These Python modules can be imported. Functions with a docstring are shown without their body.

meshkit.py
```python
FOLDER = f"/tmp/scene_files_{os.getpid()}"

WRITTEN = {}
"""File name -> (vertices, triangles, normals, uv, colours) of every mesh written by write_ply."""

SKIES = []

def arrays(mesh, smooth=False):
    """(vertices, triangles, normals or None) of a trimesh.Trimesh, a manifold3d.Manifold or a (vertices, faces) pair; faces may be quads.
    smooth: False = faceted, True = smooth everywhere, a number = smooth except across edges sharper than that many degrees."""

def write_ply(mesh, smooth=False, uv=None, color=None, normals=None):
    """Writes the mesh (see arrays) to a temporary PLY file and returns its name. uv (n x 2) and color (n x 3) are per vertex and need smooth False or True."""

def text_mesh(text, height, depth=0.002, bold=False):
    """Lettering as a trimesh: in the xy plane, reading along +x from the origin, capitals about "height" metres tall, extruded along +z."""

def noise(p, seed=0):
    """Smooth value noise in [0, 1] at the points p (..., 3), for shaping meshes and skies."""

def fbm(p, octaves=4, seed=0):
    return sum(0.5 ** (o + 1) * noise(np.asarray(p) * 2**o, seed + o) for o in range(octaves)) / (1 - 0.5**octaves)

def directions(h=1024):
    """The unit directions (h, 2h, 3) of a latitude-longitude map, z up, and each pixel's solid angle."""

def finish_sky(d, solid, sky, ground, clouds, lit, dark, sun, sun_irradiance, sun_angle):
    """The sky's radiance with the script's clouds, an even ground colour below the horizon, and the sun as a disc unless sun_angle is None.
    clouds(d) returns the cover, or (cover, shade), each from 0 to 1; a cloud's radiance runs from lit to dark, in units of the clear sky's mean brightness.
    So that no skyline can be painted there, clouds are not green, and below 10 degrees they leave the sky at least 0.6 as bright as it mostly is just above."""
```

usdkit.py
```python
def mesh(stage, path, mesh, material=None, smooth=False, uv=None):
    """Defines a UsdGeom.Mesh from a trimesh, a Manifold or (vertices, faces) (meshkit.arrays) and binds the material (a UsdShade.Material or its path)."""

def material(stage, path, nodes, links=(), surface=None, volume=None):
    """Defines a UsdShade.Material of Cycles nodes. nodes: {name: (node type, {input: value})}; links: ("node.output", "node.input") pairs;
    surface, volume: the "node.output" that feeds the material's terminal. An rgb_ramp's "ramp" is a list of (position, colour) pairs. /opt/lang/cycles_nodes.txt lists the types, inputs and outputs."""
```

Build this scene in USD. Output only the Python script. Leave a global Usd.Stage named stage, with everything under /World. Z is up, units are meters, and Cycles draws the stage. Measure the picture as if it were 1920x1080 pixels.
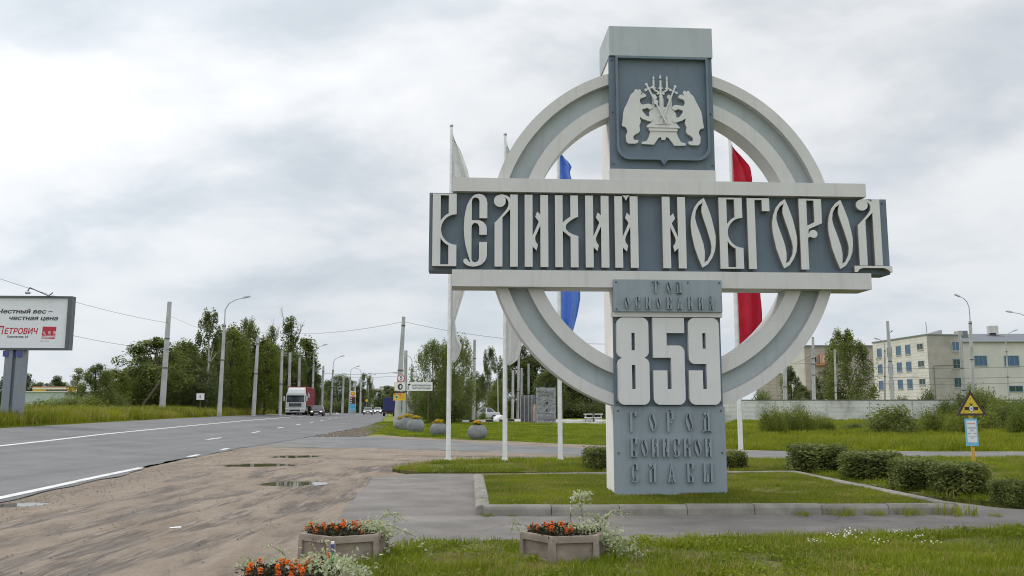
import math, numpy as np, trimesh, usdkit, meshkit
from math import sin, cos, pi, radians, atan2, hypot
from pxr import Usd, UsdGeom, UsdLux, UsdShade, Gf, Sdf, Vt
from shapely.geometry import Polygon, Point, LineString, box as sbox
from shapely.ops import unary_union
from shapely import affinity, contains_xy

stage = Usd.Stage.CreateInMemory()
UsdGeom.SetStageUpAxis(stage, UsdGeom.Tokens.z)
UsdGeom.SetStageMetersPerUnit(stage, 1.0)
world = UsdGeom.Xform.Define(stage, '/World')
stage.SetDefaultPrim(world.GetPrim())
UsdGeom.Scope.Define(stage, '/World/Looks')

# ------------------------------------------------------------------ camera, sky, sun, exposure
FOC, EYE, PITCH = 1610.0, 1.6, math.atan(223.0 / 1610.0)      # focal length in pixels of a 1920 wide picture, eye height, upward tilt
EXPOSURE = 0.0
cam = UsdGeom.Camera.Define(stage, '/World/camera')
cam.AddTranslateOp().Set(Gf.Vec3d(0, 0, EYE))
cam.AddRotateXOp().Set(90 + math.degrees(PITCH))
cam.CreateHorizontalApertureAttr(36.0)
cam.CreateVerticalApertureAttr(36.0 * 576 / 1024)
cam.CreateFocalLengthAttr(36.0 * FOC / 1920)
cam.CreateClippingRangeAttr(Gf.Vec2f(0.1, 5000))
cam.CreateExposureAttr(EXPOSURE)

SUN_DIR = np.array([-0.52, 0.42, 0.74]); SUN_DIR /= np.linalg.norm(SUN_DIR)
SKY_STRENGTH, SUN_INTENSITY = 0.10, 0.40
K = 1.0 / SKY_STRENGTH
skymat = usdkit.material(stage, '/World/Looks/sky_overcast', {
    'tc': ('texture_coordinate', {}),
    'sep': ('separate_xyz', {}),
    'zpos': ('math', {'math_type': 'maximum', 'value2': 0.0}),
    'zadd': ('math', {'math_type': 'add', 'value2': 0.34}),
    'zvec': ('combine_xyz', {}),
    'plane': ('vector_math', {'math_type': 'divide'}),
    'map1': ('mapping', {'scale': (0.75, 1.0, 0.0), 'location': (3.1, 1.7, 0.4), 'rotation': (0, 0, 0.5)}),
    'n1': ('noise_texture', {'scale': 2.9, 'detail': 7.0, 'roughness': 0.53, 'distortion': 0.2}),
    'r1': ('rgb_ramp', {'ramp': [(0.0, (0.58 * K, 0.635 * K, 0.69 * K)), (0.36, (0.655 * K, 0.71 * K, 0.765 * K)), (0.45, (0.77 * K, 0.815 * K, 0.86 * K)), (0.53, (0.91 * K, 0.935 * K, 0.965 * K)), (0.62, (1.02 * K, 1.03 * K, 1.04 * K)), (1.0, (1.08 * K, 1.09 * K, 1.09 * K))]}),
    'sdot': ('vector_math', {'math_type': 'dot_product', 'vector2': tuple(SUN_DIR.tolist())}),
    'glow': ('map_range', {'from_min': 0.62, 'from_max': 1.0, 'to_min': 0.90, 'to_max': 1.25, 'clamp': True}),
    'zen': ('map_range', {'from_min': 0.42, 'from_max': 0.95, 'to_min': 1.0, 'to_max': 1.45, 'clamp': True}),
    'gz': ('math', {'math_type': 'multiply'}),
    'lit': ('vector_math', {'math_type': 'scale'}),
    'low': ('map_range', {'from_min': 0.0, 'from_max': 0.30, 'to_min': 0.62, 'to_max': 0.0, 'clamp': True}),
    'lowmix': ('mix_color', {'b': (0.67 * K, 0.755 * K, 0.835 * K)}),
    'sky': ('sky_texture', {'sky_type': 'single_scattering', 'sun_disc': False, 'sun_elevation': float(math.asin(SUN_DIR[2])), 'sun_rotation': float(math.atan2(SUN_DIR[0], SUN_DIR[1]))}),
    'over': ('mix_color', {'fac': 0.96}),
    'bg': ('background_shader', {'strength': SKY_STRENGTH}),
}, [('tc.generated', 'sep.vector'), ('sep.z', 'zpos.value1'), ('zpos.value', 'zadd.value1'), ('zadd.value', 'zvec.x'), ('zadd.value', 'zvec.y'), ('zadd.value', 'zvec.z'),
    ('tc.generated', 'plane.vector1'), ('zvec.vector', 'plane.vector2'), ('plane.vector', 'map1.vector'), ('map1.vector', 'n1.vector'), ('n1.fac', 'r1.fac'),
    ('sep.z', 'low.value'), ('low.result', 'lowmix.fac'), ('r1.color', 'lowmix.a'), ('tc.generated', 'sdot.vector1'), ('sdot.value', 'glow.value'), ('sep.z', 'zen.value'), ('glow.result', 'gz.value1'), ('zen.result', 'gz.value2'), ('lowmix.result', 'lit.vector1'), ('gz.value', 'lit.scale'),
    ('sky.color', 'over.a'), ('lit.vector', 'over.b'), ('over.result', 'bg.color')], surface='bg.background')
dome = UsdLux.DomeLight.Define(stage, '/World/sky')
UsdShade.MaterialBindingAPI.Apply(dome.GetPrim()).Bind(skymat)
dome.GetPrim().SetCustomDataByKey('kind', 'structure')
sun = UsdLux.DistantLight.Define(stage, '/World/sun')
sun.CreateNormalizeAttr(True); sun.CreateIntensityAttr(SUN_INTENSITY); sun.CreateAngleAttr(16.0); sun.CreateColorAttr(Gf.Vec3f(1.0, 0.955, 0.89))
_m = Gf.Matrix4d(1.0); _m.SetRotateOnly(Gf.Rotation(Gf.Vec3d(0, 0, 1), Gf.Vec3d(*SUN_DIR.tolist())))
sun.AddTransformOp().Set(_m)

# ------------------------------------------------------------------ naming, tagging
_used = {}
def numbered(parent, name):
    k = (parent, name); n = _used.get(k, -1) + 1; _used[k] = n
    return f'{parent}/{name}' if n == 0 else f'{parent}/{name}_{n:03d}'
def pathof(p): return '/World' if p is None else str(p.GetPath())
def tag(o, label=None, cat=None, group=None, kind=None):
    o = o.GetPrim() if hasattr(o, 'GetPrim') else o
    for k, v in (('label', label), ('category', cat), ('group', group), ('kind', kind)):
        if v: o.SetCustomDataByKey(k, v)
    return o
def thing(name, label, cat, loc=(0, 0, 0), rz=0.0, group=None, sc=None):
    x = UsdGeom.Xform.Define(stage, numbered('/World', name))
    x.AddTranslateOp().Set(Gf.Vec3d(*map(float, loc)))
    x.AddRotateZOp().Set(math.degrees(rz))
    if sc is not None: x.AddScaleOp().Set(Gf.Vec3f(*map(float, sc)))
    return tag(x, label, cat, group)
def obj(name, mesh, mat, parent=None, smooth=False, label=None):
    m = mesh.mesh() if isinstance(mesh, MB) else mesh
    if m is None or len(m[1] if isinstance(m, tuple) else m.faces if hasattr(m, 'faces') else [0]) == 0: return None
    return tag(usdkit.mesh(stage, numbered(pathof(parent), name), m, mat, smooth=smooth), label)
classes = UsdGeom.Scope.Define(stage, '/World/Kinds')
classes.GetPrim().SetSpecifier(Sdf.SpecifierClass)
def kind_class(name):
    return stage.CreateClassPrim(f'/World/Kinds/{name}')
def copy_of(cls, name, label, cat, loc, rz=0.0, sc=None, group=None):
    t = thing(name, label, cat, loc, rz, group, sc)
    t.GetReferences().AddInternalReference(cls.GetPath()); t.SetInstanceable(True)
    return t

# ------------------------------------------------------------------ mesh helpers
def join(ms):
    ms = [m for m in ms if m is not None and len(m.faces)]
    return trimesh.util.concatenate(ms) if ms else None
def boxm(c, s, rz=0.0, rx=0.0, ry=0.0):
    b = trimesh.creation.box(s)
    if rx: b.apply_transform(trimesh.transformations.rotation_matrix(rx, [1, 0, 0]))
    if ry: b.apply_transform(trimesh.transformations.rotation_matrix(ry, [0, 1, 0]))
    if rz: b.apply_transform(trimesh.transformations.rotation_matrix(rz, [0, 0, 1]))
    b.apply_translation(c); return b
def bevbox(c, s, r=0.01):
    """A box with chamfered edges."""
    x, y, z = (np.array(s) / 2).tolist(); p = []
    for sx in (-1, 1):
        for sy in (-1, 1):
            for sz in (-1, 1):
                p += [(sx * (x - r), sy * (y - r), sz * z), (sx * (x - r), sy * y, sz * (z - r)), (sx * x, sy * (y - r), sz * (z - r))]
    h = trimesh.convex.convex_hull(np.array(p)); h.apply_translation(c); return h
def hull(p): return trimesh.convex.convex_hull(np.asarray(p, float))
def tube(path, r, n=8, cap=True):
    path = np.asarray(path, float); r = np.broadcast_to(np.asarray(r, float), (len(path),))
    t = np.gradient(path, axis=0); t /= np.maximum(np.linalg.norm(t, axis=1, keepdims=True), 1e-9)
    ref = np.array([1.0, 0, 0]) if abs(t[0][0]) < .9 else np.array([0, 1.0, 0]); v = []
    for i in range(len(path)):
        a = np.cross(t[i], ref); a /= max(np.linalg.norm(a), 1e-9); b = np.cross(t[i], a); ref = np.cross(a, t[i])
        ang = np.arange(n) * 2 * pi / n
        v.append(path[i] + r[i] * (np.cos(ang)[:, None] * a + np.sin(ang)[:, None] * b))
    v = np.vstack(v); f = []; k = len(path)
    for i in range(k - 1):
        for j in range(n):
            a, b = i * n + j, i * n + (j + 1) % n
            f += [[a, a + n, b], [b, a + n, b + n]]
    if cap:
        v = np.vstack([v, path[0], path[-1]])
        for j in range(n):
            f.append([k * n, j, (j + 1) % n]); f.append([k * n + 1, (k - 1) * n + (j + 1) % n, (k - 1) * n + j])
    m = trimesh.Trimesh(v, f, process=False)
    if m.volume < 0: m.invert()
    return m
def revolve(prof, n=24, c=(0, 0, 0)):
    m = trimesh.creation.revolve(np.asarray(prof, float), sections=n); m.apply_translation(c); return m
def ext(poly, h):
    polys = [g for g in getattr(poly, 'geoms', [poly]) if g.geom_type == 'Polygon' and g.area > 1e-7]
    return join([trimesh.creation.extrude_polygon(g, h, engine='earcut') for g in polys])
def wall(poly, v0, v1):
    """A polygon drawn in (x, z), standing upright, its front at y = -v1 and its back at y = -v0."""
    m = ext(poly, v1 - v0); v = m.vertices.copy()
    m.vertices = np.stack([v[:, 0], -(v0 + v[:, 2]), v[:, 1]], 1); return m
def rect(x0, x1, z0, z1): return sbox(min(x0, x1), min(z0, z1), max(x0, x1), max(z0, z1))
def plate(q, t):
    """A thin solid on the quad q, t thick outwards along its normal."""
    q = np.asarray(q, float); n = np.cross(q[1] - q[0], q[3] - q[0]); n /= np.linalg.norm(n)
    return hull(np.vstack([q, q + n * t]))
def disc(c, r, axis, t, n=20):
    m = trimesh.creation.cylinder(radius=r, height=t, sections=n)
    if axis == 'x': m.apply_transform(trimesh.transformations.rotation_matrix(pi / 2, [0, 1, 0]))
    if axis == 'y': m.apply_transform(trimesh.transformations.rotation_matrix(pi / 2, [1, 0, 0]))
    m.apply_translation(c); return m
def text(s, h, x, z, v, depth=0.004, bold=False, shear=0.0, centre=False, wide=1.0, fit=None):
    m = meshkit.text_mesh(s, h, depth, bold); p = m.vertices.copy()
    if fit: wide = (fit - shear * h) / p[:, 0].max()
    w = p[:, 0].max() * wide
    p[:, 0] = p[:, 0] * wide + shear * p[:, 1] + x - (w / 2 if centre else 0)
    m.vertices = np.stack([p[:, 0], -(v + p[:, 2]), p[:, 1] + z], 1); return m
class MB:
    def __init__(s): s.p = []
    def add(s, m): s.p.append(m); return s
    def box(s, *a, **k): return s.add(boxm(*a, **k))
    def tube(s, *a, **k): return s.add(tube(*a, **k))
    def mesh(s): return join(s.p)
def place(m, loc, rz=0.0):
    m = m.copy()
    if rz: m.apply_transform(trimesh.transformations.rotation_matrix(rz, [0, 0, 1]))
    m.apply_translation(loc); return m

# ------------------------------------------------------------------ where things stand: a sight line of the surveyed photograph met with a real plane
_c, _s = cos(PITCH), sin(PITCH)
def sight(px, py):
    x, y = (px - 960) / FOC, -(py - 540) / FOC
    return np.array([x, _c - y * _s, _s + y * _c])
def at(px, py, Y):
    d = sight(px, py); return np.array([0, 0, EYE]) + d * (Y / d[1])
def spot(px, py, z=0.0):
    d = sight(px, py); return np.array([0, 0, EYE]) + d * ((z - EYE) / d[2])

# ------------------------------------------------------------------ materials
def mat(name, nodes, links, surface): return usdkit.material(stage, '/World/Looks/' + name, nodes, links, surface=surface)
def noisy(name, a, b, scale=6.0, rough=0.8, bump=0.0, bscale=60.0, spec=0.3, coord='position', stretch=(1, 1, 1), metallic=0.0, lo=0.35, hi=0.65, detail=6.0, c=None, cscale=0.5, clo=0.5, chi=0.7, coat=0.0, rough2=None):
    """Two colours mixed by noise, a third by a broader noise, and fine relief."""
    src = 'geo.position' if coord == 'position' else 'tc.object'
    n = {'geo': ('geometry', {}), 'tc': ('texture_coordinate', {}), 'map': ('mapping', {'scale': stretch}),
         'n1': ('noise_texture', {'scale': scale, 'detail': detail, 'roughness': 0.6}),
         'r1': ('rgb_ramp', {'ramp': [(lo, a), (hi, b)]}),
         'p': ('principled_bsdf', {'roughness': rough, 'specular_ior_level': spec, 'metallic': metallic, 'coat_weight': coat})}
    l = [(src, 'map.vector'), ('map.vector', 'n1.vector'), ('n1.fac', 'r1.fac')]
    col = 'r1.color'
    if c is not None:
        n['n2'] = ('noise_texture', {'scale': cscale, 'detail': 5.0, 'roughness': 0.6}); n['r2'] = ('map_range', {'from_min': clo, 'from_max': chi, 'clamp': True})
        n['mx'] = ('mix_color', {'b': c})
        l += [(src, 'n2.vector'), ('n2.fac', 'r2.value'), ('r2.result', 'mx.fac'), (col, 'mx.a')]; col = 'mx.result'
    l.append((col, 'p.base_color'))
    if rough2 is not None:
        n['rr'] = ('map_range', {'from_min': 0.3, 'from_max': 0.7, 'to_min': rough, 'to_max': rough2, 'clamp': True}); l += [('n1.fac', 'rr.value'), ('rr.result', 'p.roughness')]
    if bump:
        n['nb'] = ('noise_texture', {'scale': bscale, 'detail': 5.0, 'roughness': 0.65}); n['bp'] = ('bump', {'strength': bump, 'distance': 0.01})
        l += [(src, 'nb.vector'), ('nb.fac', 'bp.height'), ('bp.normal', 'p.normal')]
    return mat(name, n, l, 'p.BSDF')
def plain(name, c, rough=0.5, metallic=0.0, spec=0.5, var=0.08):
    a = tuple(x * (1 - var) for x in c); b = tuple(min(1, x * (1 + var)) for x in c)
    return noisy(name, a, b, scale=9.0, rough=rough, metallic=metallic, spec=spec, coord='object', detail=3.0)
def painted(name, a, b, stain, rough=0.7, amount=0.55, streak=True):
    """Painted rendered concrete: slight mottling, vertical rain streaks, fine relief."""
    n = {'geo': ('geometry', {}), 'n1': ('noise_texture', {'scale': 2.2, 'detail': 7.0, 'roughness': 0.62}), 'r1': ('rgb_ramp', {'ramp': [(0.3, a), (0.7, b)]}),
         'map': ('mapping', {'scale': (9.0, 9.0, 0.55)}), 'n2': ('noise_texture', {'scale': 1.0, 'detail': 5.0, 'roughness': 0.6}),
         'r2': ('map_range', {'from_min': 0.54, 'from_max': 0.82, 'to_min': 0.0, 'to_max': amount, 'clamp': True}), 'mx': ('mix_color', {'b': stain}),
         'n3': ('noise_texture', {'scale': 45.0, 'detail': 4.0, 'roughness': 0.6}), 'bp': ('bump', {'strength': 0.12, 'distance': 0.01}),
         'p': ('principled_bsdf', {'roughness': rough, 'specular_ior_level': 0.25})}
    l = [('geo.position', 'n1.vector'), ('n1.fac', 'r1.fac'), ('geo.position', 'map.vector'), ('map.vector', 'n2.vector'), ('n2.fac', 'r2.value'), ('r2.result', 'mx.fac'), ('r1.color', 'mx.a'), ('mx.result', 'p.base_color'),
         ('geo.position', 'n3.vector'), ('n3.fac', 'bp.height'), ('bp.normal', 'p.normal')]
    return mat(name, n, l, 'p.BSDF')
def leafy(name, dark, light, scale=0.5, trans=0.3, rough=0.55, yellow=None):
    """Leaves: colour varies leaf by leaf and clump by clump; some light passes through."""
    n = {'geo': ('geometry', {}), 'n1': ('noise_texture', {'scale': scale, 'detail': 3.0}), 'ad': ('math', {'math_type': 'multiply_add', 'value2': 0.45, 'value3': 0.0}), 'sm': ('math', {'math_type': 'add'}),
         'r1': ('rgb_ramp', {'ramp': [(0.35, dark), (0.95, light)] + ([(1.15, yellow)] if 0 else [])}),
         'p': ('principled_bsdf', {'roughness': rough, 'specular_ior_level': 0.25}), 't': ('translucent_bsdf', {}), 'm': ('mix_closure', {'fac': trans})}
    l = [('geo.position', 'n1.vector'), ('geo.random_per_island', 'ad.value1'), ('ad.value', 'sm.value1'), ('n1.fac', 'sm.value2'), ('sm.value', 'r1.fac'), ('r1.color', 'p.base_color'), ('r1.color', 't.color'), ('p.BSDF', 'm.closure1'), ('t.BSDF', 'm.closure2')]
    return mat(name, n, l, 'm.closure')
M = {}
M['white_paint'] = painted('white_paint', (0.535, 0.53, 0.522), (0.59, 0.585, 0.575), (0.38, 0.36, 0.335), amount=0.42)
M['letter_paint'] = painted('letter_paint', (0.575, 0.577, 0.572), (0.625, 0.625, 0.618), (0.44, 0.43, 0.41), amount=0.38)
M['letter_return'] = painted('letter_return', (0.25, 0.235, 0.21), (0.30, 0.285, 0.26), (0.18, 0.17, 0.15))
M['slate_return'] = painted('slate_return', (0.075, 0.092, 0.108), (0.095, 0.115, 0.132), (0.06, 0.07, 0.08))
M['pillar_paint'] = painted('pillar_paint', (0.74, 0.73, 0.70), (0.80, 0.79, 0.76), (0.5, 0.48, 0.44), amount=0.4)
M['slate_plate'] = painted('slate_plate', (0.130, 0.168, 0.212), (0.155, 0.198, 0.245), (0.09, 0.105, 0.12), amount=0.4, rough=0.55)
M['slate_base'] = painted('slate_base', (0.235, 0.280, 0.312), (0.270, 0.318, 0.350), (0.13, 0.15, 0.16), amount=0.4, rough=0.55)
M['pale_slate'] = painted('pale_slate', (0.36, 0.405, 0.425), (0.41, 0.455, 0.475), (0.25, 0.27, 0.27), amount=0.45)
M['bolt_metal'] = plain('bolt_metal', (0.06, 0.065, 0.07), rough=0.5, metallic=0.3)
M['concrete'] = noisy('concrete', (0.30, 0.30, 0.285), (0.40, 0.395, 0.375), scale=3.0, rough=0.85, bump=0.25, bscale=40.0, c=(0.24, 0.235, 0.22), cscale=1.1)
M['pole_concrete'] = noisy('pole_concrete', (0.36, 0.37, 0.37), (0.47, 0.475, 0.47), scale=1.2, rough=0.85, stretch=(3, 3, 0.6), c=(0.27, 0.275, 0.27), cscale=0.6)
M['kerb_concrete'] = noisy('kerb_concrete', (0.21, 0.20, 0.175), (0.30, 0.285, 0.25), scale=4.0, rough=0.85, bump=0.3, bscale=50.0, c=(0.19, 0.178, 0.155), cscale=1.6)
M['planter_concrete'] = noisy('planter_concrete', (0.225, 0.183, 0.150), (0.315, 0.262, 0.218), scale=7.0, rough=0.9, bump=0.4, bscale=70.0, c=(0.20, 0.165, 0.135), cscale=3.0)
M['ball_concrete'] = noisy('ball_concrete', (0.17, 0.18, 0.185), (0.25, 0.258, 0.262), scale=3.0, rough=0.85, bump=0.2, bscale=40.0, c=(0.14, 0.147, 0.15), cscale=1.4)
M['steel_grey'] = plain('steel_grey', (0.36, 0.38, 0.40), rough=0.45, metallic=0.4)
M['billboard_grey'] = plain('billboard_grey', (0.20, 0.225, 0.26), rough=0.5)
M['dark_steel'] = plain('dark_steel', (0.10, 0.11, 0.12), rough=0.5, metallic=0.3)
M['white_metal'] = plain('white_metal', (0.74, 0.75, 0.75), rough=0.4)
M['black'] = plain('black', (0.02, 0.02, 0.022), rough=0.6)
M['tyre'] = plain('tyre', (0.022, 0.022, 0.024), rough=0.85)
M['red_paint'] = plain('red_paint', (0.55, 0.03, 0.035), rough=0.45)
M['container_red'] = noisy('container_red', (0.20, 0.018, 0.030), (0.26, 0.026, 0.040), scale=2.0, rough=0.55, coord='object', c=(0.15, 0.03, 0.035), cscale=1.2)
M['truck_white'] = plain('truck_white', (0.56, 0.57, 0.57), rough=0.35)
M['truck_blue'] = noisy('truck_blue', (0.030, 0.035, 0.125), (0.040, 0.048, 0.16), scale=2.0, rough=0.5, coord='object')
M['car_maroon'] = plain('car_maroon', (0.055, 0.022, 0.024), rough=0.3, metallic=0.3)
M['car_silver'] = plain('car_silver', (0.42, 0.43, 0.44), rough=0.3, metallic=0.5)
M['car_white'] = plain('car_white', (0.66, 0.67, 0.68), rough=0.3)
M['car_dark'] = plain('car_dark', (0.05, 0.055, 0.065), rough=0.3)
M['car_glass'] = plain('car_glass', (0.025, 0.032, 0.04), rough=0.06, spec=0.8)
M['chrome'] = plain('chrome', (0.55, 0.56, 0.57), rough=0.2, metallic=0.8)
M['yellow_paint'] = plain('yellow_paint', (0.66, 0.42, 0.02), rough=0.5)
M['warning_yellow'] = plain('warning_yellow', (0.58, 0.42, 0.025), rough=0.5)
M['post_yellow'] = plain('post_yellow', (0.56, 0.33, 0.05), rough=0.6)
M['sign_brown'] = plain('sign_brown', (0.055, 0.030, 0.024), rough=0.6)
M['sign_blue'] = plain('sign_blue', (0.16, 0.45, 0.66), rough=0.45)
M['poster_white'] = plain('poster_white', (0.70, 0.72, 0.75), rough=0.4, var=0.03)
M['poster_red'] = plain('poster_red', (0.46, 0.025, 0.055), rough=0.5)
M['orange_red'] = plain('orange_red', (0.62, 0.13, 0.04), rough=0.5)
M['green_sign'] = plain('green_sign', (0.03, 0.22, 0.07), rough=0.5)
M['navy_sign'] = plain('navy_sign', (0.06, 0.075, 0.27), rough=0.5)
M['cyan_sign'] = plain('cyan_sign', (0.07, 0.38, 0.62), rough=0.5)
M['bark'] = noisy('bark', (0.07, 0.055, 0.042), (0.14, 0.115, 0.09), scale=5.0, rough=0.9, coord='object', stretch=(4, 4, 1))
M['birch_bark'] = noisy('birch_bark', (0.50, 0.49, 0.46), (0.10, 0.095, 0.09), scale=2.5, rough=0.85, coord='object', stretch=(1, 1, 4), lo=0.55, hi=0.68)
M['dead_wood'] = plain('dead_wood', (0.20, 0.18, 0.16), rough=0.9)
M['soil'] = noisy('soil', (0.03, 0.022, 0.016), (0.07, 0.05, 0.035), scale=30.0, rough=0.95)
M['leaf_dark'] = leafy('leaf_dark', (0.085, 0.115, 0.035), (0.25, 0.28, 0.085), scale=0.35, trans=0.5)
M['leaf_mid'] = leafy('leaf_mid', (0.115, 0.15, 0.036), (0.32, 0.355, 0.095), scale=0.35, trans=0.5)
M['leaf_light'] = leafy('leaf_light', (0.12, 0.155, 0.02), (0.30, 0.33, 0.05), scale=0.5)
M['leaf_willow'] = leafy('leaf_willow', (0.085, 0.115, 0.036), (0.21, 0.24, 0.08), scale=0.6)
M['leaf_hedge'] = leafy('leaf_hedge', (0.10, 0.13, 0.03), (0.31, 0.345, 0.09), scale=1.8)
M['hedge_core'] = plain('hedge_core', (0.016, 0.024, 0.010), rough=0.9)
M['grass_blade'] = leafy('grass_blade', (0.128, 0.176, 0.008), (0.355, 0.395, 0.022), scale=0.55, trans=0.35)
M['grass_long'] = leafy('grass_long', (0.14, 0.175, 0.007), (0.37, 0.375, 0.028), scale=0.25, trans=0.35)
M['dry_weed'] = leafy('dry_weed', (0.22, 0.2, 0.04), (0.42, 0.35, 0.1), scale=0.5, trans=0.3)
M['marigold'] = leafy('marigold', (0.74, 0.15, 0.010), (0.90, 0.33, 0.018), scale=6.0, trans=0.25)
M['marigold_leaf'] = leafy('marigold_leaf', (0.020, 0.022, 0.010), (0.10, 0.075, 0.035), scale=8.0, trans=0.15)
M['yellow_bloom'] = leafy('yellow_bloom', (0.72, 0.4, 0.008), (0.88, 0.6, 0.02), scale=5.0, trans=0.25)
M['variegated'] = leafy('variegated', (0.34, 0.39, 0.18), (0.86, 0.85, 0.72), scale=7.0, trans=0.3)
M['clover_white'] = plain('clover_white', (0.75, 0.74, 0.66), rough=0.8)
def banner(name, a, b):
    n = {'tc': ('texture_coordinate', {}), 'n1': ('noise_texture', {'scale': 2.0, 'detail': 3.0}), 'r1': ('rgb_ramp', {'ramp': [(0.3, a), (0.7, b)]}), 'p': ('principled_bsdf', {'roughness': 0.7, 'specular_ior_level': 0.2, 'sheen_weight': 0.2}), 't': ('translucent_bsdf', {}), 'm': ('mix_closure', {'fac': 0.35})}
    return mat(name, n, [('tc.object', 'n1.vector'), ('n1.fac', 'r1.fac'), ('r1.color', 'p.base_color'), ('r1.color', 't.color'), ('p.BSDF', 'm.closure1'), ('t.BSDF', 'm.closure2')], 'm.closure')
M['flag_white'] = banner('flag_white', (0.80, 0.80, 0.80), (0.86, 0.86, 0.85))
M['flag_blue'] = banner('flag_blue', (0.16, 0.33, 0.80), (0.22, 0.40, 0.86))
M['flag_red'] = banner('flag_red', (0.64, 0.030, 0.075), (0.74, 0.05, 0.10))

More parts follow.
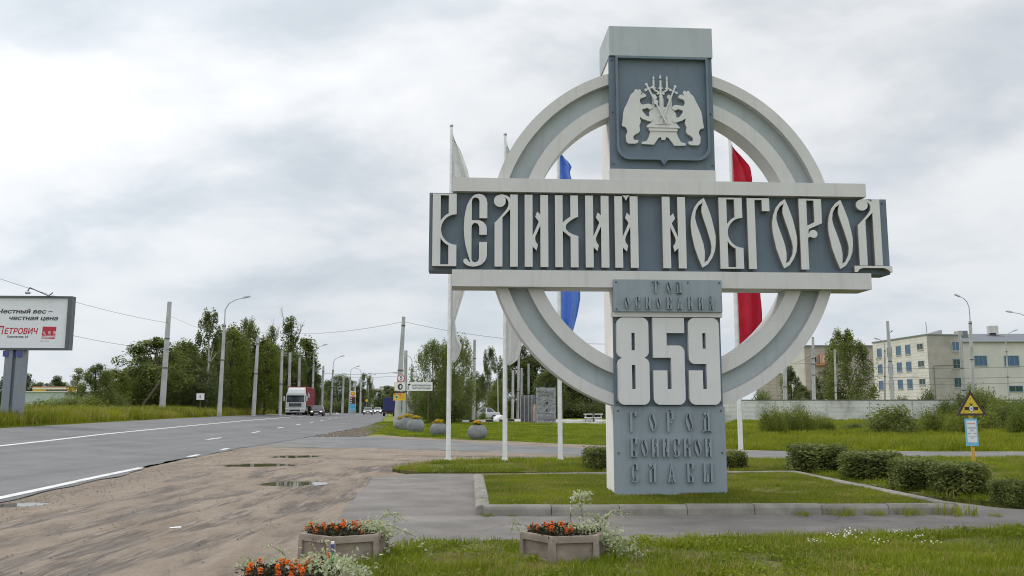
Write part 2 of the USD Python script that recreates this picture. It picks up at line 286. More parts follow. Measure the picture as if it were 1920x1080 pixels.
# ------------------------------------------------------------------ ground materials
M['grass_ground'] = noisy('grass_ground', (0.115, 0.150, 0.008), (0.23, 0.255, 0.018), scale=1.3, rough=0.95, bump=0.6, bscale=22.0, c=(0.22, 0.20, 0.035), cscale=0.22, clo=0.52, chi=0.8)
M['lawn_ground'] = noisy('lawn_ground', (0.050, 0.060, 0.014), (0.15, 0.155, 0.028), scale=11.0, rough=0.95, bump=0.8, bscale=60.0, c=(0.17, 0.14, 0.085), cscale=2.2, clo=0.50, chi=0.72, detail=9.0)
def asphalt(name, a, b, patch, fine=90.0, crack=True, tracks=False):
    n = {'geo': ('geometry', {}), 'n1': ('noise_texture', {'scale': 0.55, 'detail': 7.0, 'roughness': 0.65}), 'r1': ('rgb_ramp', {'ramp': [(0.32, a), (0.68, b)]}),
         'n2': ('noise_texture', {'scale': fine, 'detail': 3.0, 'roughness': 0.7}), 'r2': ('rgb_ramp', {'ramp': [(0.3, (0.62, 0.62, 0.62)), (0.7, (1.32, 1.32, 1.32))]}), 'sp': ('mix_color', {'blend_type': 'multiply', 'fac': 1.0}),
         'n3': ('noise_texture', {'scale': 0.23, 'detail': 4.0, 'roughness': 0.5}), 'r3': ('map_range', {'from_min': 0.52, 'from_max': 0.66, 'to_min': 0.0, 'to_max': 0.6, 'clamp': True}), 'mx': ('mix_color', {'b': patch}),
         'wob': ('noise_texture', {'scale': 1.5, 'detail': 4.0}), 'wadd': ('vector_math', {'math_type': 'add'}),
         'vo': ('voronoi_texture', {'feature': 'distance_to_edge', 'scale': 0.33}), 'r4': ('map_range', {'from_min': 0.0, 'from_max': 0.006, 'to_min': 0.45 if crack else 0.0, 'to_max': 0.0, 'clamp': True}), 'cr': ('mix_color', {'b': (0.05, 0.05, 0.05)}),
         'bp': ('bump', {'strength': 0.35, 'distance': 0.008}), 'p': ('principled_bsdf', {'roughness': 0.85, 'specular_ior_level': 0.3})}
    l = [('geo.position', 'n1.vector'), ('n1.fac', 'r1.fac'), ('geo.position', 'n2.vector'), ('n2.fac', 'r2.fac'), ('geo.position', 'n3.vector'), ('n3.fac', 'r3.value'), ('r3.result', 'mx.fac'), ('r1.color', 'mx.a'),
         ('mx.result', 'sp.a'), ('r2.color', 'sp.b'), ('geo.position', 'wob.vector'), ('geo.position', 'wadd.vector1'), ('wob.color', 'wadd.vector2'), ('wadd.vector', 'vo.vector'), ('vo.distance', 'r4.value'), ('r4.result', 'cr.fac'), ('sp.result', 'cr.a'), ('cr.result', 'p.base_color'),
         ('n2.fac', 'bp.height'), ('bp.normal', 'p.normal')]
    n['mt'] = ('mapping', {'scale': (1.1, 0.035, 1.0) if tracks else (0.9, 1.5, 1.0), 'rotation': (0, 0, -0.1 if tracks else 0.0)}); n['nt'] = ('noise_texture', {'scale': 1.0, 'detail': 6.0, 'roughness': 0.65}); n['rt'] = ('rgb_ramp', {'ramp': [(0.3, (0.86, 0.86, 0.87)), (0.7, (1.13, 1.13, 1.12))] if tracks else [(0.32, (0.78, 0.78, 0.79)), (0.55, (1.0, 1.0, 1.0)), (0.72, (1.25, 1.22, 1.18))]}); n['st'] = ('mix_color', {'blend_type': 'multiply', 'fac': 1.0})
    l = [x for x in l if x[1] != 'p.base_color'] + [('geo.position', 'mt.vector'), ('mt.vector', 'nt.vector'), ('nt.fac', 'rt.fac'), ('cr.result', 'st.a'), ('rt.color', 'st.b'), ('st.result', 'p.base_color')]
    return mat(name, n, l, 'p.BSDF')
M['road_asphalt'] = asphalt('road_asphalt', (0.145, 0.145, 0.150), (0.185, 0.184, 0.185), (0.125, 0.125, 0.130), tracks=True)
M['apron_asphalt'] = asphalt('apron_asphalt', (0.165, 0.153, 0.143), (0.235, 0.22, 0.205), (0.27, 0.25, 0.225))
M['side_asphalt'] = asphalt('side_asphalt', (0.165, 0.168, 0.168), (0.215, 0.215, 0.212), (0.14, 0.14, 0.14))
M['paving'] = noisy('paving', (0.36, 0.34, 0.32), (0.44, 0.42, 0.40), scale=3.0, rough=0.9)
def dirtmat(name):
    n = {'geo': ('geometry', {}), 'map': ('mapping', {'scale': (0.9, 0.40, 1.0), 'rotation': (0, 0, 0.10)}),
         'n1': ('noise_texture', {'scale': 1.3, 'detail': 9.0, 'roughness': 0.76}), 'r1': ('rgb_ramp', {'ramp': [(0.30, (0.150, 0.117, 0.088)), (0.42, (0.222, 0.178, 0.138)), (0.58, (0.282, 0.232, 0.184)), (0.75, (0.335, 0.282, 0.228))]}),
         'n2': ('noise_texture', {'scale': 0.16, 'detail': 4.0}), 'r2': ('map_range', {'from_min': 0.5, 'from_max': 0.68, 'to_min': 0.0, 'to_max': 0.45, 'clamp': True}), 'mx': ('mix_color', {'b': (0.225, 0.178, 0.142)}),
         'n3': ('noise_texture', {'scale': 24.0, 'detail': 7.0, 'roughness': 0.85}), 'r3': ('rgb_ramp', {'ramp': [(0.30, (0.48, 0.46, 0.44)), (0.46, (0.96, 0.96, 0.96)), (0.60, (1.08, 1.08, 1.08)), (0.72, (1.5, 1.5, 1.5))]}), 'sp': ('mix_color', {'blend_type': 'multiply', 'fac': 1.0}),
         'm4': ('mapping', {'scale': (12.0, 0.8, 1.0), 'rotation': (0, 0, 0.16)}), 'n4': ('noise_texture', {'scale': 1.0, 'detail': 6.0, 'roughness': 0.7, 'distortion': 0.4}), 'r4': ('map_range', {'from_min': 0.40, 'from_max': 0.54, 'to_min': 0.0, 'to_max': 1.25, 'clamp': True}),
         'at': ('attribute', {'attribute': 'damp'}), 'wm': ('math', {'math_type': 'multiply'}), 'wp': ('math', {'math_type': 'power', 'value2': 6.0}), 'ws': ('math', {'math_type': 'maximum'}), 'wet': ('mix_color', {'b': (0.082, 0.062, 0.047)}),
         'rr': ('map_range', {'from_min': 0.0, 'from_max': 1.0, 'to_min': 0.95, 'to_max': 0.55, 'clamp': True}),
         'bp': ('bump', {'strength': 0.6, 'distance': 0.012}), 'p': ('principled_bsdf', {'specular_ior_level': 0.25})}
    l = [('geo.position', 'map.vector'), ('map.vector', 'n1.vector'), ('n1.fac', 'r1.fac'), ('geo.position', 'n2.vector'), ('n2.fac', 'r2.value'), ('r2.result', 'mx.fac'), ('r1.color', 'mx.a'), ('geo.position', 'n3.vector'), ('n3.fac', 'r3.fac'),
         ('mx.result', 'sp.a'), ('r3.color', 'sp.b'), ('geo.position', 'm4.vector'), ('m4.vector', 'n4.vector'), ('n4.fac', 'r4.value'), ('r4.result', 'wm.value1'), ('at.fac', 'wm.value2'), ('at.fac', 'wp.value1'), ('wm.value', 'ws.value1'), ('wp.value', 'ws.value2'),
         ('sp.result', 'wet.a'), ('ws.value', 'wet.fac'), ('wet.result', 'p.base_color'), ('at.fac', 'rr.value'), ('rr.result', 'p.roughness'), ('n3.fac', 'bp.height'), ('bp.normal', 'p.normal')]
    return mat(name, n, l, 'p.BSDF')
M['dirt'] = dirtmat('dirt')
M['dirt_stone'] = noisy('dirt_stone', (0.20, 0.17, 0.14), (0.36, 0.31, 0.26), scale=14.0, rough=0.9)
M['gravel'] = noisy('gravel', (0.12, 0.10, 0.08), (0.30, 0.255, 0.21), scale=14.0, rough=0.9)
M['road_paint'] = noisy('road_paint', (0.62, 0.62, 0.61), (0.76, 0.76, 0.75), scale=3.0, rough=0.7, c=(0.36, 0.36, 0.36), cscale=5.0, clo=0.52, chi=0.72)
M['water'] = mat('water', {'geo': ('geometry', {}), 'n': ('noise_texture', {'scale': 6.0, 'detail': 2.0}), 'b': ('bump', {'strength': 0.02, 'distance': 0.01}), 'p': ('principled_bsdf', {'base_color': (0.05, 0.042, 0.030), 'roughness': 0.02, 'ior': 1.33, 'specular_ior_level': 0.6})},
                 [('geo.position', 'n.vector'), ('n.fac', 'b.height'), ('b.normal', 'p.normal')], 'p.BSDF')

# ------------------------------------------------------------------ terrain: flat on the right; the main road is banked, its far side and verge higher
EDGE = np.array([(-8.0, -40), (-8.2, 4), (-8.5, 14.6), (-8.7, 16.7), (-9.0, 19.4), (-9.3, 22.7), (-9.8, 28.2), (-10.3, 33), (-10.7, 45), (-11.9, 71), (-14.6, 98), (-18.5, 125), (-23.5, 164), (-33, 230), (-60, 400), (-95, 600)], float)
FAR = np.array([(-20.0, -40), (-20.8, 4), (-21.6, 20), (-23.3, 36), (-26.2, 64), (-28.2, 85), (-30.3, 106), (-35.0, 140), (-39.0, 165), (-51, 225), (-78, 400), (-112, 600)], float)
def edge_x(y): return np.interp(y, EDGE[:, 1], EDGE[:, 0])
def far_x(y): return np.interp(y, FAR[:, 1], FAR[:, 0])
def sm(t): t = np.clip(t, 0, 1); return t * t * (3 - 2 * t)
def height(x, y):
    x, y = np.asarray(x, float), np.asarray(y, float)
    bank = np.interp(y, [0, 20, 110, 145, 190, 260], [0.042, 0.045, 0.045, 0.033, 0.018, 0.007])
    s = edge_x(y) - x; w = edge_x(y) - far_x(y)
    z = bank * np.clip(s, 0, w) + np.interp(y, [0, 90, 140, 220], [0.24, 0.24, 0.2, 0.12]) * sm((s - w - 0.3) / 3.0)
    return z
def grid(xs, ys, zfun, keep=None):
    X, Y = np.meshgrid(xs, ys); v = np.stack([X.ravel(), Y.ravel(), np.broadcast_to(zfun(X, Y), X.shape).ravel()], 1)
    nx, ny = len(xs), len(ys); i = np.arange((ny - 1) * nx).reshape(ny - 1, nx)[:, :-1].ravel()
    f = np.stack([i, i + 1, i + nx + 1, i + nx], 1)
    if keep is not None:
        cx, cy = v[f].mean(1)[:, 0], v[f].mean(1)[:, 1]; f = f[keep(cx, cy)]
    f = np.vstack([f[:, [0, 1, 2]], f[:, [0, 2, 3]]])
    used = np.unique(f); remap = np.full(len(v), -1); remap[used] = np.arange(len(used))
    return v[used], remap[f]
def ruled(ys, x0, x1, n, lift):
    u = np.linspace(0, 1, n); Y = np.repeat(ys[:, None], n, 1); X = x0(ys)[:, None] * (1 - u) + x1(ys)[:, None] * u
    v = np.stack([X.ravel(), Y.ravel(), (height(X, Y) + lift).ravel()], 1); m = len(ys)
    i = np.arange((m - 1) * n).reshape(m - 1, n)[:, :-1].ravel(); f = np.stack([i, i + 1, i + n + 1, i + n], 1)
    return v, np.vstack([f[:, [0, 1, 2]], f[:, [0, 2, 3]]])

DIRT = Polygon([(-8.7, -6), (-1.9, -6), (-1.9, 10.3), (-2.8, 20.3), (-2.4, 20.6), (-3.0, 21.7), (-2.4, 25.5), (2, 25.8), (8.6, 25.6), (9.6, 26.6), (2.4, 28.6), (-0.1, 30.5), (-2.8, 32.7), (-6.5, 34), (-8.5, 36), (-11.0, 36), (-11.0, 30), (-9.9, 26), (-9.3, 20), (-8.9, 16)])
def base_z(X, Y):
    s = edge_x(Y) - X; w = edge_x(Y) - far_x(Y)
    z = height(X, Y) - 0.16 * ((s > 0.3) & (s < w - 0.3))
    lump = (meshkit.noise(np.stack([X * 0.25, Y * 0.25, 0 * X], -1), 3) - 0.5) * 0.10 + (meshkit.noise(np.stack([X * 0.9, Y * 0.9, 0 * X], -1), 5) - 0.5) * 0.05
    z = z + np.where((s > w + 1.5), lump * 1.5, 0) + np.where((s < -1) & (Y > 48), lump, 0) + np.where((X > 9) & (Y > 33), lump, 0)
    low = (X > -12.5) & (X < 30) & (Y < 47) & (s < 0.5)
    return np.where(low, z - 0.06, z)
gx = np.concatenate([np.linspace(-3000, -160, 12), np.arange(-140, -60, 5), np.arange(-60, 60, 0.8), np.arange(60, 140, 4), np.linspace(160, 3000, 12)])
gy = np.concatenate([np.linspace(-400, -20, 12), np.arange(-14, 70, 0.8), np.arange(70, 160, 2.0), np.arange(160, 420, 10), np.linspace(450, 4000, 14)])
tag(obj('ground', grid(gx, gy, base_z), M['grass_ground'], smooth=True), kind='structure')

# main road: one banked asphalt sheet with a slightly broken right edge
ys = np.concatenate([np.arange(-30, 80, 0.35), np.arange(80, 600, 2.5)])
def ragged(y):
    n = meshkit.fbm(np.stack([y * 0.9, 0 * y, 0 * y], -1), 4, 7) - 0.5
    n2 = meshkit.noise(np.stack([y * 0.16, 0 * y, 0 * y], -1), 11) - 0.45
    return edge_x(y) + 0.35 * n + np.where((y > 21) & (y < 34), -0.45 * np.clip(n2 * 3, 0, 1) - 0.1, 0)
road = tag(obj('main_road', ruled(ys, ragged, far_x, 26, 0.030), M['road_asphalt'], smooth=True), kind='structure')
def stripe(y0, y1, off, w, step=0.6, lift=0.036):
    y = np.arange(y0, y1 + 1e-6, step) if y1 - y0 > step else np.array([y0, (y0 + y1) / 2, y1])
    return ruled(y, lambda t: off(t) - w / 2, lambda t: off(t) + w / 2, 2, lift)
CENTRE_P = np.array([(-15.6, -30), (-16.0, 10), (-16.6, 27.9), (-18.3, 38.7), (-20.4, 57), (-24.2, 93), (-28.0, 125), (-33, 165), (-50, 245)], float)
LANE_P = np.array([(-13.0, 30), (-13.8, 43.7), (-15.0, 53.9), (-16.2, 64), (-17.6, 76), (-20.6, 100), (-24.4, 130), (-28.5, 160), (-36, 210)], float)
centre = lambda y: np.interp(y, CENTRE_P[:, 1], CENTRE_P[:, 0]); lane = lambda y: np.interp(y, LANE_P[:, 1], LANE_P[:, 0])
obj('centre_line', stripe(-25, 230, centre, 0.22), M['road_paint'], road)
obj('edge_line', stripe(-20, 22.8, lambda y: edge_x(y) - 0.28, 0.19), M['road_paint'], road)
for y0, y1 in ((27.4, 28.9), (31.8, 33.3)):
    obj('edge_dash', stripe(y0, y1, lambda y: edge_x(y) - 0.42, 0.17), M['road_paint'], road)
for k in range(15):
    y0 = 38.5 + 9.3 * k
    obj('lane_dash', stripe(y0, y0 + 2.6, lane, 0.17), M['road_paint'], road)

tag(obj('road_edge_gravel', ruled(np.arange(-10, 150, 0.8), lambda y: far_x(y) - 0.75 - 0.5 * meshkit.noise(np.stack([y * 0.5, 0 * y, 0 * y], -1), 3), lambda y: far_x(y) + 0.12, 3, 0.018), M['dirt']), kind='structure')
# side road leaving to the right
UP = np.array([(-10.6, 52), (-8.6, 47.5), (-6.9, 45.6), (-3.2, 41.0), (-0.2, 37.2), (2.8, 33.8), (8.5, 31.6), (12, 31.2), (20, 30.9), (45, 30.5), (120, 29)], float)
LO = np.array([(-10.9, 34.2), (-9.0, 34.2), (-6.5, 33.6), (-2.8, 32.4), (-0.1, 30.4), (2.4, 28.5), (6.9, 26.3), (9.5, 26.5), (15, 26.5), (45, 26), (120, 24.5)], float)
def resample(p, n):
    d = np.concatenate([[0], np.cumsum(np.linalg.norm(np.diff(p, axis=0), axis=1))]); t = np.linspace(0, d[-1], n)
    return np.stack([np.interp(t, d, p[:, 0]), np.interp(t, d, p[:, 1])], 1)
def strip2(a, b, n, m, z, rough=0.25, seed=1):
    a, b = resample(a, n), resample(b, n); w = np.arange(n) * 1.0
    a[:, 1] += rough * (meshkit.fbm(np.stack([w * 0.35, 0 * w, 0 * w], -1), 4, seed) - 0.5); b[:, 1] += rough * (meshkit.fbm(np.stack([w * 0.35, 0 * w, 0 * w], -1), 4, seed + 9) - 0.5)
    u = np.linspace(0, 1, m)[None, :, None]; g = a[:, None] * (1 - u) + b[:, None] * u
    v = np.concatenate([g.reshape(-1, 2), np.full((n * m, 1), z)], 1)
    i = np.arange((n - 1) * m).reshape(n - 1, m)[:, :-1].ravel(); f = np.stack([i, i + m, i + m + 1, i + 1], 1)
    f = np.vstack([f[:, [0, 1, 2]], f[:, [0, 2, 3]]]); mm = trimesh.Trimesh(v, f, process=False)
    if mm.face_normals[:, 2].mean() < 0: f = f[:, ::-1]
    return v, f
tag(obj('side_road', strip2(UP, LO, 240, 5, 0.022, 0.5), M['side_asphalt']), kind='structure')
SHO = UP + np.array([(0.5, 2.5)] * len(UP)); SHO[4:7] += (0.3, 0.4); SHO[6:, 1] = UP[6:, 1] + 0.5; SHO[0] = (-11.4, 57); SHO[1] = (-8.3, 54)
tag(obj('road_shoulder', strip2(SHO, LO - np.array([(0, -2.0)]), 240, 4, 0.006, 0.8, 5), M['dirt']), kind='structure')

# dirt lot between main road and apron: ruts, tread marks, hollows for the puddles
PUDDLES = [(-7.0, 24.1, 0.92, 0.62, 0.08), (-7.0, 28.2, 0.66, 0.70, 0.0), (-4.6, 18.35, 0.62, 0.52, 0.25), (-8.05, 14.45, 0.36, 0.32, 0.3)]
RUTS = [((-6.2, 6.0), (-6.0, 14), (-6.4, 22)), ((-4.6, 6.5), (-4.3, 15), (-3.7, 21)), ((-3.2, 7.0), (-3.6, 14), (-4.3, 20)), ((-7.4, 7), (-6.6, 17), (-5.6, 27)), ((-5.4, 6), (-5.0, 13), (-3.9, 20.5)), ((-2.6, 8), (-3.1, 15), (-3.6, 22))]
TREADS = [(-5.55, 13.6, 0.42, 1.5, -0.1), (-4.2, 12.3, 0.36, 1.3, -0.15), (-3.75, 16.9, 0.36, 1.8, 0.12), (-4.1, 17.6, 0.6, 1.1, 0.3), (-5.0, 19.8, 0.4, 1.7, -0.15), (-3.1, 22.8, 1.5, 1.2, 1.1), (-2.6, 24.1, 1.4, 0.8, 1.3), (-4.9, 9.9, 0.42, 1.5, -0.2), (-4.4, 8.4, 0.5, 1.4, -0.25), (-5.9, 10.9, 0.32, 2.0, -0.15), (-3.4, 13.4, 0.3, 1.4, -0.2), (-2.9, 15.4, 0.3, 1.2, -0.1), (-6.6, 16.5, 0.3, 1.5, 0.12), (-5.2, 15.8, 0.3, 1.2, -0.2), (-6.0, 20.9, 0.3, 1.4, 0.2), (-6.8, 12.4, 0.35, 1.6, -0.1), (-3.6, 10.4, 0.3, 1.2, -0.25), (-5.3, 7.9, 0.4, 1.2, -0.2), (-3.0, 18.6, 0.3, 1.4, 0.1), (-7.4, 20.2, 0.3, 1.6, 0.05), (-4.6, 26.6, 0.3, 2.2, 1.2), (-1.5, 28.2, 0.35, 2.6, 1.4), (2.0, 27.2, 0.3, 2.4, 1.45)]
def lay(X, Y):
    z = 0.02 + (meshkit.fbm(np.stack([X * 0.5, Y * 0.5, 0 * X], -1), 3, 2) - 0.5) * 0.022 + (meshkit.fbm(np.stack([X * 3, Y * 1.2, 0 * X], -1), 3, 4) - 0.5) * 0.012
    damp = np.zeros_like(X); fine = meshkit.fbm(np.stack([X * 5, Y * 1.6, 0 * X], -1), 4, 6)
    for r in RUTS:
        p = np.array(r); d = np.abs(X - np.interp(Y, p[:, 1], p[:, 0]) - 0.25 * (meshkit.noise(np.stack([0 * Y, Y * 0.35, 0 * X], -1), 8) - 0.5))
        inside = (Y > p[0, 1] - 1) & (Y < p[-1, 1] + 1); k = np.exp(-(d / 0.13) ** 2) * inside
        z = z - 0.022 * k + 0.012 * np.exp(-((d - 0.27) / 0.1) ** 2) * inside; damp = np.maximum(damp, 0.9 * k * np.clip((fine - 0.34) * 4, 0, 1))
    for (x, y, a, b, t) in TREADS:
        dx, dy = X - x, Y - y; u, v = dx * cos(t) + dy * sin(t), -dx * sin(t) + dy * cos(t)
        k = np.clip(1.25 - (u / a) ** 2 - (v / b) ** 2, 0, 1); bars = 0.6; k2 = k * np.clip((fine - 0.36) * 3.4, 0, 1)
        z = z - 0.018 * k2; damp = np.maximum(damp, 1.0 * np.clip(k * 1.5, 0, 1) * np.clip((fine - 0.22) * 3.5, 0, 1))
    for (x, y, a, b, t) in PUDDLES:
        dx, dy = X - x, Y - y; u, v = dx * cos(t) + dy * sin(t), -dx * sin(t) + dy * cos(t); q = (u / a) ** 2 + (v / b) ** 2
        z = 0.02 + (z - 0.02) * np.clip((q - 1.0) / 3.0, 0.3, 1) - 0.085 * np.clip(1.5 - q + 1.6 * (fine - 0.5), 0, 1) ** 0.7; damp = np.maximum(damp, np.clip((2.2 - q) * 0.8, 0, 0.75) * np.clip(fine * 1.6, 0, 1))
    s = edge_x(Y) - X
    damp = np.maximum(damp, 0.35 * np.exp(-((s + 0.35) / 0.5) ** 2) * (Y < 24) * np.clip(fine * 1.5, 0, 1))
    z = z - 0.006 * np.exp(-((s + 0.2) / 0.35) ** 2) * (Y < 24)
    return z, np.clip(damp, 0, 0.95)
dxs, dys = np.arange(-11.2, 10.0, 0.085), np.concatenate([np.arange(-6, 6, 0.4), np.arange(6, 36.2, 0.1)])
dv, df = grid(dxs, dys, lambda X, Y: lay(X, Y)[0], keep=lambda x, y: contains_xy(DIRT, x, y) & (edge_x(y) - x < 0.6))
dirt = usdkit.mesh(stage, '/World/dirt_lot', (dv, df), M['dirt'], smooth=True)
pv = UsdGeom.PrimvarsAPI(dirt).CreatePrimvar('damp', Sdf.ValueTypeNames.FloatArray, 'vertex'); pv.Set(Vt.FloatArray.FromNumpy(lay(dv[:, 0], dv[:, 1])[1].astype(np.float32)))
tag(dirt, kind='structure')
plabels = ['long muddy puddle in the dirt lot beside the broken road edge', 'thin farther puddle in the dirt lot nearest the side road', 'bright puddle in the middle of the dirt lot beside tyre ruts', 'small puddle against the white edge line of the main road']
for (x, y, a, b, t), lb in zip(PUDDLES, plabels):
    ang = np.linspace(0, 2 * pi, 60, endpoint=False)
    rr = 1.18 + 0.9 * (meshkit.fbm(np.stack([np.cos(ang) * 1.3 + x, np.sin(ang) * 1.3 + y, 0 * ang], -1), 3, 12) - 0.5)
    pts = np.stack([a * rr * np.cos(ang), b * rr * np.sin(ang)], 1); pts = np.stack([pts[:, 0] * cos(t) - pts[:, 1] * sin(t) + x, pts[:, 0] * sin(t) + pts[:, 1] * cos(t) + y], 1)
    v = np.vstack([np.c_[pts, np.full(60, 0.008)], [[x, y, 0.008]]]); f = np.array([[i, (i + 1) % 60, 60] for i in range(60)])
    tag(obj('puddle', (v, f), M['water']), lb, 'puddle')

# apron, verges, lawn
def wavy(pts, amp, seed, step=0.25):
    p = np.array(pts + [pts[0]], float); d = np.concatenate([[0], np.cumsum(np.linalg.norm(np.diff(p, axis=0), axis=1))]); n = int(d[-1] / step); q = resample(p, n + 1)[:-1]
    q = q + amp * 2 * np.stack([meshkit.fbm(np.c_[q * 1.4, np.zeros(n)], 3, seed) - 0.5, meshkit.fbm(np.c_[q * 1.4, np.zeros(n)], 3, seed + 3) - 0.5], 1)
    return Polygon(q).buffer(0)
def slab(name, poly, z0, z1, m):
    e = ext(poly, z1 - z0); e.apply_translation((0, 0, z0)); return tag(obj(name, e, m), kind='structure')
APRON = wavy([(-2.2, 9.6), (14, 9.6), (14, 13.4), (9, 13.0), (7.6, 13.6), (7.0, 15.2), (6.85, 18.7), (6.7, 20.3), (2.2, 20.45), (-2.2, 20.55), (-3.1, 19.6)], 0.06, 21)
slab('asphalt_apron', APRON, -0.05, 0.05, M['apron_asphalt'])
NEAR = wavy([(-1.75, 2.0), (16, 2.0), (16, 11.7), (10.0, 11.55), (6.4, 11.0), (4.6, 10.6), (2.7, 10.35), (1.2, 10.1), (-0.2, 10.15), (-1.1, 10.0), (-1.5, 9.0)], 0.12, 31)
slab('near_verge', NEAR, -0.05, 0.085, M['lawn_ground'])
VERGE = wavy([(-3.0, 21.6), (-2.2, 20.75), (2.2, 20.5), (6.8, 20.5), (6.95, 18.0), (7.3, 15.2), (8.0, 13.9), (9.5, 13.25), (16, 13.6), (40, 20), (40, 25.8), (16, 25.9), (9.6, 26.0), (7.5, 25.3), (3.0, 25.5), (-0.5, 25.4), (-2.0, 24.3)], 0.13, 41)
slab('planted_verge', VERGE, -0.05, 0.085, M['lawn_ground'])
LAWN_Q = [(-0.42, 12.80), (6.48, 12.98), (6.30, 19.4), (-0.72, 18.75)]
slab('monument_lawn', Polygon(LAWN_Q).buffer(-0.05), -0.05, 0.15, M['lawn_ground'])
# kerb of separate stones round the lawn
kerb = UsdGeom.Xform.Define(stage, '/World/lawn_kerb'); tag(kerb, kind='structure'); kerb = kerb.GetPrim()
rng = np.random.default_rng(5)
for i in range(4):
    a, b = np.array(LAWN_Q[i]), np.array(LAWN_Q[(i + 1) % 4]); L = np.linalg.norm(b - a); d = (b - a) / L; nrm = np.array([d[1], -d[0]]); n = int(round(L / 1.0))
    for k in range(n):
        t0, t1 = L * k / n, L * (k + 1) / n
        if i == 2 and 0.4 < t0: pass
        e = 0.08 if k in (0, n - 1) else 0
        prof = np.array([(-0.11, -0.1), (0.11, -0.1), (0.11, 0.14), (0.09, 0.172), (0.05, 0.19), (-0.09, 0.19), (-0.11, 0.172)])
        prof = prof + np.array([0, rng.normal(0, 0.004)])
        pts = []
        for t in (t0 + 0.005, t1 - 0.005):
            p = a + d * t; pts += [(*(p + nrm * (q[0] + rng.normal(0, 0.001))), q[1]) for q in prof]
        obj('kerb_stone', hull(pts), M['kerb_concrete'], kerb)

# ------------------------------------------------------------------ the entrance monument
SC = 0.897
mon = thing('entrance_monument', 'tall ringed concrete town entrance sign with slate lettering panel and bear crest', 'monument', (2.962 * SC, 16.378 * SC, 0.165), radians(3.4), sc=(SC, SC, SC))
D = 1.08                                                              # depth of the pillar
obj('pillar', boxm((0, D / 2 + 0.003, 4.25), (2.04, D, 8.5)), M['pillar_paint'], mon)
obj('pillar_cap', join([boxm((0, D / 2 - 0.04, 8.815), (2.08, D + 0.09, 0.61))]), M['pale_slate'], mon)
def bolts(parent, pts, v):
    for x, z in pts: obj('bolt', disc((x, -v - 0.006, z), 0.016, 'y', 0.014, 8), M['bolt_metal'], parent)
base = obj('base_plate', wall(rect(-1.065, 1.055, -0.12, 1.61), 0, 0.06), M['slate_base'], mon)
bolts(base, [(-0.98, 1.53), (0, 1.53), (0.98, 1.53), (-0.98, 0.75), (0.98, 0.75)], 0.06)
year = obj('year_plate', wall(rect(-1.045, 1.03, 1.613, 3.29), 0, 0.035), M['slate_plate'], mon)
bolts(year, [(-1.0, 3.2), (0.99, 3.2), (-1.0, 1.68), (0.99, 1.68), (-1.0, 2.45)], 0.035)
obj('ledge', wall(rect(-1.07, 1.04, 3.292, 3.385), 0, 0.15), M['white_paint'], mon)
found = obj('founding_plate', wall(rect(-1.055, 1.035, 3.388, 4.0), 0, 0.19), M['slate_base'], mon)
bolts(found, [(-1.0, 3.95), (-0.3, 3.95), (0.38, 3.95), (0.99, 3.95), (-1.0, 3.43)], 0.19)
# ring: two white rims with a recessed pale slate band, cut where panel, beams and pillar stand
RC, RB, R1, R2, R3, R4 = 4.895, 0.50, 3.43, 3.215, 2.865, 2.60
def annulus(ro, ri): return Point(0, RC).buffer(ro, 96).difference(Point(0, RC).buffer(ri, 96))
cut_top, cut_low = rect(-5, 5, 5.953, 9), rect(-5, 5, 1, 3.847)
for side in (rect(-5, -1.022, 0, 9), rect(1.022, 5, 0, 9)):
    for half in (cut_top, cut_low):
        q = obj('ring_rim', wall(annulus(R1, R2).intersection(half).intersection(side), -RB, 0.0), M['white_paint'], mon, smooth=35)
        obj('ring_rim', wall(annulus(R3, R4).intersection(half).intersection(side), -RB, 0.0), M['white_paint'], mon, smooth=35)
        obj('ring_band', wall(annulus(R2 - 0.001, R3 + 0.001).intersection(half).intersection(side), -RB + 0.06, -0.14), M['pale_slate'], mon, smooth=35)
# beams and lettering panel
obj('beam', wall(rect(-4.11, 3.99, 5.683, 5.95), -0.47, 0.16), M['white_paint'], mon)
obj('beam', wall(rect(-4.11, 4.0, 3.85, 4.168), -0.47, 0.16), M['white_paint'], mon)
obj('crest_step', wall(rect(-1.06, 1.01, 5.953, 6.18), -0.02, 0.13), M['white_paint'], mon)
panel = obj('lettering_panel', wall(rect(-4.555, 4.465, 4.171, 5.68), -0.44, 0.0), M['slate_plate'], mon)
bolts(panel, [(-4.5, 5.62), (4.38, 5.6)], 0.0)

# letters: outlines drawn in a box 855 units high
def P_(*a): return Polygon(a).buffer(0)
def stem(x, y0=0, y1=857, w=93): return rect(x, x + w, y0, y1)
def flip(pts, x0, y1): return P_(*[(x - x0, y1 - y) for x, y in pts])
def glyph_ve():
    c = (280, 432); bite = Point(c).buffer(181, 48); ring = Point(c).buffer(212, 48)
    g = unary_union([stem(0), rect(0, 280, 838, 857), rect(0, 280, 0, 20), rect(187, 280, 590, 857), rect(187, 280, 0, 270), ring.intersection(rect(60, 280, 0, 857))])
    return g.difference(bite)
E_OUT = [(722, 375), (722, 195), (715, 150), (690, 110), (655, 90), (620, 85), (580, 92), (545, 115), (510, 160), (480, 220), (460, 300), (448, 380), (442, 480), (446, 580), (460, 680), (485, 780), (515, 870), (527, 903), (505, 890), (490, 870), (478, 858), (460, 856), (442, 868), (437, 885), (445, 905), (470, 925), (500, 940), (550, 948), (600, 943), (650, 925), (690, 890), (712, 850), (720, 800), (720, 658), (625, 658), (625, 850), (615, 880), (595, 895), (575, 899), (555, 893), (542, 880), (535, 855)]
E_TOP = [(537, 175), (543, 150), (560, 132), (583, 128), (605, 133), (622, 150), (628, 175), (628, 375)]
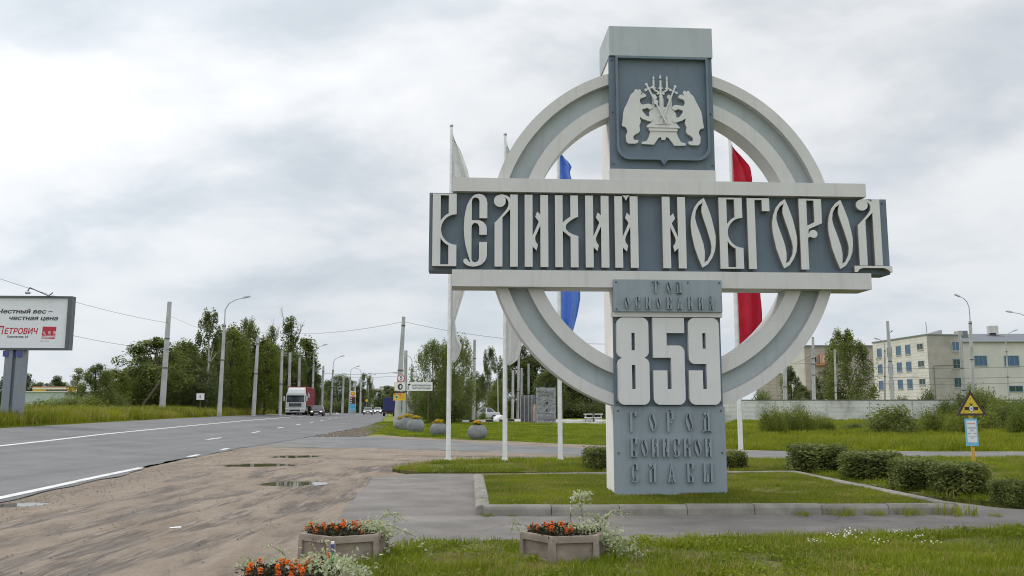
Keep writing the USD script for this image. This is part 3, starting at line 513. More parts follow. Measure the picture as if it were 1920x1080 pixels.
def glyph_ye(): return flip(E_OUT + [(535, 480), (542, 455), (560, 437), (580, 432), (605, 440), (620, 460), (627, 490), (627, 572), (718, 572), (718, 500), (708, 460), (680, 425), (640, 405), (600, 402), (537, 400)] + E_TOP, 437, 945)
def glyph_es(): return flip(E_OUT + E_TOP, 437, 945)
def glyph_el(foot=0):
    curl = [(868, 88), (915, 90), (955, 102), (985, 120), (1000, 140), (1000, 258), (902, 365), (902, 420), (808, 430), (895, 335), (950, 268), (970, 230), (975, 195), (968, 160), (950, 135), (925, 120), (905, 117), (890, 100)]
    g = unary_union([flip(curl, 800, 945), Point(71, 779).buffer(72, 24), rect(195, 287, foot, 857), rect(8, 102, foot, 522)])
    return g
def glyph_de():
    g = affinity.translate(affinity.scale(glyph_el(), 0.93, 0.945, origin=(0, 857)), 55, 8)
    b = [(0, 50), (425, 50), (425, -25), (405, -20), (375, 8), (335, 26), (95, 26), (55, 8), (30, -25), (0, -25)]
    return unary_union([g, P_(*b)])
def glyph_i():
    c = [(172, 295), (212, 332), (212, 455), (150, 595), (147, 625), (155, 655), (180, 690), (165, 758), (118, 712), (118, 585), (190, 420), (185, 405), (150, 358)]
    return unary_union([stem(0), stem(185), flip(c, 25, 952)])
def glyph_short_i(): return unary_union([glyph_i(), P_((92, 872), (112, 866), (138, 864), (162, 866), (184, 872), (156, 836), (140, 804), (122, 838))])
def glyph_en(): return affinity.scale(affinity.translate(glyph_i(), 0, 0), -1, 1, origin=(139, 0))
def glyph_ka():
    c = [(575, 350), (520, 385), (478, 428), (478, 520), (530, 560), (578, 597), (672, 597), (667, 582), (600, 562), (550, 535), (522, 505), (516, 475), (525, 445), (560, 410), (610, 375), (667, 350)]
    return unary_union([stem(0), rect(187, 280, 598, 857), rect(187, 280, 0, 360), flip(c, 388, 952)])
def glyph_o():
    o = [(585, 130), (625, 230), (670, 370), (700, 520), (712, 600), (710, 680), (697, 770), (665, 850), (610, 930), (545, 970), (505, 870), (460, 730), (430, 570), (422, 480), (424, 410), (440, 325), (472, 240), (525, 170)]
    h = [(572, 185), (520, 225), (485, 290), (474, 370), (490, 450), (530, 570), (565, 690), (578, 780), (575, 860), (568, 910), (610, 880), (650, 800), (660, 720), (650, 650), (610, 500), (570, 370), (553, 300), (555, 240)]
    return flip(o, 422, 980).difference(flip(h, 422, 980))
def glyph_ghe(): return unary_union([stem(0), rect(0, 272, 835, 857), rect(182, 272, 700, 857)])
def glyph_er():
    g = [(0, 857), (266, 857), (266, 562), (110, 490), (102, 470), (100, 440), (112, 415), (125, 400), (95, 385), (90, 350), (90, 0), (0, 0)]
    return unary_union([P_(*g).difference(P_((90, 837), (178, 837), (178, 573), (90, 530))), Point(158, 430).buffer(48, 20)])
def glyph_a():
    o = P_((0, 0), (150, 857), (180, 857), (330, 0), (235, 0), (150, 610), (92, 0)); bar = rect(60, 270, 300, 335)
    left = P_((0, 0), (145, 857), (185, 857), (95, 0)); right = P_((235, 0), (145, 857), (185, 857), (330, 0))
    return unary_union([left, right, bar, rect(142, 188, 0, 320)])
def glyph_ya():
    return unary_union([stem(170), P_((170, 470), (60, 0), (0, 0), (125, 470)), P_((40, 640), (172, 857), (172, 760), (110, 650), (172, 560), (172, 440), (40, 600)), P_((20, 905), (100, 880), (240, 915), (100, 925))])
def glyph_yery(): return unary_union([stem(0), rect(0, 190, 0, 20), rect(120, 205, 0, 330), P_((85, 430), (205, 330), (205, 270), (85, 380)), stem(290), P_((85, 560), (130, 520), (150, 440), (85, 470))])
GLYPH = dict(zip('ВЕСЛДИЙНКОГРАЯЫ', [glyph_ve(), glyph_ye(), glyph_es(), glyph_el(), glyph_de(), glyph_i(), glyph_short_i(), glyph_en(), glyph_ka(), glyph_o(), glyph_ghe(), glyph_er(), glyph_a(), glyph_ya(), glyph_yery()]))
def letter(ch, x0, z0, h, v0, v1, m, parent, wide=None, name='letter'):
    g = GLYPH[ch]; s = h / 857.0; b = g.bounds; sx = s if wide is None else wide / (b[2] - b[0])
    g = affinity.affine_transform(g, [sx, 0, 0, s, x0 - b[0] * sx, z0])
    g = g.simplify(0.001)
    e = 0.025 if v1 - v0 > 0.1 else 0.012
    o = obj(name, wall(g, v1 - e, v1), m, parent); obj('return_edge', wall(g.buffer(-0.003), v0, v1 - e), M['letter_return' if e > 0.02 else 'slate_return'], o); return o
BIG = [('В', -4.485, -4.031), ('Е', -3.901, -3.448), ('Л', -3.322, -2.864), ('И', -2.732, -2.282), ('К', -2.149, -1.698), ('И', -1.565, -1.111), ('Й', -0.998, -0.545), ('Н', -0.070, 0.385), ('О', 0.486, 0.967), ('В', 1.045, 1.505), ('Г', 1.604, 2.049), ('О', 2.091, 2.572), ('Р', 2.636, 3.085), ('О', 3.203, 3.683), ('Д', 3.690, 4.442)]
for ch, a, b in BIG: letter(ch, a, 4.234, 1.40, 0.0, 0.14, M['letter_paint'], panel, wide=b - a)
# small inscriptions
def row(s, xs, z0, h, v0, parent):
    for ch, x in zip(s, xs):
        g = GLYPH[ch].bounds; w = h * (g[2] - g[0]) / 857 * (1.15 if ch not in 'Д' else 1.0)
        letter(ch, x - w / 2, z0, h, v0, v0 + 0.05, M['slate_base'], parent, wide=w)
row('ГОД', [-0.222, 0.01, 0.20], 3.735, 0.235, 0.19, found)
row('ОСНОВАНИЯ', np.linspace(-0.805, 0.815, 9), 3.435, 0.235, 0.19, found)
row('ГОРОД', [-0.70, -0.335, 0.0, 0.36, 0.70], 1.14, 0.36, 0.06, base)
row('ВОИНСКОЙ', np.linspace(-0.70, 0.71, 8), 0.68, 0.34, 0.06, base)
row('СЛАВЫ', [-0.69, -0.36, 0.0, 0.355, 0.69], 0.215, 0.345, 0.06, base)
# the year 859
def rr(x0, x1, z0, z1, r): return rect(x0 + r, x1 - r, z0 + r, z1 - r).buffer(r, 10)
N = M['letter_paint']
e8 = unary_union([rr(-0.995, -0.39, 2.515, 3.278, 0.125), rr(-0.985, -0.385, 1.64, 2.523, 0.125)]).difference(rect(-0.716, -0.652, 2.66, 2.988)).difference(rect(-0.718, -0.652, 1.933, 2.381))
e5 = unary_union([rect(-0.309, 0.298, 2.988, 3.278), rect(-0.309, -0.043, 2.519, 3.278), rr(-0.309, 0.293, 2.30, 2.752, 0.125).union(rect(-0.309, -0.043, 2.519, 2.752)).intersection(rect(-0.4, 0.4, 2.519, 2.8)), rr(-0.311, 0.291, 1.64, 2.752, 0.125).intersection(rect(0.032, 0.4, 1.6, 2.8)), rr(-0.311, 0.291, 1.64, 2.6, 0.125).intersection(rect(-0.4, -0.044, 1.6, 2.282)), rr(-0.311, 0.291, 1.64, 2.6, 0.125).intersection(rect(-0.4, 0.4, 1.6, 1.933))])
e9 = unary_union([rr(0.374, 0.966, 2.404, 3.278, 0.125).difference(rect(0.643, 0.707, 2.693, 2.99)), rr(0.366, 0.966, 1.64, 3.2, 0.125).intersection(rect(0.707, 1.0, 1.6, 2.9)), rr(0.366, 0.966, 1.64, 2.6, 0.125).intersection(rect(0.3, 0.631, 1.6, 2.284)), rr(0.366, 0.966, 1.64, 2.6, 0.125).intersection(rect(0.3, 1.0, 1.6, 1.933))])
for g in (e8, e5, e9): obj('numeral', wall(g.buffer(0.002).buffer(-0.002), 0.035, 0.145), N, year)
# crest: plate, raised shield rim, bears, throne
crest = obj('crest_plate', wall(rect(-1.05, 1.03, 6.183, 8.503), 0, 0.04), M['slate_plate'], mon)
bolts(crest, [(-0.99, 8.42), (-0.985, 7.35), (-0.985, 6.3), (0.98, 6.3), (0.975, 7.35)], 0.04)
def shield(o):
    w, top, low, r = 0.925 - o, 8.49 - o, 6.375 + o, 0.26
    b = rr(-w, w, low, top + 1, r).intersection(rect(-2, 2, 6, top))
    tip = P_((-0.13 + o * .5, low + 0.02), (-0.06 + o * .5, low - 0.015), (0, low - 0.10 + o * 0.2), (0.06 - o * .5, low - 0.015), (0.13 - o * .5, low + 0.02))
    return b.union(tip)
obj('shield_rim', wall(shield(0).difference(shield(0.045)), 0.04, 0.13), M['slate_plate'], crest)
def cu(x, y): return ((x - 618) * 0.001572, 6.677 + (965 - y) * 0.001621)
BEAR = [(275, 266), (285, 262), (300, 268), (306, 282), (318, 268), (335, 264), (347, 275), (350, 290), (360, 308), (390, 318), (408, 328), (415, 345), (405, 358), (370, 370), (340, 382), (333, 400), (334, 430), (350, 455), (375, 458), (400, 450), (450, 446), (480, 455), (500, 480), (495, 495), (470, 512), (455, 518), (440, 505), (420, 498), (390, 508), (365, 513), (358, 528), (370, 550), (390, 575), (410, 600), (445, 607), (480, 612), (490, 650), (470, 670), (430, 662), (400, 650), (365, 640), (340, 620), (330, 615), (328, 630), (340, 665), (330, 700), (320, 720), (325, 760), (325, 790), (305, 815), (275, 830), (250, 848), (240, 868), (242, 890), (255, 905), (280, 903), (300, 905), (305, 918), (295, 935), (275, 948), (230, 951), (180, 950), (160, 935), (150, 915), (148, 880), (145, 850), (168, 800), (160, 770), (145, 748), (135, 740), (105, 737), (98, 715), (104, 690), (112, 640), (115, 600), (120, 560), (130, 520), (150, 480), (170, 440), (190, 400), (205, 365), (215, 340), (235, 318), (260, 297)]
bear = P_(*[cu(x, y) for x, y in BEAR])
for g in (bear, affinity.translate(affinity.scale(bear, -1, 1, origin=(0, 0)), 0.0, -0.012)):
    b = obj('bear', wall(g, 0.04, 0.10), N, crest)
    ex = -0.415 if g is bear else 0.415
    obj('eye', disc((ex, -0.102, 7.72), 0.012, 'y', 0.008, 8), M['bolt_metal'], b)
THR = [(495, 480), (740, 480), (758, 520), (788, 560), (793, 610), (760, 655), (800, 695), (835, 740), (832, 750), (805, 755), (800, 785), (790, 800), (810, 860), (830, 895), (845, 920), (905, 935), (905, 955), (890, 962), (760, 965), (735, 930), (690, 870), (655, 858), (645, 895), (600, 895), (592, 858), (560, 870), (520, 925), (500, 955), (350, 950), (343, 940), (350, 925), (410, 910), (430, 875), (445, 840), (460, 790), (442, 775), (440, 757), (410, 738), (425, 710), (470, 680), (490, 650), (452, 605), (448, 545), (490, 495)]
thr = unary_union([P_(*[cu(x, y) for x, y in THR]), rect(cu(492, 0)[0], cu(520, 0)[0], cu(0, 490)[1], cu(0, 350)[1]), rect(cu(700, 0)[0], cu(738, 0)[0], cu(0, 490)[1], cu(0, 360)[1]), rect(cu(582, 0)[0], cu(634, 0)[0], cu(0, 490)[1], cu(0, 370)[1]), Point(cu(513, 345)).buffer(0.045), Point(cu(708, 350)).buffer(0.042)])
th = obj('throne', wall(thr, 0.04, 0.085), N, crest)
obj('throne_seat', wall(unary_union([P_(*[cu(*q) for q in ((425, 722), (815, 722), (833, 745), (410, 740))]), P_(*[cu(*q) for q in ((442, 768), (800, 768), (800, 785), (442, 785))])]), 0.085, 0.10), N, th)
obj('throne_back', wall(P_(*[cu(*q) for q in ((555, 590), (690, 590), (715, 700), (525, 700))]).difference(P_(*[cu(*q) for q in ((575, 605), (668, 605), (685, 690), (558, 690))])), 0.085, 0.094), N, th)
def cl(pts, w): return LineString([cu(*p) for p in pts]).buffer(w / 2)
can = [rect(cu(590, 0)[0], cu(614, 0)[0], cu(0, 340)[1], cu(0, 140)[1]), Point(cu(603, 348)).buffer(0.04), cl([(515, 240), (520, 262), (545, 275), (575, 290), (580, 305), (565, 312)], 0.032), cl([(686, 240), (683, 262), (660, 277), (630, 292), (625, 306), (640, 314)], 0.032), cl([(497, 240), (532, 240)], 0.028), cl([(583, 240), (622, 240)], 0.03), cl([(668, 243), (704, 243)], 0.028), cl([(560, 310), (645, 310)], 0.03)]
for x, y in ((514, 80), (601, 66), (684, 82)):
    if x != 601: can.append(rect(cu(x - 11, 0)[0], cu(x + 11, 0)[0], cu(0, 240)[1], cu(0, y + 60)[1]))
    can.append(P_(*[cu(*q) for q in ((x, y), (x + 13, y + 35), (x + 5, y + 56), (x - 5, y + 56), (x - 13, y + 35))]))
obj('candelabrum', wall(unary_union(can), 0.04, 0.082), N, crest)
obj('sword', wall(unary_union([cl([(783, 225), (590, 690)], 0.03), cl([(722, 266), (800, 302)], 0.024), Point(cu(783, 222)).buffer(0.026), Point(cu(720, 266)).buffer(0.024), Point(cu(800, 303)).buffer(0.024)]), 0.087, 0.112), N, crest)
obj('sceptre', wall(unary_union([cl([(416, 208), (660, 690)], 0.03), cl([(405, 277), (488, 242)], 0.024), Point(cu(415, 206)).buffer(0.026), Point(cu(405, 278)).buffer(0.026), Point(cu(488, 242)).buffer(0.024), Point(cu(522, 375)).buffer(0.036), Point(cu(532, 430)).buffer(0.045)]), 0.114, 0.135), N, crest)

# ------------------------------------------------------------------ flag poles with long hanging flags
def flagpole(x, y, top, label):
    t = thing('flagpole', label, 'flagpole', (x, y, 0.06))
    h = top - 0.06
    obj('pole', tube([(0, 0, 0), (0, 0, h * 0.5), (0, 0, h)], [0.068, 0.060, 0.042], 14), M['white_metal'], t, smooth=40)
    obj('finial', trimesh.creation.icosphere(2, 0.055).apply_translation((0, 0, h + 0.03)), M['steel_grey'], t, smooth=True)
    obj('base_collar', revolve([(0.0, 0), (0.15, 0), (0.15, 0.03), (0.10, 0.05), (0.085, 0.12), (0.0, 0.12)], 16), M['white_metal'], t)
    return t
def flag(name, x, y, outline, m, label, seed, ny=70, nx=16):
    """A vertical cloth hanging from its hoist along the pole: outline rows (z, width); soft folds, frayed lower corner."""
    o = np.array(outline, float); zs = np.linspace(o[0, 0], o[-1, 0], ny); w = np.interp(-zs, -o[:, 0], o[:, 1]); lead = np.interp(-zs, -o[:, 0], o[:, 2])
    u = np.linspace(0, 1, nx); Z = np.repeat(zs[:, None], nx, 1); X = lead[:, None] + w[:, None] * u
    ph = meshkit.fbm(np.stack([u[None] * 3.0 + 0 * Z, Z * 0.8, 0 * Z + seed], -1), 3, seed) - 0.5
    Yd = 0.13 * np.sin(u[None] * 11.0 + Z * 1.3 + seed + 1.5 * np.sin(Z * 0.8)) * u[None] ** 0.5 * np.minimum(1, w[:, None] / 0.4) + 0.35 * ph * u[None]
    Zd = Z - 0.16 * u[None] ** 2 * np.exp(-np.arange(ny)[:, None] / 6.0) + 0.08 * ph * u[None]
    v = np.stack([X, Yd, Zd], -1).reshape(-1, 3); i = np.arange((ny - 1) * nx).reshape(ny - 1, nx)[:, :-1].ravel()
    f = np.stack([i, i + nx, i + nx + 1, i + 1], 1); f = np.vstack([f[:, [0, 1, 2]], f[:, [0, 2, 3]]])
    back = v + np.array([0, 0.004, 0]); vv = np.vstack([v, back]); ff = np.vstack([f, f[:, ::-1] + len(v)])
    t = thing(name, label, 'flag', (x, y, 0)); obj('cloth', (vv, ff), m, t, smooth=True)
    obj('halyard', tube([(0.0, -0.09, 1.3), (0.0, -0.075, 6), (0, -0.055, o[0, 0] + 0.05)], 0.006, 5), M['steel_grey'], t)
FP = [(-1.78, 24.4, 9.77), (-0.20, 24.6, 9.57), (1.36, 24.6, 9.2), (6.45, 24.6, 9.45)]
for (x, y, z), lb in zip(FP, ['leftmost white flagpole, carrying the torn white flag', 'second white flagpole from the left, its white flag hidden behind the ring', 'white flagpole carrying the blue flag left of the monument pillar', 'white flagpole carrying the red flag right of the monument pillar']): flagpole(x, y, z, lb)
flag('white_flag', FP[0][0] + 0.05, FP[0][1], [(9.5, 0.04, 0), (9.2, 0.2, 0), (8.5, 0.44, 0), (8.0, 0.52, 0), (6.5, 0.5, 0), (5.2, 0.45, 0), (4.6, 0.28, 0), (4.0, 0.10, 0), (3.6, 0.16, 0), (3.3, 0.30, 0), (3.0, 0.22, 0), (2.85, 0.06, 0.05)], M['flag_white'], 'torn white flag hanging from the leftmost flagpole', 3)
flag('white_flag', FP[1][0] + 0.05, FP[1][1], [(9.3, 0.04, 0), (8.8, 0.3, 0), (8.0, 0.5, 0), (6, 0.55, 0), (4.2, 0.5, 0), (3.3, 0.42, 0), (2.95, 0.34, 0), (2.78, 0.08, 0)], M['flag_white'], 'white flag showing only its lower end below the ring left of the info wall', 9)
flag('blue_flag', FP[2][0] + 0.05, FP[2][1], [(9.1, 0.03, 0), (8.95, 0.2, 0), (8.7, 0.36, 0), (8.5, 0.30, 0), (8.3, 0.36, 0), (7.5, 0.45, 0), (6, 0.55, 0), (4.7, 0.57, 0), (4.2, 0.48, 0), (3.8, 0.38, 0), (3.55, 0.28, 0), (3.45, 0.1, 0.15)], M['flag_blue'], 'long blue flag hanging behind the monument ring', 5)
flag('red_flag', FP[3][0] + 0.05, FP[3][1], [(9.3, 0.05, 0), (9.0, 0.28, 0), (8.65, 0.5, 0), (8.3, 0.55, 0), (7, 0.6, 0), (5, 0.66, 0), (4, 0.64, 0), (3.3, 0.6, 0), (2.6, 0.5, 0), (2.4, 0.2, 0)], M['flag_red'], 'long red flag hanging behind the monument ring', 7)

# ------------------------------------------------------------------ plants: kinds built once, planted many times
def diamonds(c, size, rng, aspect=0.5, up=None, spread=1.0, face=None):
    """One leaf (a folded diamond of two triangles) per row of c; face: n x 3 directions the leaves tend to turn to."""
    n = len(c)
    if face is None:
        d = rng.normal(size=(n, 3)) * spread + (np.zeros(3) if up is None else np.asarray(up)); q = rng.normal(size=(n, 3))
        d /= np.linalg.norm(d, axis=1, keepdims=True); s = np.cross(d, q)
    else:
        nn = rng.normal(size=(n, 3)) * 0.75 + face; nn /= np.linalg.norm(nn, axis=1, keepdims=True); d = np.cross(nn, rng.normal(size=(n, 3)))
        if up is not None: d += np.asarray(up)
        d /= np.linalg.norm(d, axis=1, keepdims=True); s = np.cross(nn, d)
    s /= np.maximum(np.linalg.norm(s, axis=1, keepdims=True), 1e-9); L = size * rng.uniform(0.65, 1.35, (n, 1)); W = L * aspect
    nrm = np.cross(d, s)
    v = np.stack([c - d * L / 2, c + s * W / 2 + nrm * W * 0.15, c + d * L / 2, c - s * W / 2 + nrm * W * 0.15], 1).reshape(-1, 3)
    i = np.arange(n)[:, None] * 4
    return v, np.vstack([i + [0, 1, 2], i + [0, 2, 3]])
def outward(p, mid, k=0.8, up=0.8):
    o = p - np.asarray(mid, float); o[:, 2] *= 0.5; return k * o / np.maximum(np.linalg.norm(o, axis=1, keepdims=True), 1e-6) + np.array([0, 0, up])
def tree_kind(name, seed, H=10.0, R=3.0, z0=0.15, clumps=70, per=100, leaf=0.26, leafmat='leaf_mid', shape='round', bark='bark', trunk_r=0.20, limb=10, spread=0.55, drop=0.0, aspect=0.55, bare=0):
    rng = np.random.default_rng(seed); cls = kind_class(name); cc = []
    while len(cc) < clumps:
        t = rng.uniform(0, 1); a = rng.uniform(0, 2 * pi)
        if shape == 'round': prof = np.sqrt(max(0, 1 - (2 * t - 0.95) ** 2)) * (1 if t > 0.25 else 0.85)
        elif shape == 'cone': prof = (1 - t) ** 0.75 * 0.95 + 0.06
        elif shape == 'column': prof = 0.55 + 0.45 * sin(pi * min(1, t * 1.15)) if t < 0.85 else (1 - t) * 4.0
        elif shape == 'egg': prof = max(0.0, sin(pi * (0.06 + 0.92 * t) ** 0.8)) ** 0.6
        else: prof = 1 - 0.55 * t
        lump = 0.72 + 0.56 * meshkit.noise(np.array([[cos(a) * 1.3 + 5, sin(a) * 1.3 + 5, t * 3.2 + seed]]), seed)[0]
        r = R * prof * lump * rng.uniform(0.25, 1.0) ** 0.55
        cc.append((r * cos(a), r * sin(a), H * (z0 + (1 - z0) * t * 0.97)))
    cc = np.array(cc); rad = spread * rng.uniform(0.6, 1.4, (clumps, 1)) * (1.15 - 0.55 * (cc[:, 2:3] / H))
    pts = []
    for k in range(clumps):
        n = int(per * rng.uniform(0.6, 1.4)); g = rng.normal(size=(n, 3)); g = g / np.maximum(1, np.linalg.norm(g, axis=1, keepdims=True) / 1.6)
        if drop: g[:, 2] = g[:, 2] * 1.7 - np.abs(rng.normal(size=n)) * drop; g[:, :2] *= 0.7
        pts.append(cc[k] + g * rad[k])
    pts = np.vstack(pts); pts = pts[pts[:, 2] > 0.05]
    m = MB(); top = H * (0.95 if shape != 'round' else 0.8); lean = rng.normal(size=2) * 0.15
    zz = np.linspace(0, top, 9); wob = np.cumsum(rng.normal(size=(9, 2)) * 0.06 * H / 10, axis=0); wob -= wob[0]
    path = np.c_[wob + lean * (zz / H)[:, None], zz]; m.tube(path, trunk_r * (1 - 0.9 * zz / top) + 0.02, 8)
    for k in rng.permutation(clumps)[:limb]:
        e = cc[k]; zb = max(H * 0.08, e[2] * rng.uniform(0.45, 0.75)); b = np.array([np.interp(zb, zz, path[:, 0]), np.interp(zb, zz, path[:, 1]), zb]); mid = (b + e) / 2 + np.array([0, 0, 0.12 * np.linalg.norm(e - b)])
        r0 = trunk_r * 0.42 * (1 - 0.7 * zb / H) + 0.012; m.tube([b, mid, e], [r0, r0 * 0.6, 0.012], 5)
    for k in range(bare):
        a = rng.uniform(0, 2 * pi); zb = H * rng.uniform(0.6, 0.85); b = np.array([np.interp(zb, zz, path[:, 0]), np.interp(zb, zz, path[:, 1]), zb]); e = b + np.array([cos(a) * R * 0.6, sin(a) * R * 0.6, H * rng.uniform(0.12, 0.3)])
        mid = (b + e) / 2 + np.array([cos(a), sin(a), -0.6]) * 0.2; m.tube([b, mid, e], [0.045, 0.03, 0.010], 4)
        for q in range(3):
            f = mid + (e - mid) * rng.uniform(0, 0.8); m.tube([f, f + np.array([rng.normal() * .35, rng.normal() * .35, rng.uniform(.3, .9)])], [0.018, 0.006], 3)
    obj('trunk', m, M[bark], cls)
    obj('crown', diamonds(pts, leaf, rng, aspect, face=outward(pts, (0, 0, H * 0.5)), up=(0, 0, -0.5 if drop else 0)), M[leafmat], cls)
    return cls
KIND = {
    'birch': tree_kind('birch_kind', 1, R=2.3, z0=0.08, clumps=125, per=105, leaf=0.20, leafmat='leaf_mid', shape='egg', bark='bark', trunk_r=0.14, spread=0.45, drop=0.9),
    'birch2': tree_kind('tall_birch_kind', 2, R=2.3, z0=0.10, clumps=75, per=105, leaf=0.20, leafmat='leaf_dark', shape='egg', bark='birch_bark', trunk_r=0.13, spread=0.42, drop=0.8),
    'broad': tree_kind('broadleaf_kind', 3, R=3.3, z0=0.10, clumps=110, per=110, leaf=0.27, leafmat='leaf_light', shape='round', spread=0.6),
    'broad2': tree_kind('dark_broadleaf_kind', 4, R=3.0, z0=0.06, clumps=90, per=110, leaf=0.27, leafmat='leaf_dark', shape='round', spread=0.62),
    'open': tree_kind('open_broadleaf_kind', 5, R=3.4, z0=0.15, clumps=100, per=95, leaf=0.30, leafmat='leaf_mid', shape='round', spread=0.62, limb=75),
    'willow': tree_kind('willow_kind', 6, R=3.4, z0=0.05, clumps=150, per=115, leaf=0.26, leafmat='leaf_mid', shape='round', spread=0.6, drop=0.5, aspect=0.35, bare=3),
    'poplar': tree_kind('poplar_kind', 7, R=2.1, z0=0.12, clumps=80, per=90, leaf=0.27, leafmat='leaf_mid', shape='cone', spread=0.5, limb=30),
    'bare': tree_kind('half_bare_kind', 8, R=1.9, z0=0.05, clumps=60, per=95, leaf=0.22, leafmat='leaf_mid', shape='cone', spread=0.5, bare=16),
    'forest': tree_kind('forest_kind', 9, R=2.5, z0=0.03, clumps=95, per=125, leaf=0.28, leafmat='leaf_dark', shape='egg', spread=0.62),
    'sapling': tree_kind('sapling_kind', 10, R=2.0, z0=0.03, clumps=60, per=80, leaf=0.24, leafmat='leaf_light', shape='cone', spread=0.5, trunk_r=0.09),
}
def bush_kind(name, seed, leafmat, R=1.2, H=2.0, clumps=45, per=110, leaf=0.11, spread=0.26, upright=0.0, aspect=0.5):
    rng = np.random.default_rng(seed); cls = kind_class(name); pts = []; m = MB()
    for k in range(clumps):
        a = rng.uniform(0, 2 * pi); q = rng.uniform(0.05, 1) ** 0.6; r = R * q; z = H * (1 - 0.72 * q ** 2) * rng.uniform(0.25, 0.95)
        c = np.array([r * cos(a), r * sin(a), z]); n = int(per * rng.uniform(0.7, 1.3)); g = rng.normal(size=(n, 3)) * spread; g[:, 2] *= 1 + upright
        pts.append(c + g)
        if k % 3 == 0: m.tube([(r * .25 * cos(a), r * .25 * sin(a), 0), (r * .7 * cos(a), r * .7 * sin(a), z * .6), tuple(c)], [0.02, 0.014, 0.006], 4)
    pts = np.vstack(pts); pts = pts[pts[:, 2] > 0.02]
    obj('stem', m, M['bark'], cls); obj('foliage', diamonds(pts, leaf, rng, aspect, up=(0, 0, upright * 1.2), face=outward(pts, (0, 0, H * 0.3))), M[leafmat], cls)
    return cls
KIND['shrub'] = bush_kind('shrub_kind', 21, 'leaf_mid', leaf=0.16, per=90)
KIND['shrub2'] = bush_kind('dark_shrub_kind', 22, 'leaf_dark', leaf=0.16, per=90)
KIND['yellow_shrub'] = bush_kind('light_shrub_kind', 23, 'leaf_light', leaf=0.16, per=90)
KIND['osier'] = bush_kind('osier_kind', 24, 'leaf_light', leaf=0.15, per=170, clumps=60, upright=0.9, aspect=0.32, spread=0.22)
KIND['osier2'] = bush_kind('green_osier_kind', 25, 'leaf_light', leaf=0.15, per=160, clumps=60, upright=0.7, aspect=0.34, spread=0.24)
def hedge_kind(name, seed, N=5600, leaf=0.070):
    rng = np.random.default_rng(seed); cls = kind_class(name)
    p = rng.uniform(-1, 1, (N * 3, 3)); q = np.abs(p); e = (q[:, 0] ** 4 + q[:, 1] ** 4 + np.abs(p[:, 2]) ** 5) ** 0.22; p = p / e[:, None] * rng.uniform(0.72, 1.06, (len(p), 1))[:, :1]
    n = meshkit.fbm(p * 2.4 + 9, 3, seed) - 0.5; p = p * (1 + 0.42 * n[:, None]); p = p[rng.permutation(len(p))[:N]]
    spikes = p[p[:, 2] > 0.75][: N // 9] + np.stack([0 * p[:1, 0], 0 * p[:1, 0], 0.1 + 0 * p[:1, 0]], 1) * rng.uniform(0, 2.6, (min(N // 9, (p[:, 2] > 0.75).sum()), 1))
    P = np.vstack([p, spikes]) * [0.5, 0.5, 0.5] + [0, 0, 0.5]; P = P[P[:, 2] > 0.03]
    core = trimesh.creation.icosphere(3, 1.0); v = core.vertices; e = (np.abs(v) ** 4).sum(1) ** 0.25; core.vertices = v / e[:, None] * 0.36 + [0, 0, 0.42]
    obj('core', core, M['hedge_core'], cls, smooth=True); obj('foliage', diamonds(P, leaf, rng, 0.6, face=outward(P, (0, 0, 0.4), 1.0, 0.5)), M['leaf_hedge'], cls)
    return cls
KIND['hedge'] = hedge_kind('hedge_kind', 31); KIND['hedge2'] = hedge_kind('hedge_kind_b', 32)

def plant(kind, name, label, cat, px, top, wpx, Y, base_h=10.0, r=None, rz=None, group=None, ground=None, wide=None):
    """Stands a plant of a kind at depth Y on the ground in the direction px, as tall as the photograph shows."""
    rr_ = {'birch': 2.3, 'birch2': 2.3, 'broad': 3.3, 'broad2': 3.0, 'open': 3.6, 'willow': 3.4, 'poplar': 2.1, 'bare': 1.9, 'forest': 2.5, 'sapling': 2.0}.get(kind, 1.35)
    bh = 10.0 if kind in ('birch', 'birch2', 'broad', 'broad2', 'open', 'willow', 'poplar', 'bare', 'forest', 'sapling') else 2.0
    p = at(px, 740, Y); z = float(height(p[0], Y)) if ground is None else ground; t = at(px, top, Y)
    h = t[2] - z; w = wpx * Y / FOC / 2
    rng = np.random.default_rng(int(px * 7 + top)); rz = rng.uniform(0, 6.28) if rz is None else rz
    return copy_of(KIND[kind], name, label, cat, (p[0], Y, z - 0.05), rz, (w / rr_, w / rr_, h / bh), group)

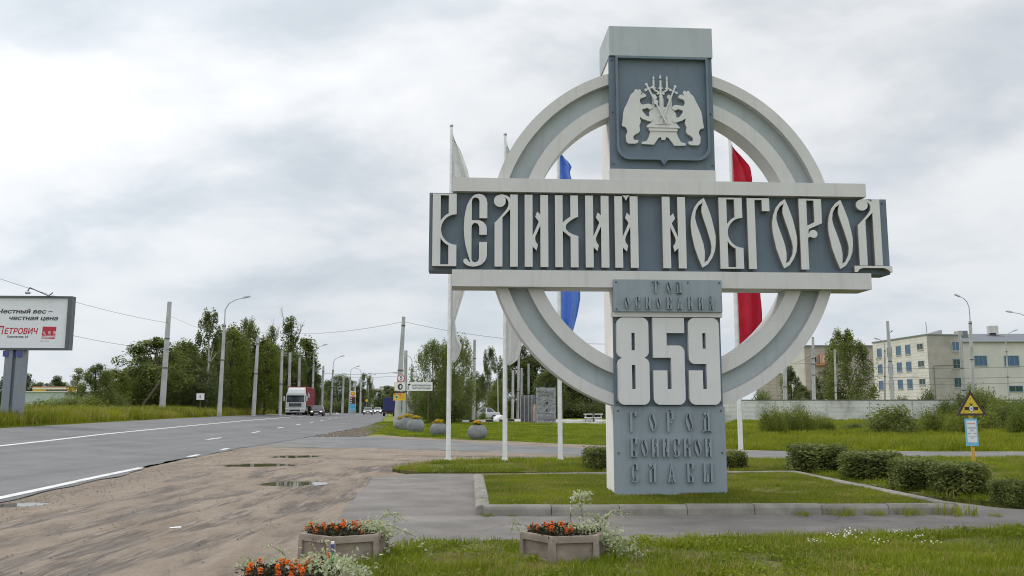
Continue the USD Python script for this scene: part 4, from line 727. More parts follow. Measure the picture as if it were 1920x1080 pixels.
# the left side of the road, from the billboard towards the lorry
LT = [
 ('sapling', 'birch_sapling', 'thin pale sapling left of the bushes beyond the billboard', 'tree', 143, 688, 48, 74), ('birch', 'young_birch', 'slender young birch with feathery top right of the pale wall', 'tree', 182, 682, 74, 72),
 ('broad', 'leafy_tree', 'low pale tree right of the slender young birch', 'tree', 213, 692, 79, 80), ('open', 'broadleaf_tree', 'open branching broadleaf tree left of the nearest bare trolley pole', 'tree', 288, 632, 134, 86),
 ('broad', 'leafy_tree', 'mid green tree behind the nearest bare trolley pole', 'tree', 340, 640, 96, 96), ('birch2', 'tall_birch', 'tallest dark birch left of the nearest street lamp', 'tree', 388, 583, 89, 94),
 ('broad', 'leafy_tree', 'light full tree right behind the nearest street lamp', 'tree', 432, 612, 84, 99), ('birch', 'birch_tree', 'airy birch between the nearest street lamp and the next trolley pole', 'tree', 458, 598, 74, 104),
 ('broad', 'leafy_tree', 'rounded light tree behind the second bare trolley pole', 'tree', 496, 636, 74, 104), ('bare', 'half_dead_tree', 'half dead tree with bare twigs above the lorry', 'tree', 540, 594, 72, 134),
 ('bare', 'half_dead_tree', 'slim tree with a bare leader left of the half dead tree', 'tree', 505, 612, 46, 130), ('poplar', 'poplar_tree', 'pale upswept poplar behind the red lorry container', 'tree', 572, 628, 72, 144),
 ('forest', 'leafy_tree', 'dense dark tree directly behind the lorry cab', 'tree', 518, 668, 84, 132), ('broad', 'leafy_tree', 'bushy tree left of the open branching broadleaf tree', 'tree', 250, 690, 72, 88),
 ('broad2', 'leafy_tree', 'low dark tree under the tallest birch', 'tree', 365, 690, 89, 90),
]
LT += [('forest', 'leafy_tree', f'{a} tree of the dense back row behind the lamps and poles', 'tree', px, top, w, Y) for a, px, top, w, Y in (('leftmost', 232, 700, 60, 112), ('second', 268, 672, 66, 116), ('third', 312, 662, 76, 118), ('fourth', 352, 650, 74, 122), ('fifth', 405, 640, 76, 126), ('sixth', 446, 640, 72, 128), ('seventh', 482, 655, 64, 130), ('eighth', 514, 650, 64, 134), ('ninth', 548, 662, 60, 138), ('rightmost', 582, 690, 46, 140))]
for k, n, lb, c, px, top, w, Y in LT: plant(k, n, lb, c, px, top, w, Y)
LS = [('yellow_shrub', 'light yellow green bush beside the billboard post', 78, 742, 70, 60), ('shrub', 'low green bush in front of the pale wall', 125, 738, 70, 58), ('yellow_shrub', 'yellow green bush below the thin pale sapling', 165, 735, 66, 62), ('shrub2', 'dark bush below the slender young birch', 205, 722, 70, 68), ('shrub', 'bush left of the leaning wooden strut', 248, 722, 64, 74), ('shrub2', 'shaded bush behind the nearest trolley pole foot', 300, 722, 74, 80), ('yellow_shrub', 'bright bush right of the nearest trolley pole foot', 345, 730, 60, 80), ('shrub2', 'dark bush behind the small square sign', 378, 718, 60, 86), ('shrub', 'bush behind the foot of the nearest street lamp', 425, 728, 70, 86), ('shrub2', 'dark bush between street lamp and second trolley pole', 458, 720, 66, 92), ('shrub2', 'dark bush left of the lorry cab', 500, 724, 66, 104), ('yellow_shrub', 'light bush right of the nearest street lamp foot', 443, 748, 46, 84), ('shrub2', 'deep green bush below the open broadleaf tree', 270, 706, 56, 82)]
for k, lb, px, top, w, Y in LS: plant(k, 'roadside_bush', lb, 'bush', px, top, w, Y + (6 if Y < 74 else 17))
FT = [('forest', 'distant tree behind the billboard post, leftmost of the far row', 12, 706, 50, 190), ('forest', 'distant tree right of the billboard post', 48, 702, 40, 190), ('broad2', 'low distant tree above the yellow striped carriage', 76, 716, 50, 200), ('forest', 'distant tree above the right end of the carriage', 104, 706, 46, 200)]
for k, lb, px, top, w, Y in FT: plant(k, 'distant_tree', lb, 'tree', px, top, w, Y)
# down the road
DT = [('broad2', 'broad domed dark tree right of the lorry', 636, 702, 62, 215), ('forest', 'dark tree between the domed tree and the petrol station sign', 612, 716, 40, 220), ('broad2', 'dark tree left of the petrol station sign', 658, 712, 46, 222), ('birch2', 'grey green tree with thin top right of the petrol station sign', 683, 700, 30, 226), ('bare', 'twiggy tree behind the third street lamp', 693, 704, 24, 230), ('forest', 'dark far tree left of the approaching white car', 672, 725, 40, 215),
      ('broad2', 'far tree behind the white oncoming cars', 705, 728, 44, 260), ('forest', 'far tree above the blue lorry', 728, 724, 44, 270), ('broad2', 'far tree right of the blue lorry', 748, 728, 40, 260), ('shrub', 'pale bush at the verge right of the lorry', 614, 748, 30, 196), ('shrub2', 'dark bush below the domed tree', 645, 745, 44, 196)]
for k, lb, px, top, w, Y in DT: plant(k, 'roadside_tree' if 'bush' not in lb else 'verge_bush', lb, 'bush' if 'bush' in lb else 'tree', px, top, w, Y)
# right of the road, behind the grass island
IT = [('willow', 'willow_tree', 'big pale willow behind the direction sign', 'tree', 812, 640, 92, 84), ('willow', 'willow_tree', 'darker willow with feathery top behind the leftmost flagpole', 'tree', 852, 628, 86, 92), ('broad2', 'leafy_tree', 'dark low tree between the two willows', 'tree', 836, 690, 96, 88), ('birch2', 'birch_tree', 'slim birch right of the tall grey trolley pole', 'tree', 918, 652, 56, 118), ('birch2', 'birch_tree', 'dark birch behind the second flagpole', 'tree', 945, 664, 50, 122),
      ('forest', 'forest_tree', 'dark tree left of the info wall', 'tree', 975, 650, 70, 126), ('forest', 'forest_tree', 'dark tree above the four grey slabs', 'tree', 1005, 655, 66, 128), ('broad2', 'forest_tree', 'bright crowned tree above the carved slab', 'tree', 1034, 690, 64, 118), ('forest', 'forest_tree', 'tall dark tree behind the ring left of the pillar', 'tree', 1062, 655, 76, 130), ('forest', 'forest_tree', 'dark tree behind the picnic tables', 'tree', 1094, 690, 70, 126), ('broad2', 'forest_tree', 'dark tree just left of the pillar', 'tree', 1128, 705, 60, 124), ('forest', 'forest_tree', 'dark tree hidden behind the pillar', 'tree', 1165, 690, 80, 130), ('forest', 'forest_tree', 'low dark tree behind the parked pale car', 'tree', 893, 698, 50, 128), ('broad', 'forest_tree', 'mid green small tree left of the second flagpole', 'tree', 934, 716, 46, 114), ('broad2', 'leafy_tree', 'dark small tree behind the round yellow planters', 'tree', 790, 715, 50, 110)]
for k, n, lb, c, px, top, w, Y in IT: plant(k, n, lb, c, px, top, w, Y)
IS = [('shrub2', 'dark shrub behind the parked pale car', 872, 738, 44, 112), ('shrub', 'shrub half hiding the parked pale car', 880, 748, 30, 100), ('shrub2', 'undergrowth bush left of the info wall', 965, 745, 60, 124), ('shrub2', 'undergrowth bush behind the carved slab', 1050, 740, 60, 122), ('shrub2', 'undergrowth bush behind the picnic tables', 1090, 742, 64, 122), ('shrub', 'low bush at the foot of the pale willow', 822, 756, 40, 90), ('yellow_shrub', 'small round bush in front of the parked car', 905, 766, 14, 96), ('shrub2', 'bush right of the picnic tables', 1126, 742, 50, 120), ('shrub2', 'undergrowth bush behind the second flagpole', 935, 742, 54, 124)]
for k, lb, px, top, w, Y in IS: plant(k, 'undergrowth_bush', lb, 'bush', px, top, w, Y)
# right of the monument
RT = [('birch', 'birch_tree', 'tall weeping birch in front of the white three storey block', 'tree', 1590, 618, 96, 116), ('broad2', 'birch_tree', 'dark shorter tree left of the tall weeping birch', 'tree', 1549, 690, 52, 120), ('forest', 'leafy_tree', 'narrow dark tree beside the brick building', 'tree', 1484, 688, 40, 126), ('broad2', 'leafy_tree', 'low dark tree behind the fence right of the brick building', 'tree', 1506, 722, 34, 122)]
for k, n, lb, c, px, top, w, Y in RT: plant(k, n, lb, c, px, top, w, Y)
RS = [('shrub', 'small tree top above the fence under the ring', 1428, 727, 40, 108), ('shrub2', 'bush against the corner of the white three storey block', 1738, 722, 36, 112), ('shrub', 'low bush at the foot of the three storey block', 1690, 738, 30, 112), ('shrub2', 'dark bush spilling over the fence end', 1800, 732, 56, 90), ('shrub', 'bush behind the triangular warning sign', 1842, 722, 60, 88), ('yellow_shrub', 'pale bush right of the triangular warning sign', 1880, 736, 60, 84), ('shrub', 'bush at the far right end of the fence', 1908, 742, 50, 80), ('shrub2', 'bush under the fence end', 1772, 744, 40, 92), ('shrub', 'upright bush before the hall wall', 1822, 712, 26, 100), ('shrub2', 'bush before the hall behind the yellow post', 1862, 738, 60, 92),
      ('osier', 'tall pale osier left of the fence joint', 1446, 766, 50, 50), ('osier', 'wide feathery osier bush below the fence', 1490, 764, 70, 52), ('osier2', 'low osier bush right of the wide feathery one', 1532, 778, 56, 54), ('shrub', 'dense dark green bush in the middle of the field', 1668, 753, 92, 50), ('osier2', 'pale osier bush right of the dense dark bush', 1752, 768, 70, 52), ('osier', 'osier bush left of the blue notice', 1796, 772, 56, 50), ('yellow_shrub', 'yellowish bush behind the blue notice', 1838, 762, 66, 54), ('shrub', 'rank bush right of the blue notice', 1884, 752, 76, 56), ('osier2', 'rank osier at the right edge of the picture', 1916, 764, 60, 50), ('shrub2', 'small dark bush in the long grass below the fence', 1598, 790, 50, 56)]
for k, lb, px, top, w, Y in RS: plant(k, 'field_bush', lb, 'bush', px, top, w, Y)
# trimmed hedge blocks round the monument
def hedge(kind, label, px, py, wpx, toppx, depth, rz=-0.55):
    p = spot(px, py, 0.085); t = at(px, toppx, p[1]); w = wpx * p[1] / FOC
    copy_of(KIND[kind], 'clipped_hedge', label, 'hedge', (p[0], p[1] + depth / 2, 0.06), rz, (w, depth, (t[2] - 0.06) * 0.93))
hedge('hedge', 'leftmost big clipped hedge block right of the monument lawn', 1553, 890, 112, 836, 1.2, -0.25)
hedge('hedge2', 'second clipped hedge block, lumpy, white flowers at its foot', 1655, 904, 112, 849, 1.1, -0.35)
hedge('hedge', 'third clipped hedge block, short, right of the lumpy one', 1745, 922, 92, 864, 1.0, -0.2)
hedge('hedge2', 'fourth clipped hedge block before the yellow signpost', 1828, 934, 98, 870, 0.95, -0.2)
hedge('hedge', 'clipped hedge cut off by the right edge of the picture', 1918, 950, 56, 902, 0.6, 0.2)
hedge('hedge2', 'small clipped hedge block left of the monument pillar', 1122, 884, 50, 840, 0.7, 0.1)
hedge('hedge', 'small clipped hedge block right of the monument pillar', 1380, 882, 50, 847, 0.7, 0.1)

# ------------------------------------------------------------------ grass: tufts scattered over the near verges and lawns
def tuft_kind(name, seed, n, h, spread, m, lean=0.35, w=0.006):
    rng = np.random.default_rng(seed); b = rng.uniform(-spread, spread, (n, 2)); hh = h * rng.uniform(0.5, 1.3, n); a = rng.uniform(0, 2 * pi, n); L = rng.uniform(0.1, 1, n) * lean * hh
    d = np.stack([np.cos(a), np.sin(a)], 1); s = np.stack([-np.sin(a), np.cos(a)], 1) * w * rng.uniform(0.7, 1.4, (n, 1))
    z0 = np.zeros((n, 1)); mid = b + d * (L * 0.35)[:, None]; tip = b + d * L[:, None]
    v = np.stack([np.c_[b - s, z0], np.c_[b + s, z0], np.c_[mid + s * .8, hh * .6], np.c_[mid - s * .8, hh * .6], np.c_[tip, hh]], 1).reshape(-1, 3)
    i = np.arange(n)[:, None] * 5; f = np.vstack([i + [0, 1, 2], i + [0, 2, 3], i + [3, 2, 4]])
    return v, f
def scatter(name, label, cat, pts, protos, seed, smin=0.75, smax=1.25):
    """One PointInstancer of uncountable small growth; pts n x 3."""
    rng = np.random.default_rng(seed); pi_ = UsdGeom.PointInstancer.Define(stage, numbered('/World', name)); n = len(pts); rel = pi_.CreatePrototypesRel()
    for k, (v, f, m) in enumerate(protos):
        p = usdkit.mesh(stage, str(pi_.GetPath()) + f'/tuft_{k:03d}', (v, f), m); rel.AddTarget(p.GetPath())
    pi_.CreateProtoIndicesAttr(Vt.IntArray.FromNumpy(rng.integers(0, len(protos), n).astype(np.int32)))
    pi_.CreatePositionsAttr(Vt.Vec3fArray.FromNumpy(np.asarray(pts, np.float32)))
    a = rng.uniform(0, 2 * pi, n); q = [Gf.Quath(float(cos(x / 2)), 0, 0, float(sin(x / 2))) for x in a]
    pi_.CreateOrientationsAttr(Vt.QuathArray(q)); s = rng.uniform(smin, smax, (n, 1)); pi_.CreateScalesAttr(Vt.Vec3fArray.FromNumpy(np.hstack([s, s, s * rng.uniform(0.8, 1.2, (n, 1))]).astype(np.float32)))
    tag(pi_, label, cat, kind='stuff')
def sow(poly, n, seed, z, thin=None):
    rng = np.random.default_rng(seed); b = poly.bounds; out = []
    while len(out) < n:
        p = rng.uniform((b[0], b[1]), (b[2], b[3]), (n * 2, 2)); p = p[contains_xy(poly, p[:, 0], p[:, 1])]
        if thin is not None: p = p[rng.uniform(0, 1, len(p)) < thin(p)]
        out += list(p)
    p = np.array(out[:n]); return np.c_[p, z(p[:, 0], p[:, 1]) if callable(z) else np.full(n, z)]
patchy = lambda f, lo, hi, sd: (lambda p: np.clip((meshkit.fbm(np.c_[p * f, np.zeros(len(p))], 3, sd) - lo) / (hi - lo), 0.14, 1))
G1 = [(*tuft_kind('a', s, 60, 0.042, 0.13, None, 0.8, 0.003), M['grass_blade']) for s in (1, 2, 3)] + [(*tuft_kind('a', 9, 46, 0.045, 0.13, None, 1.0, 0.003), M['dry_weed'])]
G2 = [(*tuft_kind('b', s, 50, 0.075, 0.14, None, 0.8, 0.0032), M['grass_blade']) for s in (4, 5, 6)] + [(*tuft_kind('b', 10, 26, 0.085, 0.14, None, 1.0, 0.003), M['dry_weed'])]
rngb = np.random.default_rng(77)
def broad_patch(seed):
    r = np.random.default_rng(seed); n = 26; c = np.c_[r.uniform(-0.11, 0.11, (n, 2)), r.uniform(0.015, 0.06, n)]
    return diamonds(c, 0.036, r, 0.55, face=np.tile([0, -.2, 1.0], (26, 1)))
G3 = [(*broad_patch(s), M['grass_blade']) for s in (7, 8)]
zr = lambda z: z
NEARV = NEAR.intersection(sbox(-2.0, 5.2, 12.5, 12)).buffer(-0.03)
keep_off = unary_union([Point(-1.72, 9.12).buffer(0.43), Point(0.545, 9.12).buffer(0.43), Point(-1.66, 6.82).buffer(0.43)])
NEARV = NEARV.difference(keep_off)
scatter('near_grass', 'rough green grass of the near verge between the flower planters', 'grass', sow(NEARV, 7000, 1, 0.08, patchy(1.2, 0.34, 0.52, 3)), G1 + G2, 1)
scatter('clover_leaves', 'broad leaved weeds and clover growing in the near verge', 'weeds', sow(NEARV, 1000, 2, 0.085, patchy(1.0, 0.44, 0.6, 5)), G3, 2, 0.8, 1.5)
CL = sbox(3.1, 9.6, 4.7, 10.5)
def clover_head():
    v = []; r = np.random.default_rng(4); c = np.c_[r.uniform(-0.10, 0.10, (9, 2)), r.uniform(0.07, 0.12, 9)]; ms = [trimesh.creation.icosphere(1, 0.0072).apply_translation(q) for q in c]; m = join(ms); return m.vertices, m.faces
scatter('clover_flowers', 'small white clover flowers in the near verge', 'flowers', sow(Polygon([(3.1, 9.3), (4.9, 9.4), (4.8, 10.3), (3.3, 10.2)]), 9, 3, 0.08), [(*clover_head(), M['clover_white'])], 3)
LAWNP = Polygon(LAWN_Q).buffer(-0.12).difference(affinity.rotate(sbox(1.66, 14.67, 3.68, 15.75), 3.4, origin=(2.657, 14.69)))
scatter('lawn_grass', 'patchy mown grass inside the monument kerb', 'grass', sow(LAWNP, 5200, 4, 0.147, patchy(0.9, 0.33, 0.5, 6)), G1, 4)
VV = VERGE.intersection(sbox(-3.2, 12, 20, 27))
scatter('verge_grass', 'uneven grass of the verge around flagpoles and hedges', 'grass', sow(VV, 7500, 5, 0.08, patchy(0.7, 0.34, 0.5, 7)), G1 + G2, 5, 0.8, 1.6)
G4 = [(*tuft_kind('c', s, 46, 0.22, 0.28, None, 0.6, 0.010), M['grass_long']) for s in (11, 12, 13)]
FIELD = Polygon([(7, 33.2), (12, 32.2), (60, 31.5), (64, 99), (26, 99), (13, 60), (9, 42)])
scatter('field_grass', 'long pale grass of the field below the concrete fence', 'grass', sow(FIELD, 8500, 6, lambda x, y: base_z(x, y), lambda p: np.clip(45.0 / p[:, 1], 0.1, 1) ** 1.5), G4, 6, 0.7, 1.5)
ISL = Polygon([(-13.8, 92), (-10.9, 64), (-8.4, 52), (-5.9, 47.2), (-3.2, 43.2), (-0.6, 41), (1.9, 38.4), (4.3, 36), (8.6, 33.2), (14, 33), (12, 60), (10, 92)])
scatter('island_grass', 'short green grass of the island with the round planters', 'grass', sow(ISL, 6500, 7, lambda x, y: base_z(x, y), lambda p: np.clip(44.0 / p[:, 1], 0.1, 1) ** 2), [(*tuft_kind('d', s, 46, 0.09, 0.3, None, 0.7, 0.009), M['grass_blade']) for s in (14, 15)], 7, 0.8, 1.4)
def left_strip(n, a, b, seed):
    r = np.random.default_rng(seed); y = 30 + 110 * r.uniform(0, 1, n) ** 1.15; x = far_x(y) - r.uniform(a, b, n); return np.c_[x, y, base_z(x, y)]
G5 = [(*tuft_kind('e', s, 50, 0.40, 0.4, None, 0.6, 0.014), m) for s, m in ((16, M['grass_long']), (17, M['grass_long']), (18, M['dry_weed']))]
scatter('roadside_grass', 'long yellowing grass along the far side of the main road', 'grass', np.vstack([left_strip(5200, 0.7, 6, 8), left_strip(3800, 4, 16, 18)]), G5, 8, 0.6, 1.7)
scatter('mown_edge_grass', 'short mown grass at the far edge of the main road', 'grass', left_strip(2600, 0.15, 2.2, 9), [(*tuft_kind('f', 19, 46, 0.12, 0.35, None, 0.7, 0.012), M['grass_long'])], 9)
# stray tufts growing at the foot of the kerb and on the apron
for (x, y, s), lb in zip([(4.15, 12.66, 1.0), (4.75, 12.72, 1.5), (5.25, 12.74, 1.0), (5.75, 12.77, 1.4), (6.40, 12.78, 2.0), (6.9, 12.6, 0.7), (-0.35, 12.6, 0.7), (0.0, 12.64, .4)],
                         ['leftmost grass tuft along the right part of the front kerb', 'tall wispy grass tuft against the front kerb', 'short grass tuft between two tall ones at the front kerb', 'grass tuft left of the kerb corner', 'thick grass tuft hiding the right kerb corner', 'lone grass tuft on the asphalt right of the kerb corner', 'grass tuft at the left kerb corner', 'tiny grass tuft in the joint of the front kerb']):
    t = thing('grass_tuft', lb, 'grass tuft', (x, y, 0.045), 0.3, None, (s, s, s)); obj('blades', tuft_kind('g', int(x * 10) + 50, 90, 0.085, 0.12, None, 1.1, 0.003), M['grass_long'], t)
# broken edge: stones and crumbs
def crumb(seed):
    r = np.random.default_rng(seed); m = trimesh.creation.icosphere(1, 0.018); m.vertices = m.vertices * r.uniform(0.6, 1.3, 3) * (1 + 0.25 * r.normal(size=(len(m.vertices), 1))); return m.vertices, m.faces
def edge_crumbs(n, seed):
    r = np.random.default_rng(seed); y = 9 + 25 * r.uniform(0, 1, n); x = edge_x(y) + np.abs(r.normal(size=n)) * 0.55 + 0.05; k = r.integers(0, 2, n); x2 = r.uniform(-8, -2.2, n); y2 = r.uniform(7, 27, n); x, y = np.where(k & (r.uniform(size=n) < .6), x2, x), np.where(k & (r.uniform(size=n) < .6), y2, y)
    return np.c_[x, y, lay(x, y)[0]]
scatter('gravel_crumbs', 'loose stones and asphalt crumbs along the broken road edge', 'gravel', edge_crumbs(4200, 10), [(crumb(s)[0] * 0.62, crumb(s)[1], M['dirt_stone']) for s in (1, 2, 3)], 10, 0.3, 1.5)
def pile_pts(n, seed):
    r = np.random.default_rng(seed); y = r.uniform(46, 74, n); x = edge_x(y) + 0.3 + r.uniform(0, 1, n) * np.interp(y, [46, 52, 74], [2.4, 2.6, 1.2]); return np.c_[x, y, np.full(n, 0.02)]
scatter('rubble', 'broken asphalt rubble at the corner of the grass island', 'rubble', pile_pts(1100, 11), [(v * 4, f, M['gravel']) for v, f in (crumb(7), crumb(8))], 11, 0.3, 1.4)

# ------------------------------------------------------------------ hexagonal flower planters in the foreground
def hexpts(R, a0, z): return np.array([(R * cos(a0 + k * pi / 3), R * sin(a0 + k * pi / 3), z) for k in range(6)])
def planter(x, y, R, a0, label, h=0.27, rz=0.0):
    t = thing('hexagonal_planter', label, 'planter', (x, y, -0.005)); A = radians(a0)
    o = 0.07                                                                   # foot under it
    shell = hull(np.vstack([hexpts(R * 1.0, A, o), hexpts(R * 1.02, A, o + 0.05), hexpts(R * 1.0, A, o + h - 0.02), hexpts(R * 0.985, A, o + h)]))
    import manifold3d as m3
    def man(q): return m3.Manifold(m3.Mesh(np.asarray(q.vertices, np.float32), np.asarray(q.faces, np.uint32)))
    solid = man(shell) - man(hull(np.vstack([hexpts(R * 0.86, A, o + 0.05), hexpts(R * 0.875, A, o + h + 0.05)])))
    for k in range(6):                                                         # sunk panel in every side
        a, b = hexpts(R, A, 0)[k], hexpts(R, A, 0)[(k + 1) % 6]; c = (a + b) / 2; n = c / np.linalg.norm(c); ang = math.atan2(b[1] - a[1], b[0] - a[0]); L = R * 0.80
        cut = boxm((0, 0, 0), (L, 0.05, h * 0.60), rz=ang); cut.apply_translation(c + np.array([0, 0, o + h * 0.47])); solid = solid - man(cut)
    obj('bowl', solid, M['planter_concrete'], t, smooth=25)
    for k in range(6):
        a, b = hexpts(R, A, 0)[k], hexpts(R, A, 0)[(k + 1) % 6]; c = (a + b) / 2; n = c / np.linalg.norm(c); ang = math.atan2(b[1] - a[1], b[0] - a[0]); L = R * 0.79
        gx_, gz_ = np.meshgrid(np.linspace(-L / 2, L / 2, 22), np.linspace(-h * 0.295, h * 0.295, 12)); rel = (meshkit.fbm(np.stack([gx_ * 16 + k * 3 + x * 9, gz_ * 26, 0 * gx_], -1), 3, 5) - 0.5) * 0.016
        d = np.array([cos(ang), sin(ang), 0]); v = (c - n * 0.024 + np.array([0, 0, o + h * 0.47]))[None] + gx_.ravel()[:, None] * d + gz_.ravel()[:, None] * np.array([0, 0, 1.0]) + rel.ravel()[:, None] * n
        i = np.arange(11 * 22).reshape(11, 22)[:, :-1].ravel(); f = np.stack([i, i + 1, i + 23, i + 22], 1)
        obj('side_panel', (v, np.vstack([f[:, [0, 1, 2]], f[:, [0, 2, 3]]])), M['planter_concrete'], t, smooth=True)
    obj('foot', hull(np.vstack([hexpts(R * 0.8, A, -0.03), hexpts(R * 0.8, A, o)])), M['planter_concrete'], t)
    obj('soil', hull(np.vstack([hexpts(R * 0.855, A, o + h - 0.09), hexpts(R * 0.865, A, o + h - 0.05)])), M['soil'], t)
    return o + h - 0.05 - 0.005
def marigold_kind(name, seed):
    rng = np.random.default_rng(seed); cls = kind_class(name); b = []
    c0 = np.array([rng.normal() * 0.02, rng.normal() * 0.02, 0.105])
    for ring, (n, r, tz) in enumerate([(11, 0.025, -0.006), (12, 0.026, 0.004), (10, 0.020, 0.010), (7, 0.013, 0.014)]):
        for k in range(n):
            a = 2 * pi * (k + 0.5 * ring) / n + rng.normal() * 0.1; d = np.array([cos(a), sin(a), -0.35 + 0.55 * ring + rng.normal() * 0.15]); s = np.array([-sin(a), cos(a), 0]); p = c0 + np.array([0, 0, tz]); w = 0.0085
            b += [[p, p + d * r * .6 + s * w, p + d * r + np.array([0, 0, -.003]), p + d * r * .6 - s * w]]
    v = np.array(b).reshape(-1, 3); i = np.arange(len(b))[:, None] * 4
    obj('bloom', (v, np.vstack([i + [0, 1, 2], i + [0, 2, 3]])), M['marigold'], cls)
    m = MB(); m.tube([(0, 0, -0.02), tuple(c0 * [0.5, 0.5, 0.5]), tuple(c0)], 0.003, 5)
    obj('stem', m, M['marigold_leaf'], cls)
    pts = np.c_[rng.normal(size=(46, 2)) * 0.042, rng.uniform(0.0, 0.10, 46)]
    obj('leaves', diamonds(pts, 0.034, rng, 0.42), M['marigold_leaf'], cls)
    return cls
MG = [marigold_kind('marigold_kind_a', 1), marigold_kind('marigold_kind_b', 2), marigold_kind('marigold_kind_c', 3)]
def trailing(name, label, x, y, z, seed, starts, drops, mass):
    """A white variegated trailing plant: wiry shoots hung with small pale leaves."""
    rng = np.random.default_rng(seed); t = thing(name, label, 'trailing plant', (x, y, z)); m = MB(); pts = []
    for (c, r, n) in mass:
        n = int(n * 1.15); g = rng.normal(size=(n, 3)) * np.array(r); pts.append(np.array(c) + g)
    for (path, n) in drops:
        p = np.array(path, float); q = np.stack([np.interp(np.linspace(0, 1, 14), np.linspace(0, 1, len(p)), p[:, k]) for k in range(3)], 1); q = q + np.cumsum(rng.normal(size=q.shape) * 0.004, axis=0)
        m.tube(q, np.linspace(0.004, 0.0015, 14), 4); idx = rng.integers(1, 14, n); pts.append(q[idx] + rng.normal(size=(n, 3)) * 0.016)
        for _ in range(4):
            k = rng.integers(3, 13); e = q[k] + rng.normal(size=3) * [0.07, 0.07, 0.05]; m.tube([q[k], e], [0.002, 0.001], 3); pts.append(q[k] + (e - q[k]) * rng.uniform(0, 1, (7, 1)) + rng.normal(size=(7, 3)) * 0.009)
    obj('shoots', m, M['bark'], t); obj('leaves', diamonds(np.vstack(pts), 0.034, rng, 0.66), M['variegated'], t)
def fill(x, y, z, R, spots, grp, label, seed):
    rng = np.random.default_rng(seed)
    for (dx, dy, s) in spots:
        copy_of(MG[int(rng.integers(0, 3))], 'marigold', label, 'marigold', (x + dx, y + dy, z), rng.uniform(0, 6.28), (s, s, s * rng.uniform(0.8, 1.15)), grp)
def leafbed(label, x, y, z, R, seed, n=900):
    rng = np.random.default_rng(seed); a = rng.uniform(0, 2 * pi, n); r = R * rng.uniform(0, 1, n) ** 0.5
    p = np.c_[x + r * np.cos(a), y + r * np.sin(a), z + rng.uniform(-0.01, 0.085, n)]
    v, f = diamonds(p, 0.045, rng, 0.45); tag(obj('bedding_leaves', (v, f), M['marigold_leaf']), label, 'bedding plants', kind='stuff')
rng = np.random.default_rng(91)
def scattered(n, R, seed, x_lo=-1, x_hi=0.45):
    r = np.random.default_rng(seed); out = []
    while len(out) < n:
        p = r.uniform(-R, R, 2)
        if hypot(*p) < R and x_lo * R < p[0] < x_hi * R and all(hypot(p[0] - q[0], p[1] - q[1]) > 0.062 for q in out): out.append((p[0], p[1], r.uniform(0.75, 1.1)))
    return out
# middle planter, right planter, and the planter cut off by the bottom edge
PA = (-1.72, 9.12, 0.470, 24); z = planter(*PA, 'hexagonal concrete planter before the dirt lot, white shoots trailing over its right corner')
leafbed('dark bedding leaves in the planter before the dirt lot', PA[0], PA[1], z, 0.38, 1)
fill(PA[0], PA[1], z, 0.4, scattered(25, 0.385, 12, -1, 0.55), 'marigolds in the planter before the dirt lot', 'orange marigold in the planter before the dirt lot', 1)
trailing('trailing_plant', 'white leaved plant arching out of the planter before the dirt lot', PA[0], PA[1], z, 5, None,
         [([(0.25, -0.05, 0.0), (0.45, -0.12, 0.12), (0.62, -0.15, 0.06), (0.78, -0.2, 0.0), (0.88, -0.22, -0.14), (0.93, -0.22, -0.22)], 60), ([(0.3, -0.1, 0), (0.46, -0.18, 0.04), (0.5, -0.2, -0.1), (0.52, -0.2, -0.2)], 24), ([(0.2, 0.1, 0), (0.4, 0.2, 0.2), (0.6, 0.2, 0.12)], 40), ([(-0.3, 0.2, 0), (-0.33, 0.22, 0.1), (-0.45, 0.2, 0.08)], 16)],
         [((0.30, -0.02, 0.08), (0.10, 0.10, 0.045), 320), ((0.08, 0.16, 0.06), (0.16, 0.07, 0.035), 150), ((-0.12, 0.22, 0.05), (0.12, 0.05, 0.03), 80), ((0.40, -0.10, 0.06), (0.06, 0.06, 0.04), 120)])
PB = (0.545, 9.12, 0.47, 10); z = planter(*PB, 'hexagonal concrete planter before the monument lawn, overgrown on its right side')
leafbed('dark bedding leaves in the planter before the monument lawn', PB[0], PB[1], z, 0.38, 2)
fill(PB[0], PB[1], z, 0.4, scattered(23, 0.385, 23, -1, 0.25), 'marigolds in the planter before the monument lawn', 'orange marigold in the planter before the monument lawn', 2)
trailing('trailing_plant', 'tall bushy white leaved plant spilling from the planter before the monument lawn', PB[0], PB[1], z, 6, None,
         [([(0.05, 0.1, 0), (0.05, 0.12, 0.2), (0.09, 0.12, 0.36), (0.16, 0.1, 0.42), (0.25, 0.08, 0.36)], 70), ([(0.2, 0.1, 0), (0.2, 0.12, 0.16), (0.17, 0.12, 0.30), (0.2, 0.1, 0.34)], 26), ([(0.25, 0.0, 0), (0.42, 0.05, 0.16), (0.5, 0.05, 0.24), (0.68, 0.02, 0.22)], 46), ([(0.3, 0.1, 0), (0.36, 0.1, 0.14), (0.33, 0.1, 0.22)], 20), ([(0.35, -0.1, 0), (0.52, -0.15, -0.02), (0.62, -0.2, -0.16), (0.75, -0.25, -0.22)], 70), ([(0.35, -0.05, 0.02), (0.55, -0.12, 0.0), (0.7, -0.15, -0.14), (0.82, -0.2, -0.22)], 60), ([(-0.3, 0.2, 0), (-0.4, 0.2, 0.1), (-0.52, 0.18, 0.12)], 12)],
         [((0.24, -0.05, 0.06), (0.12, 0.12, 0.05), 420), ((0.42, -0.12, 0.0), (0.08, 0.08, 0.05), 240), ((0.55, -0.2, -0.10), (0.07, 0.07, 0.05), 180), ((0.68, -0.24, -0.2), (0.07, 0.06, 0.035), 130), ((0.02, -0.02, 0.06), (0.10, 0.10, 0.03), 90), ((0.18, 0.09, 0.40), (0.05, 0.04, 0.025), 70)])
